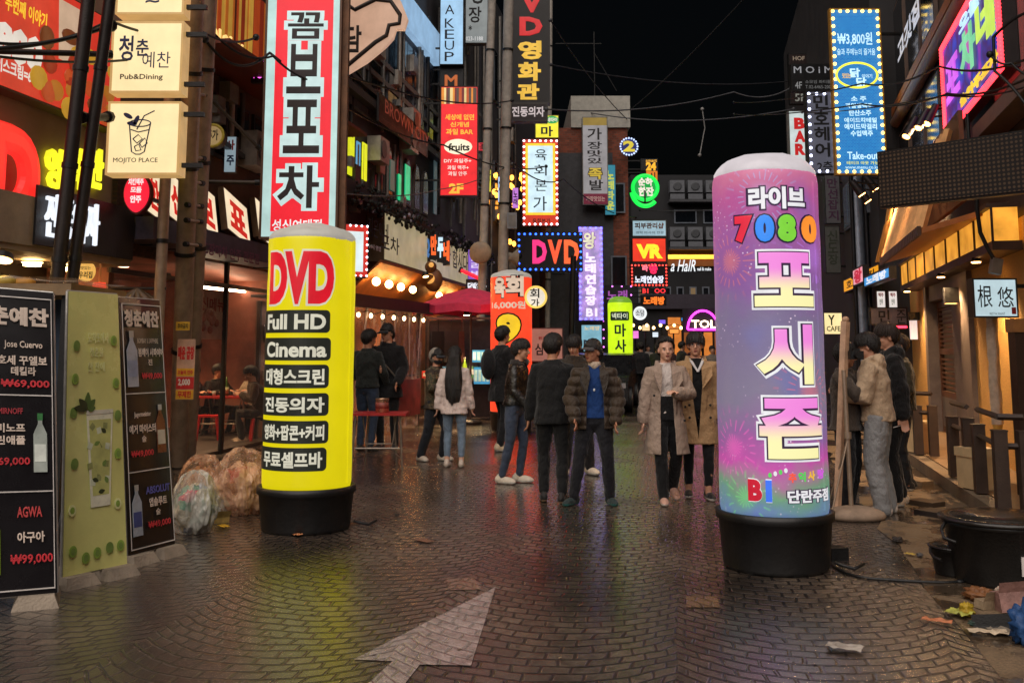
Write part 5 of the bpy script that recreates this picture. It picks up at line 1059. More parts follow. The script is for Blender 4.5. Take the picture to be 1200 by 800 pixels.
wire('faint cable behind the round soju sign', ((750, 246, 44), (960, 226, 40)), .02, .3, mat((60, 60, 64), .6))
wire('black cable across the blue sign to the LED panel', ((860, 120, 30), (1010, 98, 15), (1100, 78, 11), (1220, 62, 8.6)), .013, .1)
wire('second black cable under the first across the blue sign', ((860, 134, 30), (1010, 122, 15), (1110, 110, 11), (1220, 84, 8.6)), .013, .08)
wire('third black cable just above the LED panel', ((940, 132, 24), (1110, 112, 11), (1220, 96, 8.6)), .010, .06)
wire('looping thick black cable before the neon coloured sign', ((1220, 10, 8.2), (1164, 44, 8.6), (1166, 84, 8.6), (1220, 150, 8.2)), .014, -.05)
wire('short black cable from the loop to the right edge', ((1160, 64, 8.6), (1185, 74, 8.5), (1220, 92, 8.2)), .011, .04)
wire('cable between utility pole and brick parapet', ((645, 24, 27), (735, 140, 38)), .018, .2, mat((60, 60, 64), .6))

# ================================================================ the inflated balloon signs
def wrapf(r, ang0=0.0, prof=None):
    """x is arc length round the front (0 = towards the camera), y is height above the skin"""
    def f(p):
        q = ang0 + p[0] / r; rr = (prof(p[2]) if prof else r) - p[1]
        return (rr * sin(q), -rr * cos(q), p[2])
    return f
def slice_x(mb, step):
    me = bpy.data.meshes.new('t'); me.from_pydata(mb.v, [], mb.f); me.polygons.foreach_set('material_index', mb.m); bm = bmesh.new(); bm.from_mesh(me)
    xs = [v.co.x for v in bm.verts]; x = floor(min(xs) / step) * step + step
    while x < max(xs):
        bmesh.ops.bisect_plane(bm, geom=bm.verts[:] + bm.edges[:] + bm.faces[:], plane_co=(x, 0, 0), plane_no=(1, 0, 0)); x += step
    bm.verts.index_update(); out = MB(); out.v = [tuple(v.co) for v in bm.verts]; out.f = [tuple(v.index for v in f.verts) for f in bm.faces]; out.m = [f.material_index for f in bm.faces]; out.sm = [False] * len(out.f)
    bm.free(); bpy.data.meshes.remove(me); return out
def balloon(name, label, pxc, pybase, r, potr, poth, H, skin, capm, shoulder, texts, mats, rectz=None, potlabel=None, roundtop=.10, lean=0):
    """texts: (kind, body, a0, a1, z0, z1, matindex, weight, lift)  angles in degrees from the camera-facing line"""
    b = gr(pxc, pybase); c = b + Vector((b.x, b.y, 0)).normalized() * potr
    T = thing(name, label, 'inflatable sign', (c.x, c.y, 0)); T.rotation_euler = (0, lean, 0)
    face = atan2(c.x, c.y)                     # yaw that turns local -y to the camera
    T.rotation_euler.z = -face
    pm = mat((26, 25, 25), .45, var=.3, scale=4, bump=.2, bscale=14)
    mb = MB(); mb.lathe([(potr * .9, 0), (potr * .92, .03), (potr * .985, poth - .06), (potr * 1.03, poth - .055), (potr * 1.03, poth), (potr * .97, poth + .004), (potr * .95, poth - .03)], 40); mb.build('pot', pm, T)
    z0 = poth - .02; rt = roundtop
    prof = [(r * .97, z0), (r, z0 + .05)] + [(r * (1 + .006 * sin(k * 2.1)), z0 + .05 + (H - rt - z0 - .1) * k / 12) for k in range(1, 12)]
    for k in range(0, 9): q = pi / 2 * k / 8; prof.append((r * max(.02, cos(q)) ** .62, H - rt + (rt + .05) * sin(q)) if rt > .14 else (r - rt + rt * cos(q), H - rt + rt * sin(q)))
    nb = len(prof); capz = H - rt * .45 if shoulder else H - rt + .01
    if rt <= .14: prof += [(r * .5, H + .03), (r * .3, H + .05), (.02, H + .055)]
    mb = MB(); mb.lathe([p for p in prof if p[1] <= capz], 72); mb.v = [(x * (1 + .007 * noise.noise(Vector((x * 4, y * 4, z * 2.2))) + .004 * noise.noise(Vector((x * 9, y * 9, z * 14)))), y * (1 + .007 * noise.noise(Vector((x * 4, y * 4, z * 2.2)))), z) for x, y, z in mb.v]; sk = mb.build('skin', skin, T)
    mb = MB(); cp = [p for p in prof if p[1] > capz - .03]; mb.lathe([(cp[0][0] + .006, cp[0][1] - .035)] + [(p[0] + .006, p[1] + .004) for p in cp], 56)
    rnd = random.Random(1); mb.v = [(x * (1 + .01 * noise.noise(Vector((x * 9, y * 9, z * 5)))), y, z + .008 * noise.noise(Vector((x * 14, y * 14, 3)))) for x, y, z in mb.v]; mb.build('cap_cover', capm, T)
    f = wrapf(r * 1.012)
    for ti, group in enumerate(texts):
        nm, mlist, items = group; mb = MB()
        for (kind, body_, a0, a1, za, zb, mi, w, lift) in items:
            s0, s1 = R(a0) * r, R(a1) * r
            if kind == 't': mb.text(body_, s0, za, s1, zb, -lift + .002, .003, mi, w, res=4)
            else:
                n = 6; rc = min((zb - za) * .2, .05); pts = []
                for (cx, cz, q0) in ((s1 - rc, zb - rc, 0), (s0 + rc, zb - rc, 90), (s0 + rc, za + rc, 180), (s1 - rc, za + rc, 270)): pts += [(cx + rc * cos(R(q0 + 90 * k / n)), cz + rc * sin(R(q0 + 90 * k / n))) for k in range(n + 1)]
                mb.prism(pts[::-1], -lift - .002, -lift, mi)
        mb = slice_x(mb, .03); mb.v = [f((x, y + .0, z)) for x, y, z in mb.v]; mb.build(nm, mlist, T)
    mb = MB()
    for q in (62, 180): mb.tube([((r + .003) * sin(R(q)), -(r + .003) * cos(R(q)), z0 + .05 + (H - rt - z0 - .05) * k / 10) for k in range(11)], .006, 6)
    mb.build('seam', skin, T)
    mb = MB(); mb.tube([(potr * 1.0, -.02, .05), (potr + .12, -.1, .03), (potr + .2, .1, .03)], .012, 6); mb.build('cord', BLACK, T)
    return T
# ---- yellow
YZ = lambda py: at(359, py, 8.15).z
YEL = emi((222, 206, 14), .62, uneven=.06)
capm = emi((190, 184, 172), .45)
WYE = emi((236, 232, 210), .55, sample=False); DRK = emi((40, 42, 36), .55, base=.4, sample=False); RED = emi((206, 24, 40), .85, sample=False)
bars = []; lines = (('Full HD', 361, 389, 382, 312), ('Cinema', 395, 423, 383, 312), ('대형스크린', 428, 457, 381, 308), ('진동의자', 463, 491, 381, 308), ('영화+팝콘+커피', 497, 525, 381, 306), ('무료셀프바', 530, 559, 379, 306))
cxy = lambda py: 362.5 - (py - 280) * .013
A = lambda px, py: math.degrees(asin(max(-.999, min(.999, (px - cxy(py)) / 53.5))))
ti = []; tb = []
for s_, y0, y1, xr, xl in lines:
    tb.append(('r', '', -84, A(xr + 2, y0), YZ(y1), YZ(y0), 0, 0, .001)); ti.append(('t', s_, -68, A(xr - 3, y0), YZ(y1 - 4), YZ(y0 + 5), 0, .035, .006))
balloon('balloon_sign', 'yellow inflated column sign with red DVD letters standing in a black pot', 358, 629, .385, .415, .37, 2.60, YEL, capm, True,
    [('dark_label', [DRK], tb), ('white_letters', [WYE], ti), ('red_letters', [WYE, RED], [('t', 'DVD', -68, 31.5, YZ(356.5), YZ(286.5), 0, .11, .001), ('t', 'DVD', -65, 29, YZ(354), YZ(289), 1, .055, .007)])], None, roundtop=.12)
# ---- pink
def firework():
    m = bpy.data.materials.new('firework_print'); m.use_nodes = True; t = m.node_tree; p = t.nodes['Principled BSDF']; x = NX(t); N = t.nodes.new; L = t.links.new
    tc = N('ShaderNodeTexCoord'); sp = N('ShaderNodeSeparateXYZ'); L(tc.outputs['Object'], sp.inputs[0])
    an = x.arctan2(sp.outputs[0], x.multiply(sp.outputs[1], -1.0)); z = sp.outputs[2]; s = x.multiply(an, .39)
    cb = N('ShaderNodeCombineXYZ'); L(s, cb.inputs[0]); L(z, cb.inputs[1])
    nz = x.noise(cb.outputs[0], 2.4, 3, .55); nb = x.noise(cb.outputs[0], 1.1, 2, .5)
    zz = x.add(z, x.multiply(x.subtract(nz, .5), .55))
    vr = N('ShaderNodeValToRGB'); cr = vr.color_ramp; L(x.divide(zz, 3.0), vr.inputs[0])
    st = ((.12, (100, 124, 190)), (.18, (110, 160, 124)), (.25, (200, 70, 170)), (.31, (150, 96, 160)), (.40, (132, 122, 150)), (.58, (126, 112, 150)), (.68, (140, 88, 160)), (.78, (160, 88, 162)), (.87, (188, 82, 152)), (.95, (206, 110, 150)))
    cr.elements[0].position, cr.elements[0].color = st[0][0], rgb(st[0][1]); cr.elements[1].position, cr.elements[1].color = st[-1][0], rgb(st[-1][1])
    for ps, c in st[1:-1]: e = cr.elements.new(ps); e.color = rgb(c)
    c = vr.outputs[0]
    c = x.mixc(x.smooth(nb, .52, .7, 0, .55), c, rgb(90, 110, 200)); 
    def burst(s0, z0, rad, n, col, c, k=.8, ph=0.0):
        ds = x.subtract(s, s0); dz = x.subtract(z, z0); r = x.sqrt(x.add(x.multiply(ds, ds), x.multiply(dz, dz))); a = x.arctan2(dz, ds)
        ray_ = x.smooth(x.cosine(x.multiply(x.add(a, ph), float(n))), .55, .95); dash = x.smooth(x.sine(x.add(x.multiply(r, 60.0), x.multiply(x.noise(cb.outputs[0], 14), 9.0))), -.3, .4)
        f = x.multiply(x.multiply(ray_, dash), x.smooth(r, rad * .1, rad, 1, 0)); f = x.maximum(f, x.smooth(r, 0, rad * .35, .75, 0))
        return x.mixc(x.multiply(f, k), c, rgb(col))
    c = burst(-.28, 2.17, .34, 22, (230, 120, 110), c, .75); c = burst(-.02, 2.62, .42, 26, (150, 190, 250), c, .5, .3); c = burst(.30, 1.25, .4, 24, (240, 110, 130), c, .65, .1)
    c = burst(-.30, .86, .34, 20, (240, 90, 190), c, .8, .2); c = burst(.26, 1.0, .26, 18, (236, 150, 90), c, .7); c = burst(.40, 2.2, .5, 26, (190, 120, 240), c, .6, .5); c = burst(-.2, .52, .3, 16, (120, 220, 130), c, .7)
    vo = N('ShaderNodeTexVoronoi'); vo.inputs['Scale'].default_value = 26; L(cb.outputs[0], vo.inputs['Vector']); dens = x.smooth(x.noise(cb.outputs[0], 1.6, 2), .46, .62)
    c = x.mixc(x.multiply(x.multiply(x.smooth(vo.outputs['Distance'], .10, .2, 1, 0), dens), .85), c, rgb(246, 220, 246))
    hs = N('ShaderNodeHueSaturation'); hs.inputs['Saturation'].default_value = .94; L(c, hs.inputs['Color']); c = hs.outputs[0]
    L(c, p.inputs['Emission Color']); p.inputs['Emission Strength'].default_value = .62; p.inputs['Roughness'].default_value = .4
    L(x.mixc(.5, c, (0, 0, 0, 1)), p.inputs['Base Color'])
    n2 = x.noise(tc.outputs['Object'], 8, 3); bp = N('ShaderNodeBump'); bp.inputs['Strength'].default_value = .25; bp.inputs['Distance'].default_value = .02; L(n2, bp.inputs['Height']); L(bp.outputs[0], p.inputs['Normal'])
    return m
PZ = lambda py: at(908, py, 6.72).z
B = lambda px: math.degrees(asin(max(-.999, min(.999, (px - 908) / 65.5))))
def gradmat(c0, c1, z0, z1, s=.95):
    m = bpy.data.materials.new('graded_print'); m.use_nodes = True; t = m.node_tree; p = t.nodes['Principled BSDF']; x = NX(t); tc = t.nodes.new('ShaderNodeTexCoord'); sp = t.nodes.new('ShaderNodeSeparateXYZ'); t.links.new(tc.outputs['Object'], sp.inputs[0])
    t.links.new(x.mixc(x.smooth(sp.outputs[2], z0, z1), rgb(c1), rgb(c0)), p.inputs['Emission Color']); p.inputs['Emission Strength'].default_value = s; p.inputs['Base Color'].default_value = (.2, .2, .2, 1); m.cycles.emission_sampling = 'NONE'; return m
WP = emi((226, 226, 230), .85, sample=False); PK = emi((60, 40, 70), .7, base=.3, sample=False)
def glyph(ch, x0, x1, y0, y1):
    a0, a1 = B(x0), B(x1); return [('t', ch, a0 - 3.5, a1 + 3.5, PZ(y1 + 4), PZ(y0 - 4), 0, .115, .001), ('t', ch, a0 - 1.5, a1 + 1.5, PZ(y1 + 1.5), PZ(y0 - 1.5), 1, .075, .005), ('t', ch, a0, a1, PZ(y1), PZ(y0), 2, .045, .009)]
grp = []
for i, (ch, x0, x1, y0, y1) in enumerate((('포', 893, 960, 291, 357), ('시', 893, 957, 379, 452), ('즌', 894, 964, 469, 543))):
    grp.append(('big_letter', [WP, PK, gradmat((226, 110, 206), (236, 230, 160), PZ(y0 + (y1 - y0) * .75), PZ(y0 + (y1 - y0) * .25))], glyph(ch, x0, x1, y0, y1)))
cols = ((214, 44, 64), (50, 130, 226), (120, 200, 60), (240, 140, 50))
dig = []
for i, (ch, x0, x1) in enumerate((('7', 872, 893), ('0', 896, 918), ('8', 922, 943), ('0', 949, 967))): dig += [('t', ch, B(x0) - 2, B(x1) + 2, PZ(280), PZ(243), 0, .13, .001), ('t', ch, B(x0), B(x1), PZ(278), PZ(245), i + 1, .08, .007)]
grp.append(('number_print', [emi((40, 30, 60), .7, sample=False)] + [emi(c, .95, sample=False) for c in cols], dig))
grp.append(('small_print', [PK, WP, emi((190, 30, 50), .9, sample=False)], [('t', '라이브', B(888) - 2, B(955) + 2, PZ(240), PZ(209), 0, .12, .001), ('t', '라이브', B(889), B(954), PZ(238), PZ(211), 1, .05, .007),
    ('t', 'B', B(879), B(895), PZ(597), PZ(568), 1, .12, .001), ('t', 'B', B(879), B(895), PZ(596), PZ(569), 2, .07, .007), ('t', '1', B(899), B(906), PZ(597), PZ(568), 1, .12, .001), ('t', '단란주점', B(923) - 1, B(969) + 3, PZ(598), PZ(580), 0, .12, .001), ('t', '단란주점', B(923), B(969), PZ(597), PZ(581), 1, .04, .007)]))
grp.append(('coloured_print', [emi((60, 110, 226), .9, sample=False), WP] + [emi(c, .9, sample=False) for c in ((240, 90, 70), (90, 200, 90), (230, 180, 60), (200, 90, 210))], [('t', '1', B(899), B(906), PZ(596), PZ(569), 0, .07, .009)] + [('t', ch, B(925 + 11 * i), B(934 + 10.5 * i), PZ(572 - i), PZ(560 - i), 2 + i, .05, .004) for i, ch in enumerate('추억사랑')] + [('t', '●', B(904 + 6 * i) - 1.5, B(904 + 6 * i) + 2.0, PZ(563 - 2 * i - 3), PZ(563 - 2 * i + 3), 1 if i % 2 else 3, .0, .004) for i in range(4)]))
balloon('balloon_sign', 'pink purple firework printed inflated column sign standing in a black pot', 910, 678, .385, .405, .40, 2.93, firework(), emi((206, 198, 202), .62), True, grp, None, roundtop=.18)
# ---- red and green in the distance
kk = 18.5
RZ = lambda py: at(599, py, kk - .4).z
D_ = lambda px: math.degrees(asin(max(-.99, min(.99, (px - 599) / 25.5))))
WC_ = emi((226, 200, 176), .75, sample=False); BK = emi((30, 20, 20), .3, base=.3, sample=False)
balloon('balloon_sign', 'orange red inflated column sign with large yellow numeral nine', 599, 506, .40, .41, .36, 3.0, emi((226, 64, 36), .95), capm, True,
    [('pale_letters', [BK, WC_], [('t', '육', D_(579), D_(592), RZ(347), RZ(320), 0, .10, .001), ('t', '회', D_(592), D_(614), RZ(345), RZ(318), 0, .13, .001), ('t', '육', D_(579), D_(592), RZ(346), RZ(321), 1, .05, .008), ('t', '회', D_(592), D_(614), RZ(344), RZ(319), 1, .05, .008), ('t', '16,000원', D_(576), D_(616), RZ(360), RZ(350), 1, .03, .008)]),
     ('yellow_numeral', [BK, emi((232, 190, 40), .95, sample=False)], [('t', '9', D_(580), D_(612), RZ(404), RZ(364), 0, .12, .001), ('t', '9', D_(582), D_(610), RZ(402), RZ(366), 1, .07, .008)])], None, roundtop=.12)
GZ = lambda py: at(728, py, 28.6).z
E_ = lambda px: math.degrees(asin(max(-.99, min(.99, (px - 728) / 15.5))))
balloon('balloon_sign', 'lime green inflated column sign with dark vertical letters', 728, 470, .37, .39, .34, 3.05, emi((190, 226, 30), .85), emi((120, 170, 50), .6), True,
    [('dark_letters', [emi((24, 60, 50), .3, base=.3, sample=False), emi((220, 230, 200), .8, sample=False)], [('r', '', E_(716), E_(739), GZ(374), GZ(363), 0, 0, .001), ('t', '넥타이', E_(718), E_(737), GZ(372), GZ(365), 1, .02, .006)] + [('t', c, E_(721), E_(735), GZ(y + 16), GZ(y), 0, .03, .004) for c, y in (('마', 378), ('사', 397), ('지', 416))])], None, roundtop=.22)

def filmat(c, al):
    m = glassy(c, al, .10); t = m.node_tree; p = t.nodes['Principled BSDF']; x = NX(t); tc = t.nodes.new('ShaderNodeTexCoord'); mp = t.nodes.new('ShaderNodeMapping'); mp.inputs['Scale'].default_value = (1, 1, .45); t.links.new(tc.outputs['Object'], mp.inputs[0])
    v1 = t.nodes.new('ShaderNodeTexVoronoi'); v1.inputs['Scale'].default_value = 9; t.links.new(mp.outputs[0], v1.inputs['Vector']); v2 = t.nodes.new('ShaderNodeTexVoronoi'); v2.inputs['Scale'].default_value = 24; t.links.new(mp.outputs[0], v2.inputs['Vector'])
    h = x.add(v1.outputs['Distance'], x.multiply(v2.outputs['Distance'], .35)); r1 = x.noise(mp.outputs[0], 6, 3, .6); t.links.new(x.smooth(r1, .42, .62, al * .5, min(1, al + .3)), p.inputs['Alpha'])
    bp = t.nodes.new('ShaderNodeBump'); bp.inputs['Strength'].default_value = 1.0; bp.inputs['Distance'].default_value = .07; t.links.new(h, bp.inputs['Height']); t.links.new(bp.outputs[0], p.inputs['Normal']); p.inputs['Specular IOR Level'].default_value = .8; return m
FILM = [filmat((244, 196, 160), .34), filmat((226, 222, 210), .40)]
# ================================================================ banners, stall and rubbish on the left
def banner(label, tl, tr, br, bl, dl, dr, face, items, group=None, lean=.12, frame=(190, 186, 180), foot=True):
    """tl.. are photo corners; dl, dr depth of the two lower corners; items(put) draw on it"""
    BL = gr(bl[0], bl[1], .07) if dl is None else at(bl[0], bl[1], dl); BR = gr(br[0], br[1], .07) if dr is None else at(br[0], br[1], dr)
    TL = at(tl[0], tl[1], BL.y + lean); TR_ = at(tr[0], tr[1], BR.y + lean)
    o = (BL + BR) / 2; o.z = 0; T = thing('standing_banner', label, 'banner', o, 0, group)
    n = (BR - BL).cross(TL - BL).normalized(); n = -n if n.y > 0 else n
    def pt(u, v, h=0.0): return (BL.lerp(BR, u)).lerp(TL.lerp(TR_, u), 1 - v) + n * h - o
    mb = MB(); k = 8; vs = [pt(i / k, j / k, .012 * sin(pi * i / k) * sin(pi * j / k * 1.0)) for j in range(k + 1) for i in range(k + 1)]
    mb.add(vs, [(j * 9 + i, j * 9 + i + 1, (j + 1) * 9 + i + 1, (j + 1) * 9 + i) for j in range(k) for i in range(k)], 0, True)
    vs = [pt(i / k, j / k, .012 * sin(pi * i / k) * sin(pi * j / k) - .004) for j in range(k + 1) for i in range(k + 1)]
    mb.add(vs, [(j * 9 + i, (j + 1) * 9 + i, (j + 1) * 9 + i + 1, j * 9 + i + 1) for j in range(k) for i in range(k)], 0, True)
    mb.build('sheet', face, T)
    fr = MB()
    for (a, b) in (((0, 0), (0, 1)), ((1, 0), (1, 1)), ((0, 0), (1, 0)), ((0, 1), (1, 1))): fr.tube([pt(*a, -.02), pt(*b, -.02)], .012, 6)
    fr.build('frame', mat(frame, .4, .6), T)
    pr = MB(); pr.tube([pt(.5, .3, -.03), pt(.5, .3, -.03) * .0 + Vector((0, 0, .03)) + Vector((pt(.5, 1, -.5).x, pt(.5, 1, -.5).y, 0))], .014, 6); pr.build('prop_leg', mat((90, 90, 96), .4, .6), T)
    if foot:
        fm = MB(); c = pt(.5, 1, 0); w = (BR - BL).length; yy = atan2((BR - BL).y, (BR - BL).x); mt = Matrix.Translation((c.x, c.y, 0)) @ Matrix.Rotation(yy, 4, 'Z')
        for s_ in (-1, 1): fm.add([(x * 1.0 + s_ * w * .32, y, z) for x, y, z in [(-.13, -.10, 0), (.13, -.10, 0), (.13, .42, 0), (-.13, .42, 0), (-.10, -.06, .07), (.10, -.06, .07), (.10, .38, .07), (-.10, .38, .07)]], [(0, 3, 2, 1), (4, 5, 6, 7), (0, 1, 5, 4), (1, 2, 6, 5), (2, 3, 7, 6), (3, 0, 4, 7)], 0, False, mt)
        fm.build('concrete_foot', mat((150, 136, 120), .85, var=.3, bump=.5), T)
    parts = {}
    def txt(part, m, body, u0, v0, u1, v1, w=.02, h=.018):
        mb, ms = parts.setdefault((part, 0), (MB(), []))
        if m not in ms: ms.append(m)
        vs, fs, asp = tgeo(body, w); mb.add([pt(u0 + (u1 - u0) * a, v1 + (v0 - v1) * b, h + c * .0015) for a, b, c in vs], fs, ms.index(m))
    def poly(part, m, uv, h=.017, k=0):
        mb, ms = parts.setdefault((part, k), (MB(), []))
        if m not in ms: ms.append(m)
        mb.add([pt(u, v, h) for u, v in uv] + [pt(u, v, h - .004) for u, v in uv], [tuple(range(len(uv))), tuple(range(2 * len(uv) - 1, len(uv) - 1, -1))] + [(i, i + len(uv), (i + 1) % len(uv) + len(uv), (i + 1) % len(uv)) for i in range(len(uv))], ms.index(m))
    items(txt, poly)
    for (nm, _k), (mb, ms) in parts.items(): mb.build(nm, ms, T)
    return T
CRM = mat((226, 206, 190), .6, bump=0); PRED = mat((214, 50, 60), .6, bump=0); WHT = mat((220, 212, 206), .6, bump=0); DKB = mat((26, 22, 25), .3, var=.15, scale=2, bump=0)
def bottle(poly, u, v0, v1, w, col, label=(220, 220, 214), cap=(180, 176, 170)):
    m = mat(col, .3, bump=0); h = v1 - v0
    pr = ((.16, 0), (.16, .16), (.5, .34), (.5, 1)); uv = [(u - a * w, v0 + b * h) for a, b in pr][::-1] + [(u + a * w, v0 + b * h) for a, b in pr]
    poly('bottle_picture', m, uv[::-1], k=(u, v0)); poly('bottle_picture', mat(label, .5, bump=0), [(u - .42 * w, v0 + .52 * h), (u - .42 * w, v0 + .82 * h), (u + .42 * w, v0 + .82 * h), (u + .42 * w, v0 + .52 * h)], .019, (u, v0))
    poly('bottle_picture', mat(cap, .4, bump=0), [(u - .2 * w, v0 - .02 * h), (u - .2 * w, v0 + .1 * h), (u + .2 * w, v0 + .1 * h), (u + .2 * w, v0 - .02 * h)], .019, (u, v0))
def lines_(poly, vs, u0=.03, u1=.97):
    for v in vs: poly('ruled_line', WHT, [(u0, v), (u0, v + .004), (u1, v + .004), (u1, v)])
    for (a, b) in ((u0, u0 + .008), (u1 - .008, u1)): poly('ruled_line', WHT, [(a, .025), (a, .985), (b, .985), (b, .025)], .0165)
def itA(txt, poly):
    lines_(poly, (.025, .355, .67, .98), .01, .985)
    txt('lettering', CRM, '청춘예찬', .25, .06, .96, .125, .05)
    txt('lettering', CRM, 'Jose Cuervo', .56, .175, .90, .205, .02); txt('lettering', CRM, '호세 꾸엘보', .50, .225, .94, .257, .035); txt('lettering', CRM, '데킬라', .62, .262, .84, .292, .035); txt('prices', PRED, '₩69,000', .53, .305, .96, .335, .03)
    bottle(poly, .40, .18, .345, .09, (196, 120, 40))
    txt('lettering', mat((190, 60, 70), .6, bump=0), 'SMIRNOFF', .48, .40, .72, .42, .02); txt('lettering', CRM, '스미노프', .40, .45, .74, .48, .035); txt('lettering', CRM, '그린애플', .40, .49, .74, .52, .035); txt('prices', PRED, '₩69,000', .40, .56, .78, .59, .03); bottle(poly, .87, .42, .61, .12, (176, 184, 176), (230, 236, 226), (60, 130, 70))
    txt('lettering', mat((200, 70, 70), .6, bump=0), 'AGWA', .66, .72, .88, .755, .03); txt('lettering', CRM, '아구아', .66, .80, .90, .835, .035); txt('prices', PRED, '₩99,000', .60, .87, .97, .905, .03); bottle(poly, .46, .72, .93, .11, (140, 180, 40), (60, 90, 30), (190, 50, 40))
banner('dark drinks menu banner at the left edge with three priced bottles', (-72, 332), (62, 343), (67, 694), (-72, 706), None, None, DKB, itA, 'drinks menu banners')
def itC(txt, poly):
    lines_(poly, (.025, .385, .69, .98), .03, .97)
    txt('lettering', CRM, '청춘예찬', .07, .05, .90, .12, .05)
    bottle(poly, .22, .14, .36, .24, (170, 176, 190), (150, 160, 190)); txt('lettering', CRM, 'BOMBAY & SAPPHIRE', .35, .165, .85, .185, .0); txt('lettering', CRM, '봄베이 사파이어', .36, .205, .96, .24, .03); txt('lettering', CRM, '진', .58, .25, .68, .275, .02); txt('prices', PRED, '₩49,000', .42, .305, .90, .335, .03)
    bottle(poly, .80, .44, .63, .2, (120, 70, 40), (200, 190, 170)); txt('lettering', CRM, 'Jagermeister', .20, .46, .58, .485, .01); txt('lettering', CRM, '예거 마이스터', .08, .51, .68, .545, .03); txt('lettering', CRM, '술', .35, .555, .45, .58, .02); txt('prices', PRED, '₩49,000', .10, .61, .60, .64, .03)
    bottle(poly, .18, .745, .935, .2, (176, 184, 196), (70, 80, 140)); txt('lettering', mat((90, 90, 170), .6, bump=0), 'ABSOLUT', .38, .755, .92, .785, .03); txt('lettering', CRM, '앱솔루트', .44, .80, .84, .835, .03); txt('lettering', CRM, '술', .58, .845, .68, .87, .02); txt('prices', PRED, '₩49,000', .40, .89, .90, .92, .03)
banner('dark drinks menu banner right of the green cocktail banner', (139, 348), (187, 352), (205, 637), (151, 651), None, None, mat((38, 33, 32), .26, var=.15, scale=2, bump=0), itC, 'drinks menu banners')
def itB(txt, poly):
    rnd = random.Random(12); LM = mat((236, 236, 170), .6, bump=0); GM = mat((140, 170, 70), .6, bump=0); LF = mat((120, 146, 70), .6, bump=0); LFD = mat((58, 66, 34), .6, bump=0)
    def el(m, u, v, a, b, h=.017, rot=0, k=0): poly('lime_picture' if k else 'glass_picture', m, [(u + a * cos(q) * cos(rot) - b * sin(q) * sin(rot) * .3, v + (b * sin(q) * cos(rot) + a * cos(q) * sin(rot) * .35)) for q in [-2 * pi * i_ / 14 for i_ in range(14)]], h, k)
    for (u, v) in ((.12, .32), (.88, .34), (.10, .44), (.90, .46), (.13, .62), (.88, .6), (.10, .78), (.12, .92), (.85, .78), (.88, .93), (.5, .94), (.32, .95), (.7, .93), (.86, .18), (.14, .2)):
        m = rnd.choice((LM, GM, LF)); el(m, u, v, .06, .02, k=(u, v)); el(GM if m is LM else LF, u, v, .035, .012, .0185, k=(u, v))
    txt('lettering', LM, '모히또에서', .34, .15, .74, .19, .01); txt('lettering', LM, '청춘을', .38, .205, .64, .24, .01); txt('lettering', LM, '한 잔에', .34, .26, .66, .295, .01)
    poly('glass_picture', mat((236, 234, 206), .3, bump=0), [(.32, .44), (.40, .78), (.72, .78), (.80, .44)]); poly('glass_picture', mat((196, 198, 120), .4, bump=0), [(.36, .47), (.43, .74), (.70, .74), (.76, .47)], .019)
    def leaf(part, m, u, v, ln, ang, wd, h, k):                # sizes in metres on the 0.48 x 2.0 m sheet
        pts = []
        for q in range(16):
            f = q / 7.5; t = f if f <= 1 else 2 - f; sd_ = 1 if f <= 1 else -1; a_ = t * ln; b_ = sd_ * wd * sin(pi * min(1, t) ** .8); pts.append((u + (a_ * cos(ang) - b_ * sin(ang)) / .48, v - (a_ * sin(ang) + b_ * cos(ang)) / 2.0))
        poly(part, m, pts, h, k)
    ICE = mat((214, 220, 190), .3, bump=0); ICED = mat((150, 156, 96), .3, bump=0)
    for i in range(12):
        u = (.40 + .13 * (i % 3) + rnd.uniform(-.03, .03)); v = .50 + .062 * (i // 3) + rnd.uniform(-.01, .01); r0 = rnd.uniform(0, 1.5); poly('glass_picture', ICE if i % 2 else ICED, [(u + .055 * cos(r0 + q), v + .016 * sin(r0 + q)) for q in (0, -1.57, -3.14, -4.71)], .020)
    for i, (u, v, an) in enumerate(((.45, .56, .4), (.66, .52, 2.4), (.60, .64, 1.1), (.42, .68, -.4), (.68, .70, 2.0), (.52, .73, .2))): leaf('glass_picture', LFD if i % 2 else LF, u, v, .055, an, .016, .0215, 0)
    for i, (an, ln) in enumerate(((1.5, .13), (2.3, .11), (.8, .10), (3.0, .12), (.1, .07))): leaf('mint_picture', LFD if i % 2 else mat((86, 110, 52), .6, bump=0), .33, .43, ln, an, .026, .021 + .001 * i, i + 1)
    poly('glass_picture', mat((220, 216, 196), .3, bump=0), [(.32, .435), (.32, .45), (.80, .45), (.80, .435)], .02)
banner('olive green cocktail banner between two dark menu banners', (81, 341), (138, 345), (149, 660), (74, 676), None, None, mat((226, 224, 140), .28, var=.12, scale=2, bump=0), itB)
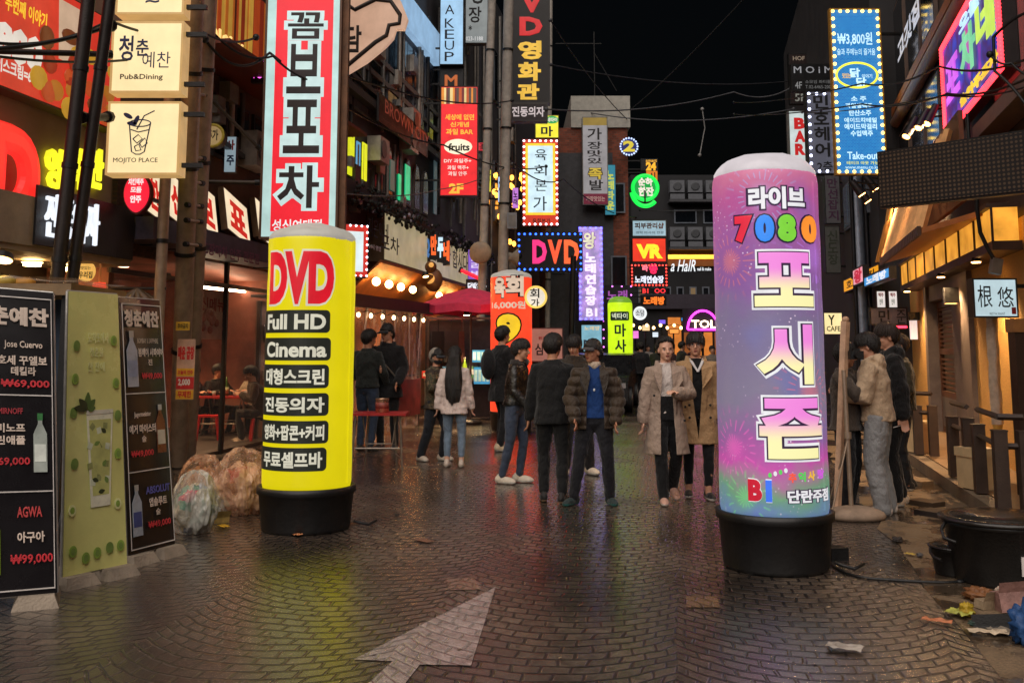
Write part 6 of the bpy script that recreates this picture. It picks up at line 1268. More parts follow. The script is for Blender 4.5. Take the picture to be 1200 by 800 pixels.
# stall behind banners: board, striped wooden top, plastic sheet
ps = at(20, 330, 7.9); TS_ = thing('market_stall', 'wooden snack stall with clear plastic over its top behind the banners', 'stall', (ps.x, 7.9, 0)); zt_ = at(40, 331, 7.6).z
mb = MB(); mb.box(-1.6, .52, -.2, .9, zt_ - .09, zt_); mb.build('top_board', mat((150, 120, 84), .6, var=.3, scale=4), TS_)
mb = MB(); 
for (x, y) in ((-1.5, -.1), (.45, -.1), (-1.5, .8), (.45, .8)): mb.box(x - .03, x + .03, y - .03, y + .03, 0, zt_ - .091)
mb.build('frame', DARKM, TS_)
mb = MB(); mb.box(-1.45, .4, .3, .34, .02, zt_ - .1); mb.build('back_panel', mat((30, 52, 74), .6), TS_)
mb = MB(); n = 22; rnd = random.Random(4); vs = []
for i in range(n + 1):
    for j in range(7): x = -1.62 + 2.2 * i / n; y = -.26 + 1.2 * j / 6; vs.append((x, y, zt_ + .012 + (.16 * (1 - i / n)) * sin(pi * (j + 1) / 8) + rnd.uniform(0, .03)))
mb.add(vs, [(i * 7 + j, (i + 1) * 7 + j, (i + 1) * 7 + j + 1, i * 7 + j + 1) for i in range(n) for j in range(6)], 0, True); mb.build('plastic_sheet', glassy((220, 216, 210), .38, .15), TS_)
mb = MB(); 
for i in range(26): mb.ell((-1.5 + rnd.random() * 1.5, -.1 + rnd.random() * .5, zt_ + .03), (.1, .07, .05), i % 4, 8, 5)
mb.build('snack_row', [mat(c, .5) for c in ((200, 60, 40), (210, 150, 60), (180, 40, 40), (220, 190, 90))], TS_)
lampthing('downlight', 'bright lamp in the stall ceiling at the left edge under the beige fascia', at(2, 304, 9.2), (0, -.3, -1), .11, .06, 12., pw=160)
T_ = thing('paper_sign', 'amber paper shop sign with black letters behind the cloudy plastic', 'sign', at(100, 330, 11.4)); k = ppm(100, 318, 11.4); mb = MB(); mb.prism([(cos(2 * pi * i / 20) * 11 * k, 12 * k + sin(2 * pi * i / 20) * 12 * k) for i in range(20)], 0, .02); mb.build('face', emi((222, 170, 84), .7), T_); mb = MB(); mb.text('우리집', -8 * k, 4 * k, 8 * k, 12 * k, -.004, .004, 0, .03); mb.text('맛있는', -6 * k, 14 * k, 6 * k, 18 * k, -.004, .004, 0, .01); mb.build('lettering', INK, T_); mb = MB(); mb.tube([(0, .01, 24 * k), (0, .01, 34 * k)], .006, 5); mb.build('cord', BLACK, T_)
T_ = thing('paper_lantern', 'red glowing lantern hanging behind the green banner top', 'lantern', at(116, 345, 11.2)); k = ppm(116, 335, 11.2); mb = MB(); mb.lathe([(6 * k, 0), (7.5 * k, 2 * k), (7.5 * k, 12 * k), (6.5 * k, 14 * k)], 14); mb.build('shade', emi((240, 70, 44), 1.1), T_); mb = MB(); mb.tube([(0, 0, 14 * k), (0, 0, 36 * k)], .012, 6); mb.build('cord', mat((220, 150, 90), .5), T_)
T_ = thing('plastic_drape', 'gathered dark plastic drape under the pub house side panel', 'drape', at(160, 352, 11.6)); k = ppm(150, 330, 11.6); mb = MB()
for i in range(9): mb.tube([(0, 0, 14 * k), ((-20 + i * 5) * k, -.05 * (i % 2), 0), ((-24 + i * 6) * k, 0, -18 * k)], [.02, .05, .07], 6)
mb.build('sheet', mat((90, 70, 50), .25, var=.5, scale=6), T_); mb = MB(); mb.tube([(-30 * k, 0, 14 * k), (34 * k, 0, 14 * k)], .02, 6); mb.build('rod', DARKM, T_)
# poster tied on the pole
T_ = thing('pole_poster', 'red and yellow poster tied round the grey steel pole', 'poster', at(216, 468, 12.1)); k = ppm(216, 430, 12.1); mb = MB(); mb.box(-10.5 * k, 10.5 * k, 0, .006, 0, 70 * k); mb.build('sheet', mat((190, 150, 130), .5), T_)
mb = MB(); rnd = random.Random(2); mb.box(-10.3 * k, 10.3 * k, -.003, -.0005, 12 * k, 26 * k, 0); mb.box(-10.3 * k, 10.3 * k, -.003, -.0005, 27 * k, 36 * k, 1); mb.box(-10.3 * k, 10.3 * k, -.003, -.0005, .5 * k, 11 * k, 1)
mb.text('2,000', -8 * k, 15 * k, 6 * k, 24 * k, -.004, .003, 2, .04); mb.text('무제한', -8 * k, 2 * k, 8 * k, 10 * k, -.004, .003, 0, .04); mb.text('오늘의 안주', -9 * k, 29 * k, 9 * k, 34 * k, -.004, .003, 0, .04); mb.text('매운 곱창', -9.5 * k, 46 * k, 9.5 * k, 62 * k, -.001, .003, 0, .06); mb.build('print', [mat((190, 36, 34), .5), mat((216, 160, 40), .5), WHT], T_)
T_ = thing('small_sign', 'small yellow label plate above the pole poster', 'sign', at(214, 387, 12.0)); mb = MB(); mb.box(-8 * k, 8 * k, 0, .01, 0, 10 * k); mb.build('plate', mat((206, 160, 40), .5), T_); mb = MB(); mb.text('주차금지', -6 * k, 2 * k, 6 * k, 8 * k, -.001, .003, 0, .03); mb.build('lettering', INK, T_)
# garbage bags
def bag(label, px, py, w, h, m, seed, fill, knot=True):
    g_ = gr(px, py); g_ = g_ + Vector((0, w * .5, 0)); T = thing('garbage_bag', label, 'garbage bag', (g_.x, g_.y, 0), 0, 'garbage bags by the banners'); sd = Vector((seed, seed * 2.1, 0))
    def fn(d):
        n = noise.fractal(d * 1.6 + sd, 1.0, 2.0, 3) * .14 - abs(noise.noise(d * 3.2 + sd)) * .16 - abs(noise.noise(d * 7 + sd)) * .09
        return 1 + n * (1 if d.z > -.5 else .5) - max(0, d.z - .45) * .25
    mb = MB(); mb.ell((0, 0, h * .45), (w * .50, w * .45, h * .50), 0, 48, 34, fn=fn); mb.v = [(x, y, max(z, .004)) for x, y, z in mb.v]; mb.build('contents', m, T)
    def f2(d):
        n = noise.fractal(d * 1.5 + sd, 1.0, 2.0, 3) * .10; a_ = atan2(d.x, d.y); rg = abs(noise.noise(Vector((a_ * 3.2 + seed, d.z * 1.2, seed)))) * .26 + abs(noise.noise(d * 4 + sd)) * .10
        return 1.08 + n - rg + .30 * max(0, d.z - .7)
    mb = MB(); mb.ell((0, 0, h * .47), (w * .58, w * .52, h * .58), 0, 72, 48, fn=f2); mb.v = [(x, y, max(z, .002)) for x, y, z in mb.v]; mb.build('bag', FILM[0 if seed in (3, 7) else 1], T)
    if knot:
        mb = MB()
        for i in range(7): a = 2 * pi * i / 7; mb.tube([(0, 0, h * .9), (.05 * cos(a), .05 * sin(a), h * 1.0), (.12 * cos(a), .12 * sin(a), h * (1.06 + .03 * (i % 2)))], [.035, .02, .035], 6, flat=.4)
        mb.build('knot', FILM[0 if seed in (3, 7) else 1], T)
    return T
def bagmat(c, a, fill=()):
    """thin clear plastic stretched over mixed rubbish that shows through"""
    m = bpy.data.materials.new('rubbish_bag'); m.use_nodes = True; t = m.node_tree; p = t.nodes['Principled BSDF']; x = NX(t)
    tc = t.nodes.new('ShaderNodeTexCoord'); wv = t.nodes.new('ShaderNodeVectorMath'); wv.operation = 'MULTIPLY_ADD'; nz = t.nodes.new('ShaderNodeTexNoise'); nz.inputs['Scale'].default_value = 7; t.links.new(tc.outputs['Object'], nz.inputs['Vector'])
    t.links.new(nz.outputs['Color'], wv.inputs[0]); wv.inputs[1].default_value = (.18, .18, .18); t.links.new(tc.outputs['Object'], wv.inputs[2])
    vo = t.nodes.new('ShaderNodeTexVoronoi'); vo.inputs['Scale'].default_value = 8 + a * 5; t.links.new(wv.outputs[0], vo.inputs['Vector']); sp = t.nodes.new('ShaderNodeSeparateColor'); t.links.new(vo.outputs['Color'], sp.inputs[0])
    vr = t.nodes.new('ShaderNodeValToRGB'); vr.color_ramp.interpolation = 'CONSTANT'; t.links.new(sp.outputs[0], vr.inputs[0]); cr = vr.color_ramp
    cs = [c, [q * .7 for q in c]] + list(fill); cr.elements[0].color = rgb(cs[0]); cr.elements[1].position = .95; cr.elements[1].color = rgb(cs[1])
    for i, f in enumerate(cs[2:]): e = cr.elements.new(.5 + .42 * i / len(cs)); e.color = rgb(f)
    film = x.smooth(x.noise(tc.outputs['Object'], 5 + a, 5, .7), .35, .65, .0, .25); base = x.mixc(film, vr.outputs[0], rgb(c))
    t.links.new(base, p.inputs['Base Color']); p.inputs['Roughness'].default_value = .24; p.inputs['Specular IOR Level'].default_value = .7
    r1 = x.absolute(x.subtract(x.noise(wv.outputs[0], 10, 5, .6), .5)); r2 = x.absolute(x.subtract(x.noise(wv.outputs[0], 26, 4, .6), .5)); h = x.add(r1, x.multiply(r2, .5))
    bp = t.nodes.new('ShaderNodeBump'); bp.inputs['Strength'].default_value = 1.0; bp.inputs['Distance'].default_value = .05; t.links.new(h, bp.inputs['Height']); t.links.new(bp.outputs[0], p.inputs['Normal']); return m
bag('large peach orange clear garbage bag beside the yellow balloon', 274, 606, .50, .54, bagmat((236, 180, 144), .1, ((190, 60, 40), (226, 180, 130), (230, 206, 170), (150, 84, 50))), 3, ((190, 60, 40), (220, 170, 120), (230, 200, 160), (180, 110, 60)), False)
bag('brown orange garbage bag with twisted top behind the white one', 229, 600, .40, .46, bagmat((176, 104, 58), .2, ((190, 100, 40), (90, 44, 24), (200, 90, 60), (210, 150, 100))), 7, ((190, 100, 40), (120, 60, 30), (200, 90, 60)))
bag('white clear garbage bag leaning on the dark menu banner', 219, 628, .34, .46, bagmat((190, 180, 156), .3, ((200, 50, 90), (90, 100, 140), (220, 200, 170), (90, 150, 120))), 12, ((200, 50, 90), (80, 90, 120), (210, 170, 60), (90, 120, 150)), False)
bag('small blue grey garbage bag between the two orange ones', 254, 604, .20, .28, bagmat((76, 88, 104), .4, ((60, 90, 70), (40, 50, 60))), 19, ((60, 90, 70),), False)
# ================================================================ folding table, tent, umbrella, stall
def ftable(label, px, py, w, dpt, h, top, yaw=0.0, leg=(150, 140, 130)):
    g_ = gr(px, py); T = thing('folding_table', label, 'table', (g_.x, g_.y, 0), yaw)
    mb = MB(); mb.box(-w / 2, w / 2, -dpt / 2, dpt / 2, h - .03, h); mb.build('tabletop', mat(top, .4), T)
    for s_ in (-1, 1):
        mb = MB(); x = s_ * w * .42
        mb.tube([(x - s_ * .02, -dpt * .38, h - .03), (x + s_ * .02, -dpt * .42, 0), ], .014, 8); mb.tube([(x - s_ * .14, dpt * .38, h - .03), (x - s_ * .10, dpt * .42, 0)], .014, 8); mb.tube([(x - s_ * .0, -dpt * .41, .14), (x - s_ * .11, dpt * .41, .14)], .010, 8); mb.build('leg', mat(leg, .35, .7), T)
    mb = MB(); mb.tube([(-w * .4, -dpt * .40, .26), (w * .4, -dpt * .40, .26)], .012, 8); mb.tube([(-w * .3, .0, h - .05), (-w * .24, 0, .3), (w * .24, 0, .3), (w * .3, 0, h - .05)], .011, 8); mb.build('brace', mat(leg, .35, .7), T); return T
TT = ftable('red topped folding table with metal can beside two standing men', 444, 547, .74, .5, .71, (170, 36, 40))
T_ = thing('can', 'open silver tin can standing on the red folding table', 'can', (TT.location.x + .03, TT.location.y, .71)); mb = MB(); mb.lathe([(.085, .0), (.088, .004), (.088, .17), (.091, .18), (.084, .182), (.08, .02)], 20); mb.build('body', mat((190, 150, 120), .3, .8, var=.4, scale=12), T_); mb = MB(); mb.lathe([(.0895, .05), (.0895, .13)], 20); mb.build('label', mat((140, 70, 60), .5, var=.5, scale=14), T_)
# clear plastic tent
a0 = gr(396, 520); a1 = gr(489, 499); TE = thing('plastic_tent', 'clear plastic dining tent with dark roof edge behind two standing men', 'tent', a0); dv = (a1 - a0); L_ = dv.length; TE.rotation_euler.z = atan2(dv.y, dv.x)
ht = 2.35; mb = MB()
for u in (0, L_ * .5, L_): mb.box(u - .03, u + .03, -.03, .03, 0, ht); mb.box(u - .03, u + .03, 1.45, 1.51, 0, ht)
mb.box(0, L_, -.03, .03, ht, ht + .06); mb.box(0, L_, -.035, -.031 + .03, 1.0, 1.04); mb.build('frame', mat((60, 50, 46), .5, .4), TE)
mb = MB(); vs = []; n = 40; rnd = random.Random(3)
for i in range(n + 1):
    for j in range(9): vs.append((L_ * i / n, .03 * sin(i * 1.3 + j * .4) + rnd.uniform(-.012, .012) - .05, .03 + (ht - .03) * j / 8))
mb.add(vs, [(i * 9 + j, (i + 1) * 9 + j, (i + 1) * 9 + j + 1, i * 9 + j + 1) for i in range(n) for j in range(8)], 0, True); mb.build('plastic_wall', filmat((226, 206, 200), .16), TE)
mb = MB(); mb.box(-.1, L_ + .1, -.25, 1.6, ht + .061, ht + .10); mb.box(-.1, L_ + .1, -.28, -.25, ht - .12, ht + .1); mb.build('roof', mat((46, 42, 46), .5), TE)
mb = MB(); mb.box(.0, L_, 1.52, 1.55, .02, ht); mb.build('back_wall', mat((120, 84, 66), .6, var=.6, scale=1.5), TE)
mb = MB(); mb.tube([(.3, 1.2, 2.2), (1.6, .9, 2.0)], .02, 8); mb.tube([(.4, 1.3, 1.3), (.4, 1.3, 1.32)], .05, 8); mb.build('strip_lamp', emi((255, 224, 200), 22.0), TE)
mb = MB()
for i in range(8):
    x = .25 + rnd.random() * (L_ - .5); z = rnd.uniform(1.5, 2.1); mb.box(x, x + .12, 1.48, 1.5, z, z + .3, i % 4)
mb.build('wall_menu', [emi(c, .4, sample=False) for c in ((220, 190, 150), (200, 90, 70), (110, 110, 160), (210, 200, 190))], TE)
for i in range(15):
    w_, h_ = rnd.uniform(.12, .3), rnd.uniform(.15, .5); x = .1 + (L_ - .3) * (i % 8) / 8 + rnd.uniform(0, .1); z = rnd.uniform(.5, 1.9); mb = MB(); mb.box(x, x + w_, 1.48 - .015 * (i % 3), 1.49 - .015 * (i % 3), z, z + h_); mb.build('poster', mat(rnd.choice(((210, 190, 160), (170, 60, 50), (70, 80, 120), (190, 150, 90), (60, 50, 50), (150, 110, 150))), .5, var=.6, scale=12), TE)
for i in range(6):
    x = .15 + (L_ - .3) * i / 5; mb = MB(); mb.tube([(x, -.12, ht - .1), (x + .05 * (-1) ** i, -.10, ht - .55), (x + .12 * (-1) ** i, -.09, ht - rnd.uniform(.8, 1.3))], [.05, .035, .015], 5, flat=.3); mb.build('hanging_plastic', glassy((236, 226, 220), .45, .1), TE)
mb = MB(); mb.tube([(L_ * i / 12, -.2, ht - .16 - .05 * (i % 2)) for i in range(13)], .008, 5); mb.build('bulb_wire', BLACK, TE)
for i in range(7): mb = MB(); mb.ell((L_ * (i + .5) / 7, -.2, ht - .24), (.035, .035, .045), 0, 8, 6); mb.build('bulb', emi((255, 214, 160), 7.), TE)
mb = MB(); mb.box(L_ * .55, L_ * .98, -.09, -.07, .25, .95); mb.build('red_poster', mat((110, 40, 40), .5, var=.6, scale=4), TE)
# maroon umbrella
g_ = gr(552, 493); TU = thing('parasol', 'maroon market parasol over a street stall', 'parasol', (at(552, 340, 21).x, 21, 0)); n = 8; mb = MB(); zr = at(552, 360, 21).z; za_ = at(552, 338, 21).z + .02; vs = [(0, 0, za_)]
for ring, (r_, z) in enumerate(((.55, za_ - (za_ - zr) * .36), (1.22, zr))):
    for i in range(n * 2): a = pi * i / n + .2; q = r_ * (1 if i % 2 == 0 else .94); vs.append((q * cos(a), q * sin(a), z + (0 if i % 2 == 0 else (.05 if ring else .02))))
vs += [(x, y, z - .16) for x, y, z in vs[1 + 2 * n:1 + 4 * n]]
fs = [(0, 1 + i, 1 + (i + 1) % 16) for i in range(16)] + [(1 + i, 17 + i, 17 + (i + 1) % 16, 1 + (i + 1) % 16) for i in range(16)] + [(17 + i, 33 + i, 33 + (i + 1) % 16, 17 + (i + 1) % 16) for i in range(16)]
mb.add(vs, fs, 0); mb.build('canopy', mat((216, 56, 92), .6, var=.2), TU); mb = MB(); mb.tube([(0, 0, .05), (0, 0, za_ - .02)], .02, 8); mb.build('pole', STEEL, TU); mb = MB(); mb.lathe([(.25, 0), (.24, .05), (.04, .09)], 16); mb.build('base', DARKM, TU)
mb = MB()
for i in range(8): a = pi * i / 4 + .2; mb.tube([(0, 0, zr - .05), (cos(a) * .8, sin(a) * .8, zr + .14)], .008, 5)
mb.build('rib', STEEL, TU)
# the stall under it
TK = thing('street_stall', 'street stall with hanging clothes and blue crates under the parasol', 'stall', (at(548, 470, 22.2).x, 22.2, 0)); k = ppm(540, 420, 22.2); XX = lambda px: (px - 548) * k; ZZ = lambda py: at(548, py, 22.2).z
mb = MB()
for px in (500, 541, 596): mb.box(XX(px) - .02, XX(px) + .02, .28, .32, 0, ZZ(372)); mb.box(XX(px) - .02, XX(px) + .02, -.3, -.26, 0, .9)
mb.box(XX(498), XX(598), -.32, .32, .86, .9); mb.box(XX(498), XX(598), .26, .34, ZZ(374), ZZ(371)); mb.build('frame', STEEL, TK)
for (a, b, c) in ((505, 519, (26, 28, 34)), (520, 536, (66, 66, 70)), (537, 543, (110, 70, 60))):
    mb = MB(); mb.add([(XX(a), .2, ZZ(388)), (XX(b), .2, ZZ(388)), (XX(b + 1), .16, ZZ(424)), (XX(a - 1), .16, ZZ(424)), (XX(a), .24, ZZ(388)), (XX(b), .24, ZZ(388)), (XX(b + 1), .26, ZZ(424)), (XX(a - 1), .26, ZZ(424))], [(0, 1, 2, 3), (4, 7, 6, 5), (0, 4, 5, 1), (1, 5, 6, 2), (2, 6, 7, 3), (3, 7, 4, 0)]); mb.tube([(XX((a + b) / 2), .22, ZZ(388)), (XX((a + b) / 2), .22, ZZ(374))], .008, 5); mb.build('hanging_shirt', mat(c, .8), TK)
mb = MB(); mb.box(XX(496), XX(600), .4, .46, .02, ZZ(375)); mb.build('back_board', mat((70, 66, 64), .7, var=.4), TK)
for i, (a, b, t, bb) in enumerate(((554, 574, 410, 424), (556, 574, 430, 449))):
    q = ((XX(a) + XX(b)) / 2 + TK.location.x, 21.98, ZZ(bb)); T_ = thing('blue_crate', ('upper', 'lower')[i] + ' glowing blue display crate on the street stall', 'crate', q); w = (XX(b) - XX(a)) / 2; h = ZZ(t) - ZZ(bb); mb = MB(); mb.box(-w, w, -.18, .18, 0, h); mb.build('box', emi((60, 150, 200), .55), T_); mb = MB()
    for j in range(4): x = -w + (j + .5) * w / 2; mb.box(x - w * .18, x + w * .18, -.195, -.181, h * .15, h * .85)
    mb.build('packets', mat((150, 200, 220), .4), T_)
    if i == 1: mb = MB(); mb.box(-w, w, -.15, .15, -q[2] + .9 if q[2] > .9 else -.01, -.001); 
T_ = thing('lime_bottle', 'tall lime green drink bottle on the street stall', 'bottle', (XX(545) + TK.location.x, 21.95, .9)); mb = MB(); mb.lathe([(.05, 0), (.05, .26), (.02, .36), (.02, .42)], 12); mb.build('body', emi((170, 200, 40), .5), T_); mb = MB(); mb.lathe([(.025, .42), (.025, .45)], 10); mb.build('cap', WHT, T_)

for i in range(9):
    px = 500 + i * 11; c_ = ((200, 60, 50), (230, 200, 150), (60, 110, 160), (220, 160, 60), (150, 60, 110), (90, 140, 90), (230, 220, 210), (180, 90, 50), (70, 70, 90))[i]; T_ = thing('goods_box', '%s goods box in the row on the street stall counter' % ('red', 'cream', 'blue', 'amber', 'plum', 'green', 'white', 'rust', 'slate')[i], 'box', (XX(px) + TK.location.x, 22.05 + .08 * (i % 2), .9), 0, 'goods on the street stall'); mb = MB(); h = .16 + .05 * (i % 3); mb.box(-.09, .09, -.08, .08, 0, h); mb.build('carton', mat(c_, .5, var=.4, scale=14), T_); mb = MB(); mb.box(-.06, .06, -.084, -.0805, h * .3, h * .75); mb.build('print', WHT, T_)
# inside the glazed room: table, stools
TI = ftable('red folding table behind the glass of the eating room', 262, 513, .95, .6, .72, (176, 36, 34)); 
for i, (dx, dy, s_) in enumerate(((-.14, .05, 0), (.06, -.1, 1), (.2, .1, 1), (-.3, -.12, 1))):
    T_ = thing('soju_bottle' if s_ == 0 else 'cup', ('green labelled soju bottle', 'small glass cup front middle', 'small glass cup at the right', 'small glass cup at the left')[i] + ' on the red table in the eating room', 'bottle' if s_ == 0 else 'cup', (TI.location.x + dx + .14, TI.location.y + dy, .72)); mb = MB()
    if s_ == 0: mb.lathe([(.05, 0), (.05, .2), (.02, .27), (.02, .33)], 14); mb.build('body', mat((70, 110, 50), .25), T_); mb = MB(); mb.lathe([(.052, .05), (.052, .15)], 14); mb.build('label', mat((200, 210, 160), .5), T_)
    else: mb.lathe([(.03, 0), (.036, .09), (.033, .09), (.028, .01)], 12); mb.build('body', mat((170, 166, 160), .2), T_)
def stool(label, x, y):
    T = thing('plastic_stool', label, 'stool', (x, y, 0), .3, 'red plastic stools'); m = mat((190, 30, 32), .35); mb = MB(); mb.box(-.16, .16, -.16, .16, .42, .45); mb.build('seat', m, T)
    for a in (-1, 1):
        for b in (-1, 1): mb = MB(); mb.tube([(a * .14, b * .14, .42), (a * .18, b * .18, 0)], [.03, .022], 6); mb.build('leg', m, T)
    return T
g_ = gr(297, 522); stool('red plastic stool under the brown coated diner', g_.x, g_.y + .5); g_ = gr(232, 524); stool('red plastic stool under the dark diner at the left of the table', g_.x - .1, g_.y + .8)

# ================================================================ right side furniture
WDK = mat((58, 44, 36), .5, var=.35, scale=6); 
def railing(label, posts, rails, h=(.86, .80)):
    b0 = gr(posts[0][0], posts[0][1], .155); T = thing('railing', label, 'railing', b0, 0, 'dark timber railings along the pavement'); pts = [gr(a, b, .155) - b0 for a, b, c in posts]
    for p, (a, b, c) in zip(pts, posts):
        hh = at(a, c, (p + b0).y).z - .155; mb = MB(); q = atan2(1, .2) - pi / 2; mt = Matrix.Translation(p) @ Matrix.Rotation(-.2, 4, 'Z'); mb.box(-.055, .055, -.055, .055, 0, hh, 0, mt); mb.box(-.06, .06, -.06, .06, hh, hh + .012, 0, mt); mb.build('post', WDK, T)
    mb = MB()
    for i, j in rails:
        for z in (.55, .80) if (i, j) != (2, 3) else (.3, .62): mb.tube([pts[i] + Vector((0, 0, z)), pts[j] + Vector((0, 0, z))], .028, 4, smooth=False)
    mb.build('rail', WDK, T)
railing('dark timber railing by the far corner of the yellow restaurant', ((1066, 528, 478), (1077, 532, 476), (1095, 534, 476)), ((0, 1), (1, 2)))
railing('dark timber railing before the slatted restaurant door', ((1119, 558, 489), (1138, 570, 491)), ((0, 1),))
railing('dark timber railing nearest the camera beside the white foam box', ((1150, 577, 498), (1176, 598, 505), (1206, 600, 506)), ((0, 1), (1, 2)))
def fbox(label, px, py, w, h, z=.155, m=(214, 186, 140)):
    g_ = gr(px, py, z); T = thing('foam_box', label, 'box', (g_.x, g_.y + .15, z), .2); mb = MB(); mb.box(-w / 2, w / 2, -.15, .15, 0, h * .78); mb.build('body', mat(m, .6, var=.12), T); mb = MB(); mb.box(-w / 2 - .012, w / 2 + .012, -.162, .162, h * .78 + .001, h); mb.build('lid', mat(m, .6, var=.12), T)
fbox('white foam box standing behind the nearest railing', 1155, 574, .26, .4); fbox('white foam box behind the far railing', 1085, 531, .24, .42)
# tub with lid
def tub(label, px, py, r, h, z=0., lid=True, name='tub'):
    g_ = gr(px, py, z); d_ = Vector((g_.x, g_.y, 0)).normalized() * r; T = thing(name, label, 'tub', (g_.x + d_.x, g_.y + d_.y, z)); m = mat((30, 28, 26), .38, var=.3, scale=5, bump=.15)
    mb = MB(); mb.lathe([(r * .82, 0), (r * .84, .02), (r * .97, h * .86), (r * 1.02, h * .87), (r * 1.02, h * .93), (r * .96, h * .94)], 48); mb.build('body', m, T)
    mb = MB(); mb.lathe([(r * 1.07, h * .93), (r * 1.08, h * .97), (r * 1.0, h * 1.0), (r * .93, h * 1.0), (r * .92, h * .985), (r * .85, h * .985), (r * .84, h * 1.01), (r * .4, h * 1.03), (.02, h * 1.035)], 48); mb.build('lid', mat((38, 34, 30), .22, var=.3, scale=4, bump=.15), T)
    mb = MB(); mb.tube([(-r * 1.02, 0, h * .9), (-r * 1.16, -.05, h * .8), (-r * 1.2, -.12, h * .7), (-r * 1.05, -.18, h * .66)], .012, 6); mb.build('handle', m, T); return T
TB1 = tub('large black lidded plastic tub at the right edge beside scattered rubbish', 1176, 694, .36, .43)
tub('small black lidded bucket left of the large tub', 1122, 679, .17, .20, name='bucket')
k = TB1.location; T_ = thing('sticker', 'red and white Korean sticker on the large black tub', 'sticker', (k.x - .03, k.y - .325, .1), -.05); mb = MB(); mb.box(0, .22, -.008, 0, 0, .12); mb.build('paper', WHT, T_); mb = MB(); mb.box(.03, .22, -.01, -.0085, .02, .11); mb.build('red_print', PRED, T_); mb = MB(); mb.text('음식물 수거용', .04, .045, .21, .085, -.0105, .002, 0, .03); mb.build('lettering', WHT, T_)
# rubbish, each piece a thing of its own
rnd = random.Random(21)
def scrap(label, px, py, kind, sx, sy, sz, c, rz=0., tilt=0., z=0.004, name='litter_piece', cat='litter'):
    g_ = gr(px, py); T = thing(name, label, cat, (g_.x, g_.y, z), rz); mt = Matrix.Rotation(tilt, 4, 'X') @ Matrix.Rotation(tilt * .6, 4, 'Y'); mb = MB(); m = mat(c, .6, var=.35, scale=14)
    if kind == 'box':
        mb.box(-sx / 2, sx / 2, -sy / 2, sy / 2, .0, sz, 0, mt); mb.add([(-sx / 2, -sy / 2, sz), (sx / 2, -sy / 2, sz), (sx / 2, -sy * .8, sz + .06), (-sx / 2, -sy * .8, sz + .06)], [(0, 1, 2, 3)], 0, False, mt)
    elif kind == 'sheet':
        n = 8; vs = [((i / n - .5) * sx, (j / n - .5) * sy, sz * (.5 + .5 * noise.noise(Vector((i * .7 + px, j * .7, 1)))) + .004) for i in range(n + 1) for j in range(n + 1)]; mb.add(vs, [(i * 9 + j, (i + 1) * 9 + j, (i + 1) * 9 + j + 1, i * 9 + j + 1) for i in range(n) for j in range(n)], 0, False, mt)
    else:
        sd = Vector((px, py, 0)); mb.ell((0, 0, sz * .36), (sx * .42, sy * .42, sz * .4), 0, 28, 18, fn=lambda d: 1 + .5 * noise.fractal(d * 2.4 + sd, .7, 2, 4)); mb.v = [(x, y, max(z_, .003)) for x, y, z_ in mb.v]
    mb.build('piece', m, T); return T
SC = (('brown crumpled paper bag below the black tub', 1148, 704, 'lump', .22, .16, .10, (120, 76, 40)), ('flattened greyish cardboard strip under the black tub', 1166, 712, 'box', .26, .07, .05, (150, 130, 104)), ('dusty pink carton lying by the black tub', 1184, 716, 'box', .15, .13, .11, (150, 112, 104)),
      ('olive yellow crumpled wrapper beside brown paper', 1133, 722, 'lump', .10, .08, .10, (170, 140, 30)), ('pale green plastic pouch at the edge of the rubbish', 1124, 723, 'sheet', .12, .14, .05, (160, 160, 70)), ('white paper tray among the rubbish', 1176, 731, 'sheet', .16, .10, .04, (206, 186, 160)), ('dark green tube in the rubbish', 1146, 734, 'lump', .12, .05, .04, (40, 66, 56)),
      ('black rod lying across the rubbish', 1170, 738, 'box', .25, .025, .02, (30, 28, 28)), ('white squashed cup at the rubbish front', 1158, 745, 'sheet', .2, .08, .04, (196, 176, 150)), ('grey flat sheet at the rubbish front', 1182, 742, 'sheet', .2, .12, .03, (130, 118, 104)), ('small white paper ball in the rubbish', 1172, 697, 'lump', .07, .06, .06, (190, 170, 150)),
      ('blue plastic bag at the right edge of the rubbish', 1205, 756, 'lump', .2, .18, .26, (30, 70, 120)), ('orange brown torn paper near the rubbish', 1098, 731, 'sheet', .16, .06, .03, (170, 100, 60)), ('pale flattened wrapper on the paving', 990, 762, 'sheet', .18, .10, .03, (150, 140, 130)), ('small yellow wrapper by the gutter', 1067, 652, 'sheet', .07, .05, .03, (190, 160, 70)),
      ('small grey crumple by the gutter', 1078, 653, 'lump', .06, .05, .04, (90, 86, 84)), ('dark cloth scrap by the gutter drain', 1052, 636, 'lump', .12, .08, .06, (52, 44, 40)), ('cream torn carton by the garbage bags', 257, 612, 'box', .14, .10, .05, (190, 160, 100)), ('yellow wrapper by the garbage bags', 262, 618, 'sheet', .14, .07, .02, (190, 150, 30)),
      ('peach leaf litter under the yellow balloon', 349, 629, 'sheet', .07, .05, .03, (200, 130, 80)), ('dark small litter on the wet paving', 465, 605, 'lump', .05, .04, .03, (30, 28, 28)), ('brown smear of litter on the paving', 496, 634, 'sheet', .2, .08, .006, (120, 84, 66)), ('small tan litter between balloon and people', 416, 614, 'sheet', .16, .05, .008, (130, 84, 50)))
for i, s_ in enumerate(SC): scrap(s_[0], *s_[1:], rz=rnd.uniform(-1, 1), tilt=rnd.uniform(-.25, .25) if s_[3] == 'box' else 0)
rnd = random.Random(77); mb = MB()
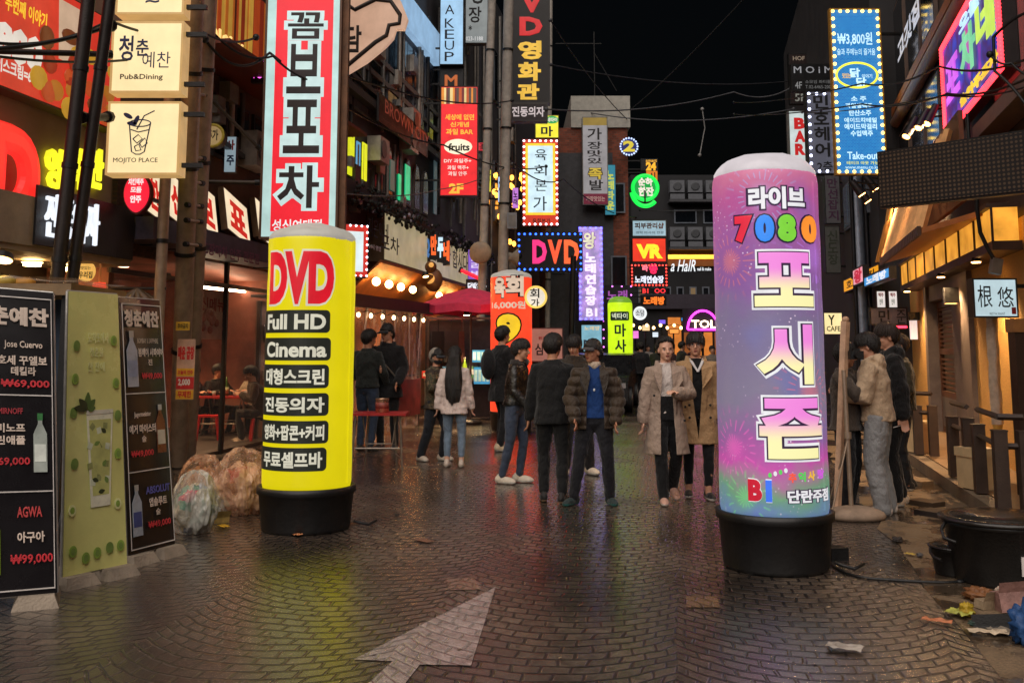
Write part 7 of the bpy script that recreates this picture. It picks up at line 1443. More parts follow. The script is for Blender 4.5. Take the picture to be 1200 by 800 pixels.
for i in range(260):
    px = rnd.gauss(1010, 60) if i < 150 else rnd.uniform(200, 1180); py = rnd.uniform(625, 720) if i < 150 else rnd.uniform(560, 780)
    g_ = gr(min(max(px, 20), 1190), py); s_ = rnd.uniform(.006, .018); a = rnd.random() * 3; mb.add([(g_.x + s_ * cos(a + q), g_.y + s_ * sin(a + q) * rnd.uniform(.5, 1), .005 + .004 * (q > 2)) for q in (0, 1.6, 3.1, 4.7)], [(0, 1, 2, 3)], i % 3)
mb.build('ground_litter', [mat(c, .7, bump=0) for c in ((120, 96, 70), (84, 66, 50), (150, 130, 104))], kind='stuff')
# power cord on the ground, small black box, drain step blocks
def floorcable(label, pix, r):
    P = [gr(*p, r) for p in pix]; o = P[0]; T = thing('extension_cable', label, 'cable', o); out = []
    for i in range(len(P) - 1):
        for k in range(6):
            t = k / 6; p0, p1, p2, p3 = P[max(i - 1, 0)], P[i], P[i + 1], P[min(i + 2, len(P) - 1)]; out.append(.5 * (2 * p1 + (p2 - p0) * t + (2 * p0 - 5 * p1 + 4 * p2 - p3) * t * t + (3 * p1 - p0 - 3 * p2 + p3) * t ** 3) - o)
    out.append(P[-1] - o); mb = MB(); mb.tube(out, r, 6); mb.build('cable', BLACK, T); mb = MB(); mb.ell(out[-1], (.03, .02, .015)); mb.build('plug', BLACK, T)
floorcable('black power cord curling from the pink balloon to the bucket', ((974, 660), (985, 668), (1010, 676), (1060, 680), (1104, 682), (1125, 681)), .010)
g_ = gr(983, 657); T_ = thing('power_box', 'small black power box beside the pink balloon pot', 'box', (g_.x, g_.y + .06, 0), .2); mb = MB(); mb.box(-.07, .07, -.06, .06, 0, .09); mb.build('housing', BLACK, T_); mb = MB(); mb.box(-.05, .05, -.063, -.0601, .02, .07); mb.build('outlet', DARKM, T_)
# signboard stand: rounded concrete foot, pole, leaning wooden plank
g_ = gr(1011, 612); TSG = thing('sign_stand', 'steel sign stand with prop legs on a rounded concrete foot', 'stand', (g_.x, g_.y + .2, 0)); mb = MB(); mb.ell((0, 0, .03), (.28, .2, .09), 0, 24, 10); mb.v = [(x, y, max(z, .002)) for x, y, z in mb.v]; mb.build('foot', mat((150, 128, 108), .8, var=.3), TSG)
hp = 1.35; mb = MB(); mb.tube([(-.03, 0, .1), (-.05, 0, hp)], .022, 10); mb.tube([(-.036, 0, .72), (-.036, 0, .78)], .034, 10); mb.build('pole', mat((170, 150, 130), .4, .5), TSG)
mb = MB(); mb.tube([(-.03, .0, .75), (-.26, -.12, .03)], .009, 6); mb.tube([(-.03, 0, .75), (-.2, .2, .03)], .009, 6); mb.build('prop_leg', mat((160, 140, 120), .4, .5), TSG)
g_ = gr(981, 606); t_ = at(991, 372, g_.y + .1); T_ = thing('wooden_plank', 'pale wooden plank leaning beside the pink balloon', 'plank', (g_.x, g_.y, 0)); v = t_ - g_; mb = MB(); mb.tube([(0, 0, .02), v * .98], [.036, .045], 4, smooth=False, flat=.5); mb.ell(v * .99, (.035, .025, .03)); mb.build('board', mat((190, 152, 122), .6, var=.35, scale=8), T_)
# stepping blocks and puddle stones in the gutter
for i, (px, py, sx, sy) in enumerate(((1066, 566, .5, .2), (1108, 606, .5, .24), (1085, 592, .3, .2))):
    g_ = gr(px, py); T_ = thing('stone_block', ('flat stone block by the curb near the far railing', 'dark wet stone block by the curb near the door railing', 'small stone block in the gutter puddle')[i], 'stone', (g_.x, g_.y, 0), R(-60)); mb = MB(); mb.box(-sx / 2, sx / 2, -sy / 2, sy / 2, 0.002, .05); mb.build('block', mat(((120, 100, 78), (44, 38, 36), (70, 56, 44))[i], .4, var=.4), T_)
# far dark car behind the green balloon
g_ = at(706, 470, 26.5); TCAR = thing('parked_car', 'dark parked car half hidden behind the green balloon and the walkers', 'car', (g_.x, 26.5, 0), R(80)); mb = MB(); pr = [(-2.1, .3), (-2.15, .7), (-1.7, .85), (-.9, .95), (-.3, 1.38), (1.0, 1.42), (1.75, 1.0), (2.1, .9), (2.15, .35)]
mb.prism(pr, -.8, .8); mb.build('body', mat((9, 10, 12), .3, .0, var=.1, bump=0, spec=.5), TCAR); mb = MB(); mb.prism([(-.85, .97), (-.28, 1.34), (.95, 1.37), (1.6, 1.0)], -.806, .806); mb.build('window', WGLASS, TCAR)
for x in (-1.35, 1.3):
    for y in (-.76, .76): mb = MB(); mb.tube([(x, y - .1, .31), (x, y + .1, .31)], .31, 20); w_ = mb.build('wheel', BLACK, TCAR); mb = MB(); mb.tube([(x, y - .11, .31), (x, y + .11, .31)], .18, 14); mb.build('rim', STEEL, w_)
for y in (-.6, .6): mb = MB(); mb.cbox((-2.14, y, .66), (.06, .3, .12)); mb.build('headlight', mat((150, 150, 150), .2), TCAR)

zc_ = fp.uz(250, 300)[1]
for i, (u_, y_) in enumerate(((.35, 1.3), (.68, 1.9))):
    q = fp.a + fp.dir * (fp.len * u_) - fp.n * y_; lampthing('ceiling_lamp', ('ceiling lamp nearest the steel poles in the glazed eating room', 'ceiling lamp at the far end of the glazed eating room')[i], (q.x, q.y, zf - .2), (0, 0, -1), .1, .08, 10., (255, 196, 150), pw=270)
q = TE.matrix_basis @ Vector((L_ * .5, .75, 2.3)); lampthing('tent_fill_lamp', 'added fill lamp under the roof of the clear plastic tent', q, (0, 0, -1), .09, .08, 10., (255, 214, 170), pw=420)  # fill lamp added to brighten the dark tent interior
q = TU.location; lampthing('stall_lamp', 'bare lamp hanging under the red parasol', (q.x - .1, q.y + .2, 2.25), (0, 0, -1), .07, .1, 16., (255, 226, 190), pw=300)
lampthing('awning_lamp', 'lamp under the slanted wooden awning near the red framed sign', fc_.a + fc_.dir * fc_.uz(450, 330)[0] + fc_.n * 1.0 + Vector((0, 0, 3.2)), (.2, -.2, -1), .08, .1, 14., (255, 190, 110), pw=480)

for i, (u_, z_, w_, h_, c_) in enumerate(((.60, 1.35, .55, .75, (190, 150, 120)), (.72, 1.3, .4, .6, (170, 40, 50)), (.83, 1.5, .5, .5, (60, 60, 110)))):
    q = fp.a + fp.dir * (fp.len * u_) - fp.n * 3.58; T_ = thing('wall_poster', ('tan menu poster', 'red drink poster', 'blue poster')[i] + ' on the back wall of the glazed eating room', 'poster', (q.x, q.y, z_), fp.rz); mb = MB(); mb.box(-w_ / 2, w_ / 2, -.02, .0, 0, h_); mb.build('sheet', mat(c_, .6, var=.5, scale=9), T_); mb = MB(); mb.text(('안주 메뉴', '참소주', '생맥주')[i], -w_ * .4, h_ * .6, w_ * .4, h_ * .85, -.022, .004, 0, .03); mb.build('lettering', WHT, T_)
# ================================================================ people
def remesh(mb, vox, it=3):
    me = bpy.data.meshes.new('t'); me.from_pydata(mb.v, [], mb.f); me.update()
    o = bpy.data.objects.new('t', me); WS.collection.objects.link(o)
    md = o.modifiers.new('r', 'REMESH'); md.mode = 'VOXEL'; md.voxel_size = vox
    if it: sm = o.modifiers.new('s', 'SMOOTH'); sm.factor = .5; sm.iterations = it
    out = evald(o)
    bpy.data.objects.remove(o); bpy.data.meshes.remove(me); return out
def ik(a, t, l1, l2, pole):
    a, t = Vector(a), Vector(t); d = t - a; L = d.length; mx = (l1 + l2) * .998
    if L > mx: t = a + d * (mx / L); d = t - a; L = mx
    u = d.normalized(); x = (l1 * l1 - l2 * l2 + L * L) / (2 * L); h = sqrt(max(0, l1 * l1 - x * x))
    p = Vector(pole); p = (p - u * p.dot(u))
    p = p.normalized() if p.length > 1e-5 else Vector((0, -1, 0))
    return a + u * x + p * h, t
def loft(mb, rings, n=20, ex=2.3):
    vs = []
    for (c, rx, ry, tw) in rings:
        for j in range(n):
            q = 2 * pi * j / n; cx, sx = cos(q), sin(q)
            x = rx * math.copysign(abs(cx) ** (2 / ex), cx); y = ry * math.copysign(abs(sx) ** (2 / ex), sx)
            vs.append((c[0] + x * cos(tw) - y * sin(tw), c[1] + x * sin(tw) + y * cos(tw), c[2]))
    k = len(rings)
    mb.add(vs, [(i * n + j, i * n + (j + 1) % n, (i + 1) * n + (j + 1) % n, (i + 1) * n + j) for i in range(k - 1) for j in range(n)])
    mb.add(vs[:n], [tuple(range(n))[::-1]]); mb.add(vs[-n:], [tuple(range(n))])
def wrinkle(me, amp, sc, seed, vert=1.0):
    me.update(); ns = [v.normal.copy() for v in me.vertices]
    for v, n in zip(me.vertices, ns):
        p = v.co; q = noise.noise(Vector((p.x * sc + seed, p.y * sc, p.z * sc * vert))) + .5 * noise.noise(Vector((p.x * sc * 2.3, p.y * sc * 2.3 + seed, p.z * sc * 2.1 * vert)))
        v.co = p + n * (q * amp)
def link(name, me, mats, parent, smooth=True):
    me.name = name; me.materials.clear()
    for m in (mats if isinstance(mats, (list, tuple)) else [mats]): me.materials.append(m)
    if smooth: me.polygons.foreach_set('use_smooth', [True] * len(me.polygons))
    o = bpy.data.objects.new(name, me); C.objects.link(o); o.parent = parent; return o
def cloth(c, rough=.85, sc=30):
    """woven cloth with long soft folds"""
    k = ('cl', tuple(c), rough, sc)
    if k in MATS: return MATS[k]
    m = bpy.data.materials.new('cloth'); m.use_nodes = True; t = m.node_tree; p = t.nodes['Principled BSDF']; x = NX(t)
    tc = t.nodes.new('ShaderNodeTexCoord'); mp = t.nodes.new('ShaderNodeMapping'); mp.inputs['Scale'].default_value = (1, 1, .55); mp.inputs['Rotation'].default_value = (.3, .35, 0); t.links.new(tc.outputs['Object'], mp.inputs[0])
    a = x.noise(mp.outputs[0], 9, 3, .5); b = x.noise(mp.outputs[0], 26, 3, .6); w = x.noise(tc.outputs['Object'], 260, 2)
    v = x.noise(tc.outputs['Object'], 6, 4, .6); cc = rgb(c)
    t.links.new(x.mixc(x.smooth(v, .3, .7), tuple(q * .88 for q in cc[:3]) + (1,), tuple(min(1, q * 1.1) for q in cc[:3]) + (1,)), p.inputs['Base Color'])
    p.inputs['Roughness'].default_value = rough; p.inputs['Specular IOR Level'].default_value = .3; p.inputs['Sheen Weight'].default_value = .15
    h = x.add(x.add(x.absolute(x.subtract(a, .5)), x.multiply(x.absolute(x.subtract(b, .5)), .35)), x.multiply(w, .015))
    bp = t.nodes.new('ShaderNodeBump'); bp.inputs['Strength'].default_value = .9; bp.inputs['Distance'].default_value = .055; t.links.new(h, bp.inputs['Height']); t.links.new(bp.outputs[0], p.inputs['Normal'])
    MATS[k] = m; return m
SK = [mat(c, .5, var=.08, scale=14, bump=.05) for c in ((204, 150, 122), (190, 134, 104), (214, 164, 138), (176, 120, 92))]
HAIR = mat((22, 17, 15), .34, var=.4, scale=25, bump=.6, bscale=120, spec=.5); HAIRB = mat((40, 26, 18), .4, var=.4, scale=25, bump=.6, bscale=120)
LIP = mat((150, 74, 66), .45, bump=0); EYEW = mat((210, 204, 196), .3, bump=0); EYED = mat((14, 10, 9), .2, bump=0)
PN = [0]
def person(label, px, py, top, rz, feet=((-.10, .0), (.10, .0)), hands=((-.26, -.04, .80), (.26, -.04, .80)), head=(0, 0), lean=(0, 0), twist=0, outfit={}, hair='short', fringe=.22, skin=0,
           seat=None, H=None, far=False, group=None, pos=None, extra=None, elbow=((-.5, .8, -.1), (.5, .8, -.1)), hairm=None):
    PN[0] += 1; seed = PN[0] * 3.7
    g_ = gr(px, py) if pos is None else Vector(pos)
    if H is None: H = at(px, top, g_.y).z - g_.z
    s = H / 1.79
    T = thing('person', label, 'person', g_, R(rz) - atan2(g_.x, g_.y) * .0, group); T.scale = (s, s, s)
    o = dict(top=(40, 40, 44), hem=-.02, e=.022, sl=.0, open=None, inner=None, pants=(30, 32, 40), fit=.0, shoes=(220, 214, 204), sole=(216, 210, 200), coll=None, toprough=.85, puff=0, sleeve=1.0, ankle=.10, cuff=False, sw=.168); o.update(outfit)
    hz = .945 if seat is None else seat
    if seat is None: hz = min(hz, min(sqrt(max(.3, .836 ** 2 - (ft[0] - (-.088 if i == 0 else .088)) ** 2 - (ft[1] + .03) ** 2)) + .115 + (ft[2] if len(ft) > 2 else 0) for i, ft in enumerate(feet)))
    P = Vector((0, 0, hz)); fw, sd = R(lean[0]), R(lean[1]); U = Vector((sin(sd), -sin(fw), cos(fw) * cos(sd))).normalized()
    tw = R(twist); ax = Vector((cos(tw), sin(tw), 0))
    Nk = P + U * .545; sh = [P + U * .462 - ax * o['sw'], P + U * .462 + ax * o['sw']]
    arms = []
    for i in (0, 1):
        el, wr = ik(sh[i], hands[i], .285, .25, elbow[i]); arms.append((sh[i], el, wr))
    legs = []
    for i in (0, 1):
        hp = P + Vector((-.088 if i == 0 else .088, 0, -.03)); ft = feet[i]; fz = ft[2] if len(ft) > 2 else 0.0
        kn, an = ik(hp, Vector((ft[0], ft[1] + .03, .085 + fz)), .421, .418, (0.15 * (-1 if i == 0 else 1), -1, .1 if seat is None else .6)); legs.append((hp, kn, an, fz, R(ft[3]) if len(ft) > 3 else R(-10 if i == 0 else 10)))
    # head frame
    hy, hp_ = R(head[0]), R(head[1]); ef = Vector((sin(hy) * cos(hp_), -cos(hy) * cos(hp_), sin(hp_))); ex = Vector((cos(hy), sin(hy), 0)); eu = ex.cross(ef) * -1
    if eu.z < 0: eu = -eu
    Hc = Nk + U * .055 + Vector((0, 0, .085)) + ef * .022
    M4 = Matrix(((ex.x, ef.x, eu.x, Hc.x), (ex.y, ef.y, eu.y, Hc.y), (ex.z, ef.z, eu.z, Hc.z), (0, 0, 0, 1)))
    hv = lambda x, y, z: M4 @ Vector((x, y, z))
    def hell(mb, c, r, m=0, n=14, k=9, fn=None): mb.ell(c, r, m, n, k, M4, fn)
    # ---- body (one continuous surface)
    b = MB()
    hell(b, (0, -.008, .025), (.076, .096, .098), 0, 20, 14); hell(b, (0, .022, -.045), (.062, .068, .075), 0, 18, 12); hell(b, (0, .058, -.095), (.03, .026, .024))
    for q in (-1, 1): hell(b, (q * .036, .052, -.03), (.026, .03, .028)); hell(b, (q * .079, -.008, -.015), (.011, .02, .03)); hell(b, (q * .03, .074, .022), (.028, .014, .009))
    b.ctube([hv(0, .086, .012), hv(0, .098, -.012), hv(0, .106, -.03)], [.010, .012, .016], 8)
    b.ctube([Nk - U * .06, Nk + U * .02, hv(0, -.02, -.04)], [.06, .055, .054], 12)
    loft(b, [(P + U * z, rx, ry, tw * (z / .5)) for z, rx, ry in ((-.10, .12, .09), (.0, .15, .105), (.12, .135, .095), (.3, .15, .105), (.44, .16, .09), (.5, .12, .07), (.545, .055, .055))])
    for i, (a, e_, w_) in enumerate(arms):
        b.ctube([a, a.lerp(e_, .5), e_, e_.lerp(w_, .35), w_], [.040, .038, .034, .036, .026], 10)
        d = (w_ - e_).normalized(); sgn = -1 if i == 0 else 1
        lat = Vector((0, -1, 0)) if abs(d.y) < .8 else Vector((0, 0, 1)); lat = (lat - d * lat.dot(d)).normalized(); nrm = d.cross(lat) * (1 if i == 0 else -1)
        mp = Matrix((( lat.x, nrm.x, d.x, 0), (lat.y, nrm.y, d.y, 0), (lat.z, nrm.z, d.z, 0), (0, 0, 0, 1)))
        b.ell((0, 0, 0), (.040, .017, .05), 0, 12, 8, Matrix.Translation(w_ + d * .055) @ mp)
        for q, (off, ln) in enumerate(((.030, .070), (.010, .08), (-.011, .074), (-.031, .058))):
            p0 = w_ + d * .085 + lat * off; p1 = p0 + d * ln * .55 + nrm * .004; p2 = p1 + d * ln * .42 + nrm * ln * .38
            b.ctube([p0 - d * .02, p0, p1, p2], [.0105, .010, .0092, .0078], 8)
        t0 = w_ + d * .03 + lat * .035; b.ctube([t0 - lat * .02, t0 + d * .03 + lat * .02, t0 + d * .062 + lat * .024 + nrm * .012], [.013, .0115, .009], 8)
    for (h_, k_, a_, fz, yw) in legs:
        b.ctube([h_, h_.lerp(k_, .4), k_, k_.lerp(a_, .35), a_ - Vector((0, 0, .02))], [.075, .068, .048, .05, .036], 12)
        f_ = Vector((-sin(-yw) * 1.0, -cos(yw), 0)); f_ = Vector((sin(yw), -cos(yw), 0)); b.ctube([a_ + Vector((0, 0, -.03)), a_ + f_ * .09 + Vector((0, 0, -.052)), a_ + f_ * .15 + Vector((0, 0, -.06))], [.032, .03, .022], 10)
    me = remesh(b, .0135 if far else .0078, 2)
    ev = MB()
    if not far:
        for q in (-1, 1):
            ev.ell((q * .0315, .0745, -.002), (.0145, .0085, .0062), 0, 10, 6, M4); ev.ell((q * .0315, .0795, -.002), (.0056, .0046, .0052), 1, 8, 6, M4)
            ev.ell((q * .0315, .0765, .0055), (.0145, .0085, .0018), 1, 8, 5, M4)
            ev.ell((q * .034, .0835, .0225), (.019, .005, .0030), 2, 8, 5, M4)
        ev.ell((0, .0865, -.0655), (.021, .008, .0042), 3, 10, 5, M4); ev.ell((0, .084, -.073), (.018, .008, .0045), 3, 10, 5, M4)
    nb = MB(); nb.v = [tuple(v.co) for v in me.vertices]; nb.f = [tuple(p.vertices) for p in me.polygons]; nb.m = [0] * len(nb.f); nb.sm = [True] * len(nb.f)
    nb.add(ev.v, ev.f, 0, True); nb.m[len(me.polygons):] = [1 + x for x in ev.m]; bpy.data.meshes.remove(me)
    nb.build('body', [SK[skin], EYEW, EYED, HAIR, LIP], T)
    # ---- trousers
    v_ = .016 if far else .012
    tb = MB(); f = o['fit']
    tb.ell(P + Vector((0, 0, -.02)), (.165 + f * .4, .118 + f * .4, .13), 0, 18, 12)
    if seat is None: loft(tb, [(P + Vector((0, 0, z)), .15 + f * .3, .11 + f * .3, 0) for z in (-.05, .1)])
    for (h_, k_, a_, fz, yw) in legs:
        e0 = k_ + (a_ - k_) * (1 - (o['ankle'] - .085) / .425) if o['ankle'] > .09 else a_ + Vector((0, 0, -.02))
        tb.ctube([h_ + Vector((0, 0, .02)), h_.lerp(k_, .35), k_, k_.lerp(e0, .4), e0], [.094 + f, .092 + f, .066 + f * 1.1, .064 + f * 1.2, .052 + f * 1.2], 14)
    me = remesh(tb, v_, 4); wrinkle(me, .007, 9, seed, 1.5); link('trousers', me, cloth(o['pants'], .8, 70), T)
    # ---- shoes
    for (h_, k_, a_, fz, yw) in legs:
        if o['shoes'] is None: continue
        sb = MB(); big = o.get('big', 1.0); mt = Matrix.Translation((a_.x, a_.y, fz)) @ Matrix.Rotation(yw, 4, 'Z')
        if fz > .03: mt = mt @ Matrix.Translation((0, -.06, 0)) @ Matrix.Rotation(R(o.get('tip', 28)), 4, 'X') @ Matrix.Translation((0, .06, 0))
        for (c, r) in (((0, .035, .05), (.042, .052, .052)), ((0, -.06, .038), (.046, .10, .046)), ((0, -.12, .03), (.044, .062, .034)), ((0, .02, .085), (.038, .042, .04))): sb.ell(c, tuple(q * big for q in r), 0, 16, 10)
        me = remesh(sb, .009, 3)
        for v in me.vertices: v.co.z = max(v.co.z, .004)
        mi_ = [1 if sum(me.vertices[q].co.z for q in p.vertices) / len(p.vertices) < .028 else 0 for p in me.polygons]
        ob = link('shoe', me, [cloth(o['shoes'], .5), cloth(o['sole'], .6)], T); me.polygons.foreach_set('material_index', mi_); me.transform(mt)
    # ---- upper garments
    def garment(e_in, hem, sleeve, name, m, op=None, sl=0.0, vox=.012, amp=.008, flare=.0, slen=1.0, hood=False, puff=0):
        e = e_in * .62; g = MB(); rings = []
        lo = [(z, z * 0) for z in ()]
        if hem < -.06:
            nz = 4
            for i in range(nz): z = hem + (-.05 - hem) * i / nz; q = (z + .05) / (hem + .05); rings.append((Vector((P.x, P.y, P.z + z)), .172 + e + flare * q, .130 + e + flare * q * .8, 0))
        for z, rx, ry in ((max(hem, -.05), .168, .124), (.10, .150, .112), (.22, .154, .114), (.33, .166, .120), (.42, .168, .104), (.47, .148, .086), (.505, .105, .074), (.545, .066, .062)):
            rings.append((P + U * z, rx + e, ry + e * (1 if z < .5 else .6), tw * max(0, z) / .5))
        loft(g, rings, 28)
        for i, (a, e_, w_) in enumerate(arms):
            w2 = e_.lerp(w_, slen if slen < 1.01 else 1.0); a_in = a.lerp(P + U * .44, .25)
            g.ctube([a_in, a, a.lerp(e_, .5), e_, e_.lerp(w2, .5), w2], [.050 + e * .5, .054 + e * .7 + sl * .5, .050 + e * .8 + sl * .8, .045 + e * .85 + sl, .041 + e * .85 + sl, .036 + e * .7 + sl], 14)
        if hood: g.ell(Nk + Vector((0, .085, -.02)), (.12, .065, .085)); g.ctube([Nk + Vector((x, y, z)) for x, y, z in ((-.09, -.05, -.03), (-.105, .03, .02), (0, .09, .04), (.105, .03, .02), (.09, -.05, -.03))], .032, 10)
        me = remesh(g, v_ if vox == .012 else vox, 4)
        if puff:
            me.update(); ns = [v.normal.copy() for v in me.vertices]
            for v, n in zip(me.vertices, ns): v.co += n * (abs(sin(v.co.z * pi / puff + .6 * noise.noise(v.co * 4))) ** .6 * .022 - .010)
        wrinkle(me, amp, 8, seed, 1.3)
        if op:
            bm = bmesh.new(); bm.from_mesh(me); zt, zb, wt, wb, cx = op        # opening: half widths at top and bottom
            z0, z1 = P.z + zb, P.z + zt
            def keep(c):
                ct = P + U * max(0, c.z - P.z)
                if c.y > ct.y - .02 or c.z > z1 + .08: return True
                for (a, e_, w_) in arms:
                    for (p, q) in ((a, e_), (e_, w_)):
                        d = q - p; t = min(1, max(0, (c - p).dot(d) / d.dot(d)))
                        if (c - p - d * t).length < .075 + e + sl: 
                            if (p is e_) or t > .35: return True
                return False
            for sg in (-1, 1):
                fs = [f for f in bm.faces if not keep(f.calc_center_median())]
                ed = set(); vv = set()
                for f in fs: ed.update(f.edges); vv.update(f.verts)
                p0 = Vector((cx + sg * wb, 0, z0)); p1 = Vector((cx + sg * wt, 0, z1)); n = (p1 - p0).cross(Vector((0, 1, 0))).normalized()
                bmesh.ops.bisect_plane(bm, geom=list(vv) + list(ed) + fs, plane_co=p0, plane_no=n)
            kill = []
            for f in bm.faces:
                c = f.calc_center_median()
                if keep(c): continue
                t = (c.z - z0) / (z1 - z0); h = wb + (wt - wb) * t
                if abs(c.x - cx) < h: kill.append(f)
            bmesh.ops.delete(bm, geom=kill, context='FACES')
            low = [f for f in bm.faces if f.normal.z < -.8 and f.calc_center_median().z < P.z + hem + .03]
            bmesh.ops.delete(bm, geom=low, context='FACES'); bm.to_mesh(me); bm.free()
            ob = link(name, me, m, T); sm = ob.modifiers.new('thickness', 'SOLIDIFY'); sm.thickness = .012; sm.offset = -1
            return ob
        return link(name, me, m, T)
    if o['inner']: garment(.006, o.get('ihem', -.02), 0, o.get('iname', 'shirt'), cloth(o['inner'], .85), amp=.004, slen=.75)
    tm = o['top'] if not isinstance(o['top'], tuple) else cloth(o['top'], o['toprough'])
    garment(o['e'], o['hem'], 1, o.get('tname', 'jacket'), tm, o['open'], o['sl'], flare=o.get('flare', .03), hood=o.get('hood', False), puff=o['puff'], slen=o['sleeve'], amp=o.get('amp', .008))
    if o['coll']:
        cm = MB(); e = o['e']; cs = cloth(o['coll'], o['toprough'])
        pts = []; n = 14
        for i in range(n + 1):
            a = R(-150 + 300 * i / n) + pi / 2; pts.append((a, i))
        vs = []
        for a, i in pts:
            for (r, z) in ((.082, .0), (.094, .05), (.108, .052), (.125, -.015)): c_ = Nk + Vector((0, .005, -.03)); vs.append(c_ + Vector((cos(a) * r, sin(a) * r * .9, z - (.05 if sin(a) < -.3 else 0) * abs(sin(a)))))
        cm.add(vs, [(i * 4 + j, (i + 1) * 4 + j, (i + 1) * 4 + j + 1, i * 4 + j + 1) for i in range(n) for j in range(3)], 0, True)
        if o['open']:
            zt, zb, wt, wb, cx = o['open']
            for sg in (-1, 1):
                yf = -.128 - e - .012; q = [P + U * .53 + Vector((sg * .06, -.06, 0)), P + U * .46 + Vector((sg * .155, -.03 + yf * .5, 0)), P + U * .36 + Vector((sg * .15, yf, 0)), P + U * .22 + Vector((sg * (wt * .5 + wb * .5) * 1.0 + cx, yf, 0)), P + U * .42 + Vector((sg * .05 + cx, yf * .85, 0))]
                vs = q + [v + Vector((0, .012, 0)) for v in q]; k = len(q); cm.add(vs, [tuple(range(k)), tuple(range(2 * k - 1, k - 1, -1))] + [(i, i + k, (i + 1) % k + k, (i + 1) % k) for i in range(k)])
        cm.build('collar', cs, T)
    if o.get('vneck'):                              # white shirt collar edge on a jumper
        cm = MB()
        for sg in (-1, 1): cm.tube([P + U * .535 + Vector((sg * .07, -.03, 0)), P + U * .5 + Vector((sg * .055, -.105, 0)), P + U * .40 + Vector((0, -.152, 0))], [.012, .016, .012], 6, flat=.5)
        cm.build('shirt_collar', cloth((220, 216, 214)), T)
    if o.get('buttons'):
        cm = MB(); e = o['e']
        for (x, z) in o['buttons']: cm.ell(P + U * z + Vector((x, -.135 - e, 0)), (.014, .008, .014), 0, 8, 5)
        cm.build('button', BLACK, T)
    # ---- hair / hat
    hm = hairm or HAIR
    def ss(x, a, b_): t = min(1, max(0, (x - a) / (b_ - a))); return t * t * (3 - 2 * t)
    def hfn(d):
        x, y, z = d.x, d.y, d.z
        if y > .18: zl = fringe + .12 * abs(x) * -1.6
        elif y > -.25: t = ss(y, -.25, .18); zl = -.5 * (1 - t) + (fringe - .18) * t
        else: zl = -.78
        if y <= .18 and y > -.05: zl = min(zl, .05 + 0)
        az = atan2(x, y); zl += .10 * noise.noise(Vector((az * 6 + seed, 3, 0))) + .05 * noise.noise(Vector((az * 17, seed, 0)))
        m_ = ss(z - zl, -.05, .06); st = noise.noise(Vector((az * 9 + seed, z * 1.6, 0))) * .07 + noise.noise(Vector((az * 22 + seed, z * 3, 2))) * .045 + noise.noise(Vector((x * 6 + seed, y * 6, z * 6))) * .08
        return .76 + (.32 + st * (.5 + .5 * max(0, z + .3)) + .07 * max(0, z) + (.05 if y > .3 and z < .5 else 0)) * m_
    def locks(hb):
        rl = random.Random(int(seed * 10)); n = 40 if far else 170; cr0 = Vector((rl.uniform(-.15, .15), -.28, .95)).normalized(); e1 = cr0.cross(Vector((0, 1, 0))).normalized(); e2 = cr0.cross(e1)
        for i in range(n):
            az = 2 * pi * i / n + rl.uniform(-.1, .1); t1 = None; pts = []; lift = rl.uniform(.0, .11); sw = rl.uniform(-.5, .5); t0 = rl.uniform(.05, .45)
            for q in range(60):
                th = .05 + q * .045; a = az + sw * th * .35; d = cr0 * cos(th) + (e1 * cos(a) + e2 * sin(a)) * sin(th)
                if d.y > .2: zl = fringe - .06 + .08 * rl.random() - .35 * max(0, abs(d.x) - .35)
                elif d.y > -.05: zl = -.12
                elif d.y > -.3: zl = -.5
                else: zl = -.85
                if d.z < zl: t1 = th; break
            if t1 is None: t1 = 2.2
            if hair == 'cap': 
                if (cr0 * cos(t1) + (e1 * cos(az) + e2 * sin(az)) * sin(t1)).y > .1: continue
                t0 = max(t0, t1 - .45)
            for q in range(6):
                f = q / 5; th = t0 + (t1 - t0) * f; a = az + sw * th * .35; d = cr0 * cos(th) + (e1 * cos(a) + e2 * sin(a)) * sin(th)
                rr = 1.10 + .05 * sin(pi * min(1, f * 1.1)) + lift * (.4 + .6 * f)
                pts.append(hv(d.x * .085 * rr, -.008 + d.y * .105 * rr, .022 + d.z * .106 * rr))
            hb.tube(pts, [.005, .011, .013, .012, .008, .002], 5, 0, True, .55)
    hb = MB(); hell(hb, (0, -.008, .022), (.085, .105, .106), 0, 48, 34, hfn)
    if hair == 'long':
        pts = [hv(0, -.05, .06), hv(0, -.10, -.03), Nk + Vector((0, .095, -.04)), Nk + Vector((0, .14, -.2)), Nk + Vector((0, .155, -.34)), Nk + Vector((0, .145, -.46))]
        lb = MB(); lb.ctube(pts, [.07, .098, .12, .135, .13, .115], 26); c0 = pts[0]
        lb.v = [(x, y if False else (y - (y - .12) * .45 if z < Nk.z else y), z) for x, y, z in lb.v]
        me = remesh(lb, .012, 3)
        for v in me.vertices: q = noise.noise(Vector((v.co.x * 55, v.co.z * 2.5, seed))) ; v.co.y += q * .018; v.co.z += (.05 * noise.noise(Vector((v.co.x * 30, seed, 1))) if v.co.z < Nk.z - .3 else 0); v.co.x *= 1 + .05 * noise.noise(Vector((v.co.z * 6, seed, 0)))
        nb2 = [tuple(v.co) for v in me.vertices]; hb.add(nb2, [tuple(p.vertices) for p in me.polygons], 0, True); bpy.data.meshes.remove(me)
    if hair == 'tied': hell(hb, (0, -.10, -.05), (.05, .05, .07))
    locks(hb); hb.build('hair', hm, T)
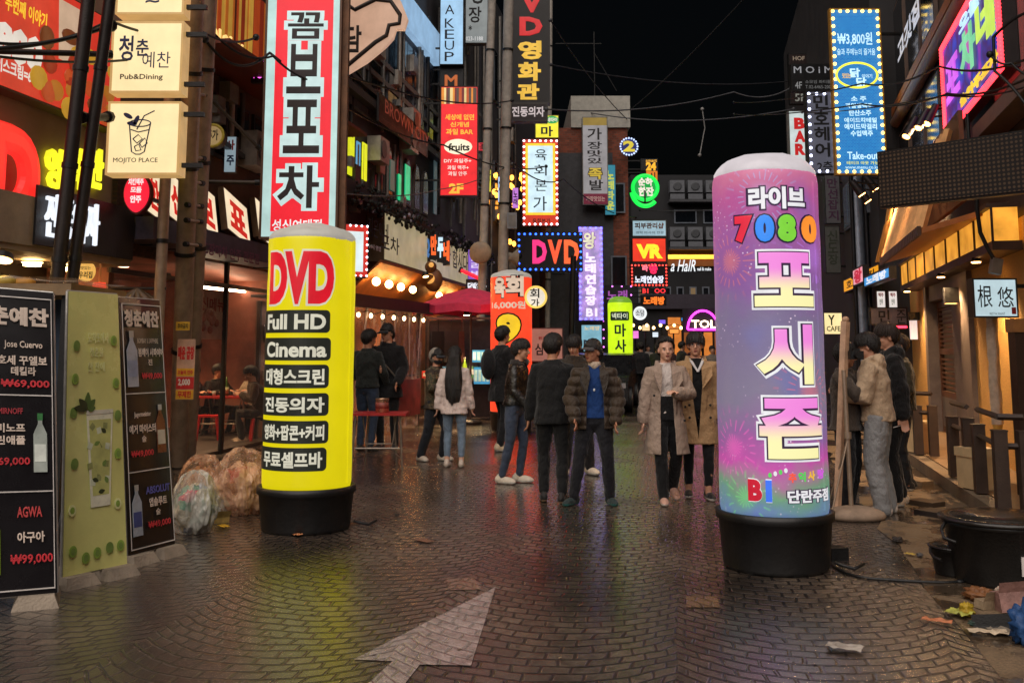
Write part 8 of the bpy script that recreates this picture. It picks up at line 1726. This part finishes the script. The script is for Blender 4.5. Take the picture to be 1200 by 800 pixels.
    if hair == 'cap' or o.get('cap'):
        cb = MB(); hell(cb, (0, -.006, .035), (.090, .110, .102), 0, 28, 18, lambda d: 1.0 if d.z > -.05 else .8)
        vs = []; 
        for i in range(13):
            a = pi * i / 12
            for (r1, z) in ((.0, .045), (.085, .030 - .02 * abs(cos(a))), (.085, .022 - .02 * abs(cos(a))), (0, .030)): vs.append(hv(cos(a) * (.078 + .0 * r1), .06 + sin(a) * (.04 + r1), z))
        cb.add(vs, [(i * 4 + j, (i + 1) * 4 + j, (i + 1) * 4 + (j + 1) % 4, i * 4 + (j + 1) % 4) for i in range(12) for j in range(4)], 0, True)
        hell(cb, (0, -.006, .137), (.01, .01, .006)); cb.build('cap', cloth(o.get('cap', (24, 24, 28)), .8), T)
    if o.get('mask'):
        cb = MB(); hell(cb, (0, .030, -.062), (.068, .078, .05), 0, 18, 12); cb.build('face_mask', cloth((18, 18, 20), .8), T)
    if o.get('glasses'):
        cb = MB()
        for q in (-1, 1): cb.tube([hv(q * .033 + .022 * cos(a), .094, -.004 + .018 * sin(a)) for a in [2 * pi * i / 12 for i in range(13)]], .0022, 5); cb.tube([hv(q * .056, .092, .0), hv(q * .08, .0, .0)], .002, 5)
        cb.tube([hv(-.011, .096, 0), hv(.011, .096, 0)], .0022, 5); cb.build('glasses', BLACK, T)
    if o.get('hoodup'):
        cb = MB(); hell(cb, (0, -.03, .02), (.108, .125, .13), 0, 24, 16, lambda d: 1.0 if d.y < .25 else .7); cb.build('hood', cloth(o['hoodup'], .9), T)
    if extra: extra(T, dict(P=P, U=U, Nk=Nk, arms=arms, hv=hv, s=s, cloth=cloth))
    return T

LEATHER = mat((26, 22, 20), .3, var=.3, scale=8, bump=.5, bscale=40, spec=.6)
def strap(col, a, b, r=.02, bagpos=None, bagsize=(.1, .05, .09), name='shoulder_strap'):
    def f(T, k):
        mb = MB(); pts = [Vector(q) for q in a]; mb.tube(pts, r, 6, flat=.35); mb.build(name, k['cloth'](col, .6), T)
    return f
# the two men at the table
person('man in dark jacket and jeans seen from behind at the red folding table', 429, 529, 384, 158, feet=((-.1, .02), (.1, -.02)), hands=((-.2, -.22, .98), (.2, -.22, .98)), head=(-25, -4), outfit=dict(top=(38, 42, 40), hem=-.03, e=.035, pants=(44, 56, 76), shoes=(30, 28, 28), sole=(60, 56, 50), amp=.011), skin=1)
person('man in black coat and black cap facing the camera by the plastic tent', 453, 527, 377, -8, feet=((-.1, 0), (.1, .04)), hands=((-.04, -.30, 1.12), (.2, -.2, .95)), head=(-28, -6), outfit=dict(top=(22, 21, 23), hem=-.22, e=.04, sl=.012, pants=(20, 20, 22), shoes=(36, 32, 30), cap=(20, 20, 22), amp=.011, coll=(22, 21, 23)), hair='cap', skin=0, extra=strap((90, 80, 70), [(-.16, -.15, 1.40), (0.0, -.19, 1.2), (.17, -.14, 1.0)], None, .012))
# woman with long hair and her companion
person('woman with long black hair and loose pinkish white shirt seen from behind', 532, 547, 404, 176, feet=((-.115, .03, 0, 4), (.10, .0, 0, -6)), hands=((-.27, -.10, .74), (.27, .02, .76)), head=(4, 0), outfit=dict(top=(226, 206, 198), hem=-.17, e=.03, sl=.010, sw=.150, flare=.012, pants=(116, 134, 154), fit=-.004, ankle=.17, shoes=(206, 190, 176), tname='shirt', amp=.014), hair='long', skin=2)
def camofx():
    m = bpy.data.materials.new('camouflage_cloth'); m.use_nodes = True; t = m.node_tree; p = t.nodes['Principled BSDF']; x = NX(t); tc = t.nodes.new('ShaderNodeTexCoord'); n = x.noise(tc.outputs['Object'], 9, 2); vr = t.nodes.new('ShaderNodeValToRGB'); vr.color_ramp.interpolation = 'CONSTANT'; t.links.new(n, vr.inputs[0]); cr = vr.color_ramp
    cr.elements[0].color = rgb(52, 42, 34); cr.elements[1].position = .6; cr.elements[1].color = rgb(128, 104, 80); e = cr.elements.new(.45); e.color = rgb(92, 78, 56); e = cr.elements.new(.53); e.color = rgb(58, 60, 42); t.links.new(vr.outputs[0], p.inputs['Base Color']); p.inputs['Roughness'].default_value = .85; return m
person('person in camouflage jacket, black cap and face mask beside long haired woman', 510, 540, 405, 62, feet=((-.13, .16, 0, -20), (.10, -.10, 0, 10)), hands=((-.12, -.30, 1.15), (.2, -.16, .95)), head=(-14, -8), outfit=dict(top=camofx(), hem=-.12, e=.045, sl=.015, pants=(34, 38, 46), fit=.012, shoes=(214, 198, 180), big=1.15, cap=(20, 22, 30), mask=True, hoodup=(150, 140, 128), amp=.012), hair='cap', skin=0)
# dark figure by the red balloon
person('man in black padded coat with backpack turned away beside the orange red balloon', 588, 528, 380, 118, feet=((-.12, .06), (.12, -.06)), hands=((-.12, -.3, 1.25), (.2, -.2, .95)), head=(10, 2), outfit=dict(top=(20, 19, 21), hem=-.25, e=.05, sl=.015, pants=(24, 24, 28), shoes=(206, 186, 156), big=1.1, amp=.012), fringe=.3, skin=0,
       extra=lambda T, k: (lambda m: (m.ell((0, .22, 1.22), (.14, .10, .22), 0, 18, 12), m.build('backpack', cloth((22, 22, 24)), T)))(MB()))
# leather jacket man
def leatherx(T, k):
    mb = MB(); mb.tube([(.10, .10, 1.44), (.16, .13, 1.2), (.19, .08, .97), (.18, -.02, .92)], .022, 6, flat=.35); mb.build('shoulder_strap', cloth((170, 150, 134), .6), T)
    mb = MB(); mb.ell((.17, -.1, .93), (.05, .13, .10), 0, 16, 10); mb.build('waist_bag', LEATHER, T)
person('young man in black leather jacket, jeans and chunky white sneakers in profile', 603, 566, 394, 72, feet=((-.10, .10, 0, -6), (.09, -.06, 0, 8)), hands=((-.16, -.22, .93), (.17, -.24, .96)), head=(6, -4), lean=(6, 0), outfit=dict(top=LEATHER, hem=.0, e=.03, pants=(62, 72, 92), fit=-.004, shoes=(222, 208, 190), big=1.12, coll=(40, 34, 32), amp=.012), fringe=.16, skin=0, extra=leatherx)
# black suit
person('man in plain black suit seen from behind in the middle of the group', 648, 588, 388, 172, feet=((-.105, .05, 0, -12), (.10, -.05, 0, 10)), hands=((-.14, -.26, .98), (.27, -.06, .82)), head=(-22, 0), lean=(2, 0), outfit=dict(top=(17, 17, 19), hem=-.13, e=.032, sl=.006, flare=.006, pants=(17, 17, 19), fit=.002, ankle=.12, shoes=(28, 24, 24), sole=(150, 120, 90), amp=.008), fringe=.3, skin=1)
person('man with bowed head in brown jacket and white sneakers behind the black suit', 676, 556, 389, 6, feet=((-.14, .02), (.17, -.02, 0, 25)), hands=((-.22, -.20, .95), (.22, -.18, .95)), head=(-28, -20), lean=(7, -3), outfit=dict(top=(52, 44, 36), hem=-.08, e=.04, pants=(36, 34, 36), fit=.01, shoes=(224, 206, 184), big=1.2, coll=(52, 44, 36), amp=.011), fringe=.02, skin=0)
# older man in puffer
def capx(T, k):
    mb = MB(); mb.lathe([(.072, 0), (.070, .05), (.066, .075), (.058, .07)], 18, c=tuple(k['Nk'] + Vector((0, -.004, -.04)))); mb.build('turtleneck', cloth((206, 186, 164)), T)
    mb = MB(); mb.ell((.0, -.134, 1.22), (.012, .006, .016), 0, 8, 5); mb.build('chest_logo', cloth((220, 220, 220)), T)
person('older man in open brown puffer jacket, blue jumper and grey cap', 698, 592, 394, -6, feet=((-.235, -.03, 0, -34), (.155, .03, 0, 22)), hands=((-.21, -.17, .93), (.23, -.16, .91)), head=(-40, 2), lean=(1, 0), elbow=((-.75, .7, 0), (.75, .7, 0)), outfit=dict(top=(56, 42, 28), hem=-.13, e=.038, sl=.012, flare=.015, puff=.105, open=(.50, -.14, .085, .10, .01), inner=(20, 56, 112), pants=(24, 24, 30), fit=.004, ankle=.10, shoes=(36, 50, 50), sole=(30, 90, 84), cap=(74, 66, 66), coll=(50, 40, 30), amp=.006, toprough=.5), hair='cap', skin=3, extra=capx)
# trench coat pair
person('woman in long open greyish trench coat, white top and black trousers walking', 783, 590, 392, 2, feet=((-.06, -.10, 0, -4), (.10, .24, .055, 6)), hands=((-.27, -.02, .80), (.06, -.27, 1.18)), head=(2, -1), elbow=((-.8, .5, -.1), (.8, .3, -.9)), outfit=dict(top=(160, 138, 122), hem=-.42, e=.035, sl=.016, flare=.055, sw=.152, open=(.49, -.43, .06, .085, -.015), inner=(208, 196, 188), ihem=.0, pants=(18, 18, 20), fit=.004, ankle=.07, shoes=(206, 160, 140), coll=(160, 138, 122), tname='trench_coat', buttons=[(.17, .22), (.17, .08), (.16, -.06), (-.16, .2)], amp=.010, toprough=.7), hair='tied', fringe=.66, skin=2,
       extra=lambda T, k: (lambda m: (loft(m, [(k['P'] + k['U'] * z, rx, ry, 0) for z, rx, ry in ((-.06, .164, .126), (.02, .166, .127), (.10, .160, .123), (.19, .161, .125))]), m.build('waistband', cloth((18, 18, 20)), T)))(MB()))
person('smiling man with glasses in tan trench coat, dark jumper and canvas shoes', 819, 584, 386, -3, feet=((-.09, .10, 0, -8), (.095, -.10, 0, 10)), hands=((-.26, -.04, .80), (.27, -.04, .80)), head=(-8, 0), outfit=dict(top=(172, 136, 96), hem=-.36, e=.035, sl=.016, flare=.055, open=(.49, -.12, .085, .02, -.01), inner=(20, 20, 22), vneck=True, pants=(18, 18, 20), fit=-.006, ankle=.15, shoes=(26, 24, 26), sole=(206, 196, 186), coll=(172, 136, 96), tname='trench_coat', glasses=True, buttons=[(.12, .05), (.12, -.08), (-.10, .05), (-.10, -.08)], amp=.010, toprough=.7), fringe=.06, skin=0)
# right hand group
person('man in beige hoodie, pale grey jeans and white shoes bowed over his phone', 1034, 602, 386, -118, feet=((-.11, .02, 0, -8), (.12, .0, 0, 6)), hands=((-.12, -.30, 1.16), (.12, -.30, 1.16)), head=(4, -18), lean=(5, 0), outfit=dict(top=(190, 164, 134), hem=-.06, e=.06, sl=.022, pants=(142, 142, 142), fit=.026, ankle=.09, shoes=(214, 200, 186), hood=True, tname='hoodie', amp=.014), fringe=.15, skin=0)
person('tall man in black clothes with cigarette behind the beige hoodie', 1050, 592, 375, -98, feet=((-.1, .04), (.1, -.04)), hands=((-.05, -.26, 1.1), (.22, .06, .86)), head=(6, -10), outfit=dict(top=(24, 23, 24), hem=-.10, e=.045, sl=.012, pants=(18, 18, 20), fit=.016, shoes=(206, 180, 150), hood=True, amp=.012), fringe=.08, skin=0, hairm=HAIRB,
       extra=lambda T, k: (lambda m: (m.tube([k['arms'][1][2] + Vector((0, -.03, -.10)), k['arms'][1][2] + Vector((0, -.10, -.12))], .005, 6), m.build('cigarette', WHT, T)))(MB()))
person('man in olive jacket at the back of the right hand group', 1062, 574, 388, -95, feet=((-.1, .04), (.1, -.04)), hands=((-.16, -.2, .95), (.2, -.16, .95)), head=(8, -6), outfit=dict(top=(56, 50, 34), hem=-.06, e=.045, pants=(26, 26, 28), shoes=(40, 36, 34)), fringe=.15, skin=1, hairm=HAIRB)
person('man in grey brown jacket holding a camera between balloon and beige hoodie', 996, 600, 398, 52, feet=((-.11, .0), (.12, .02)), hands=((-.06, -.30, 1.36), (.08, -.30, 1.38)), head=(10, -6), outfit=dict(top=(72, 62, 54), hem=-.10, e=.045, sl=.012, pants=(22, 22, 26), fit=.014, shoes=(40, 38, 40), sole=(150, 140, 130)), fringe=.12, skin=1)
T_ = thing('camera', 'small black camera held up by the man in grey brown jacket', 'camera', at(1003, 416, gr(996, 600).y - .25)); mb = MB(); mb.box(-.065, .065, -.03, .03, -.04, .04); mb.box(-.03, .03, -.025, .025, .04, .06); mb.build('body', BLACK, T_); mb = MB(); mb.tube([(0, -.03, 0), (0, -.1, 0)], .033, 16); mb.build('lens', DARKM, T_)
# diners behind the glass (seated)
ti_ = TI.location
sf = ((-.12, -.38), (.12, -.36)); sh_ = ((-.16, -.36, .80), (.16, -.36, .80))
person('dark clad diner sitting at the left end of the red table in the eating room', 0, 0, 0, 70, pos=(ti_.x - .72, ti_.y + .15, 0), H=1.72, seat=.50, feet=sf, hands=sh_, head=(0, -16), lean=(12, 0), outfit=dict(top=(24, 22, 24), e=.04, hem=-.05, pants=(24, 24, 30), shoes=(30, 28, 28)), skin=0)
person('diner in black jumper facing right behind the red table in the eating room', 0, 0, 0, 52, pos=(ti_.x - .36, ti_.y + .52, 0), H=1.74, seat=.50, feet=sf, hands=sh_, head=(14, -10), lean=(10, 0), outfit=dict(top=(20, 19, 21), e=.035, hem=-.05, pants=(26, 26, 30), shoes=(30, 28, 28)), skin=1)
person('diner in brown coat sitting on the red stool at the right of the red table', 0, 0, 0, -74, pos=(gr(297, 522).x + .02, gr(297, 522).y + .5, 0), H=1.76, seat=.51, feet=sf, hands=sh_, head=(0, -22), lean=(20, 0), outfit=dict(top=(56, 42, 30), e=.05, hem=-.08, pants=(26, 24, 26), shoes=(160, 140, 120)), skin=1)
person('diner in white shirt at the back right of the red table', 0, 0, 0, -30, pos=(ti_.x + .38, ti_.y + .75, 0), H=1.72, seat=.50, feet=sf, hands=sh_, head=(-20, -20), lean=(16, 0), outfit=dict(top=(196, 178, 156), e=.03, hem=-.05, pants=(30, 30, 36), shoes=(30, 28, 28)), skin=0)
# far walkers
FARS = ((752, 472, 400, 172, (26, 26, 30), (24, 24, 28), 'far walker in dark coat seen from behind just right of the lime green balloon'), (771, 468, 402, 168, (36, 32, 34), (28, 28, 32), 'far walker in charcoal coat with pale bag behind the trench coat woman'), (800, 470, 399, 110, (30, 26, 28), (26, 26, 30), 'far walker in profile between the two trench coats'), (691, 466, 402, 10, (60, 54, 58), (30, 30, 36), 'far walker facing the camera behind the grey cap'),
        (740, 462, 400, 150, (90, 84, 84), (40, 40, 46), 'far walker in pale grey top close to the lime green balloon'), (836, 470, 404, 0, (120, 110, 100), (40, 40, 46), 'far walker in beige beside the edge of the pink balloon'), (786, 460, 404, 185, (70, 40, 40), (30, 30, 34), 'far walker in dark red jacket below the cafe windows'), (644, 486, 398, 190, (34, 34, 38), (30, 30, 34), 'far walker in dark coat hidden behind the black suit'),
        (760, 455, 403, 20, (150, 140, 136), (50, 50, 60), 'far walker in pale grey jacket facing the camera beyond the dark coats'), (778, 452, 404, 170, (44, 50, 70), (30, 30, 36), 'far walker in navy coat in the thick of the crowd'), (812, 452, 404, 200, (60, 30, 36), (30, 30, 34), 'far walker in wine red coat under the pink neon half circle'), (722, 456, 404, 150, (50, 46, 44), (30, 30, 34), 'far walker in brown coat beside the parked car'), (748, 446, 405, 200, (120, 100, 90), (40, 40, 46), 'farthest walker in tan coat by the pinkish lit panel'))
for px, py, tp, rz, c, p_, lb in FARS:
    person(lb, px, py, tp, rz, feet=((-.09, .08), (.09, -.06)), head=(0, 0), outfit=dict(top=c, hem=-.1, e=.04, pants=p_, shoes=(60, 56, 54)), far=True, skin=px % 4)

if 'o' in TXO: bpy.data.objects.remove(TXO['o'])
bpy.data.scenes.remove(WS)
# a thing made of a single piece is that piece: fold the Empty away
for T in [o for o in C.objects if o.type == 'EMPTY']:
    ch = list(T.children)
    if len(ch) == 1 and ch[0].type == 'MESH' and not ch[0].children:
        c = ch[0]; nm = T.name; pr = {k: T[k] for k in ('label', 'category', 'group') if k in T}
        mb_ = T.matrix_basis.copy(); cb_ = c.matrix_basis.copy(); c.parent = None; c.matrix_basis = mb_ @ cb_; bpy.data.objects.remove(T); c.name = nm
        for k, v in pr.items(): c[k] = v
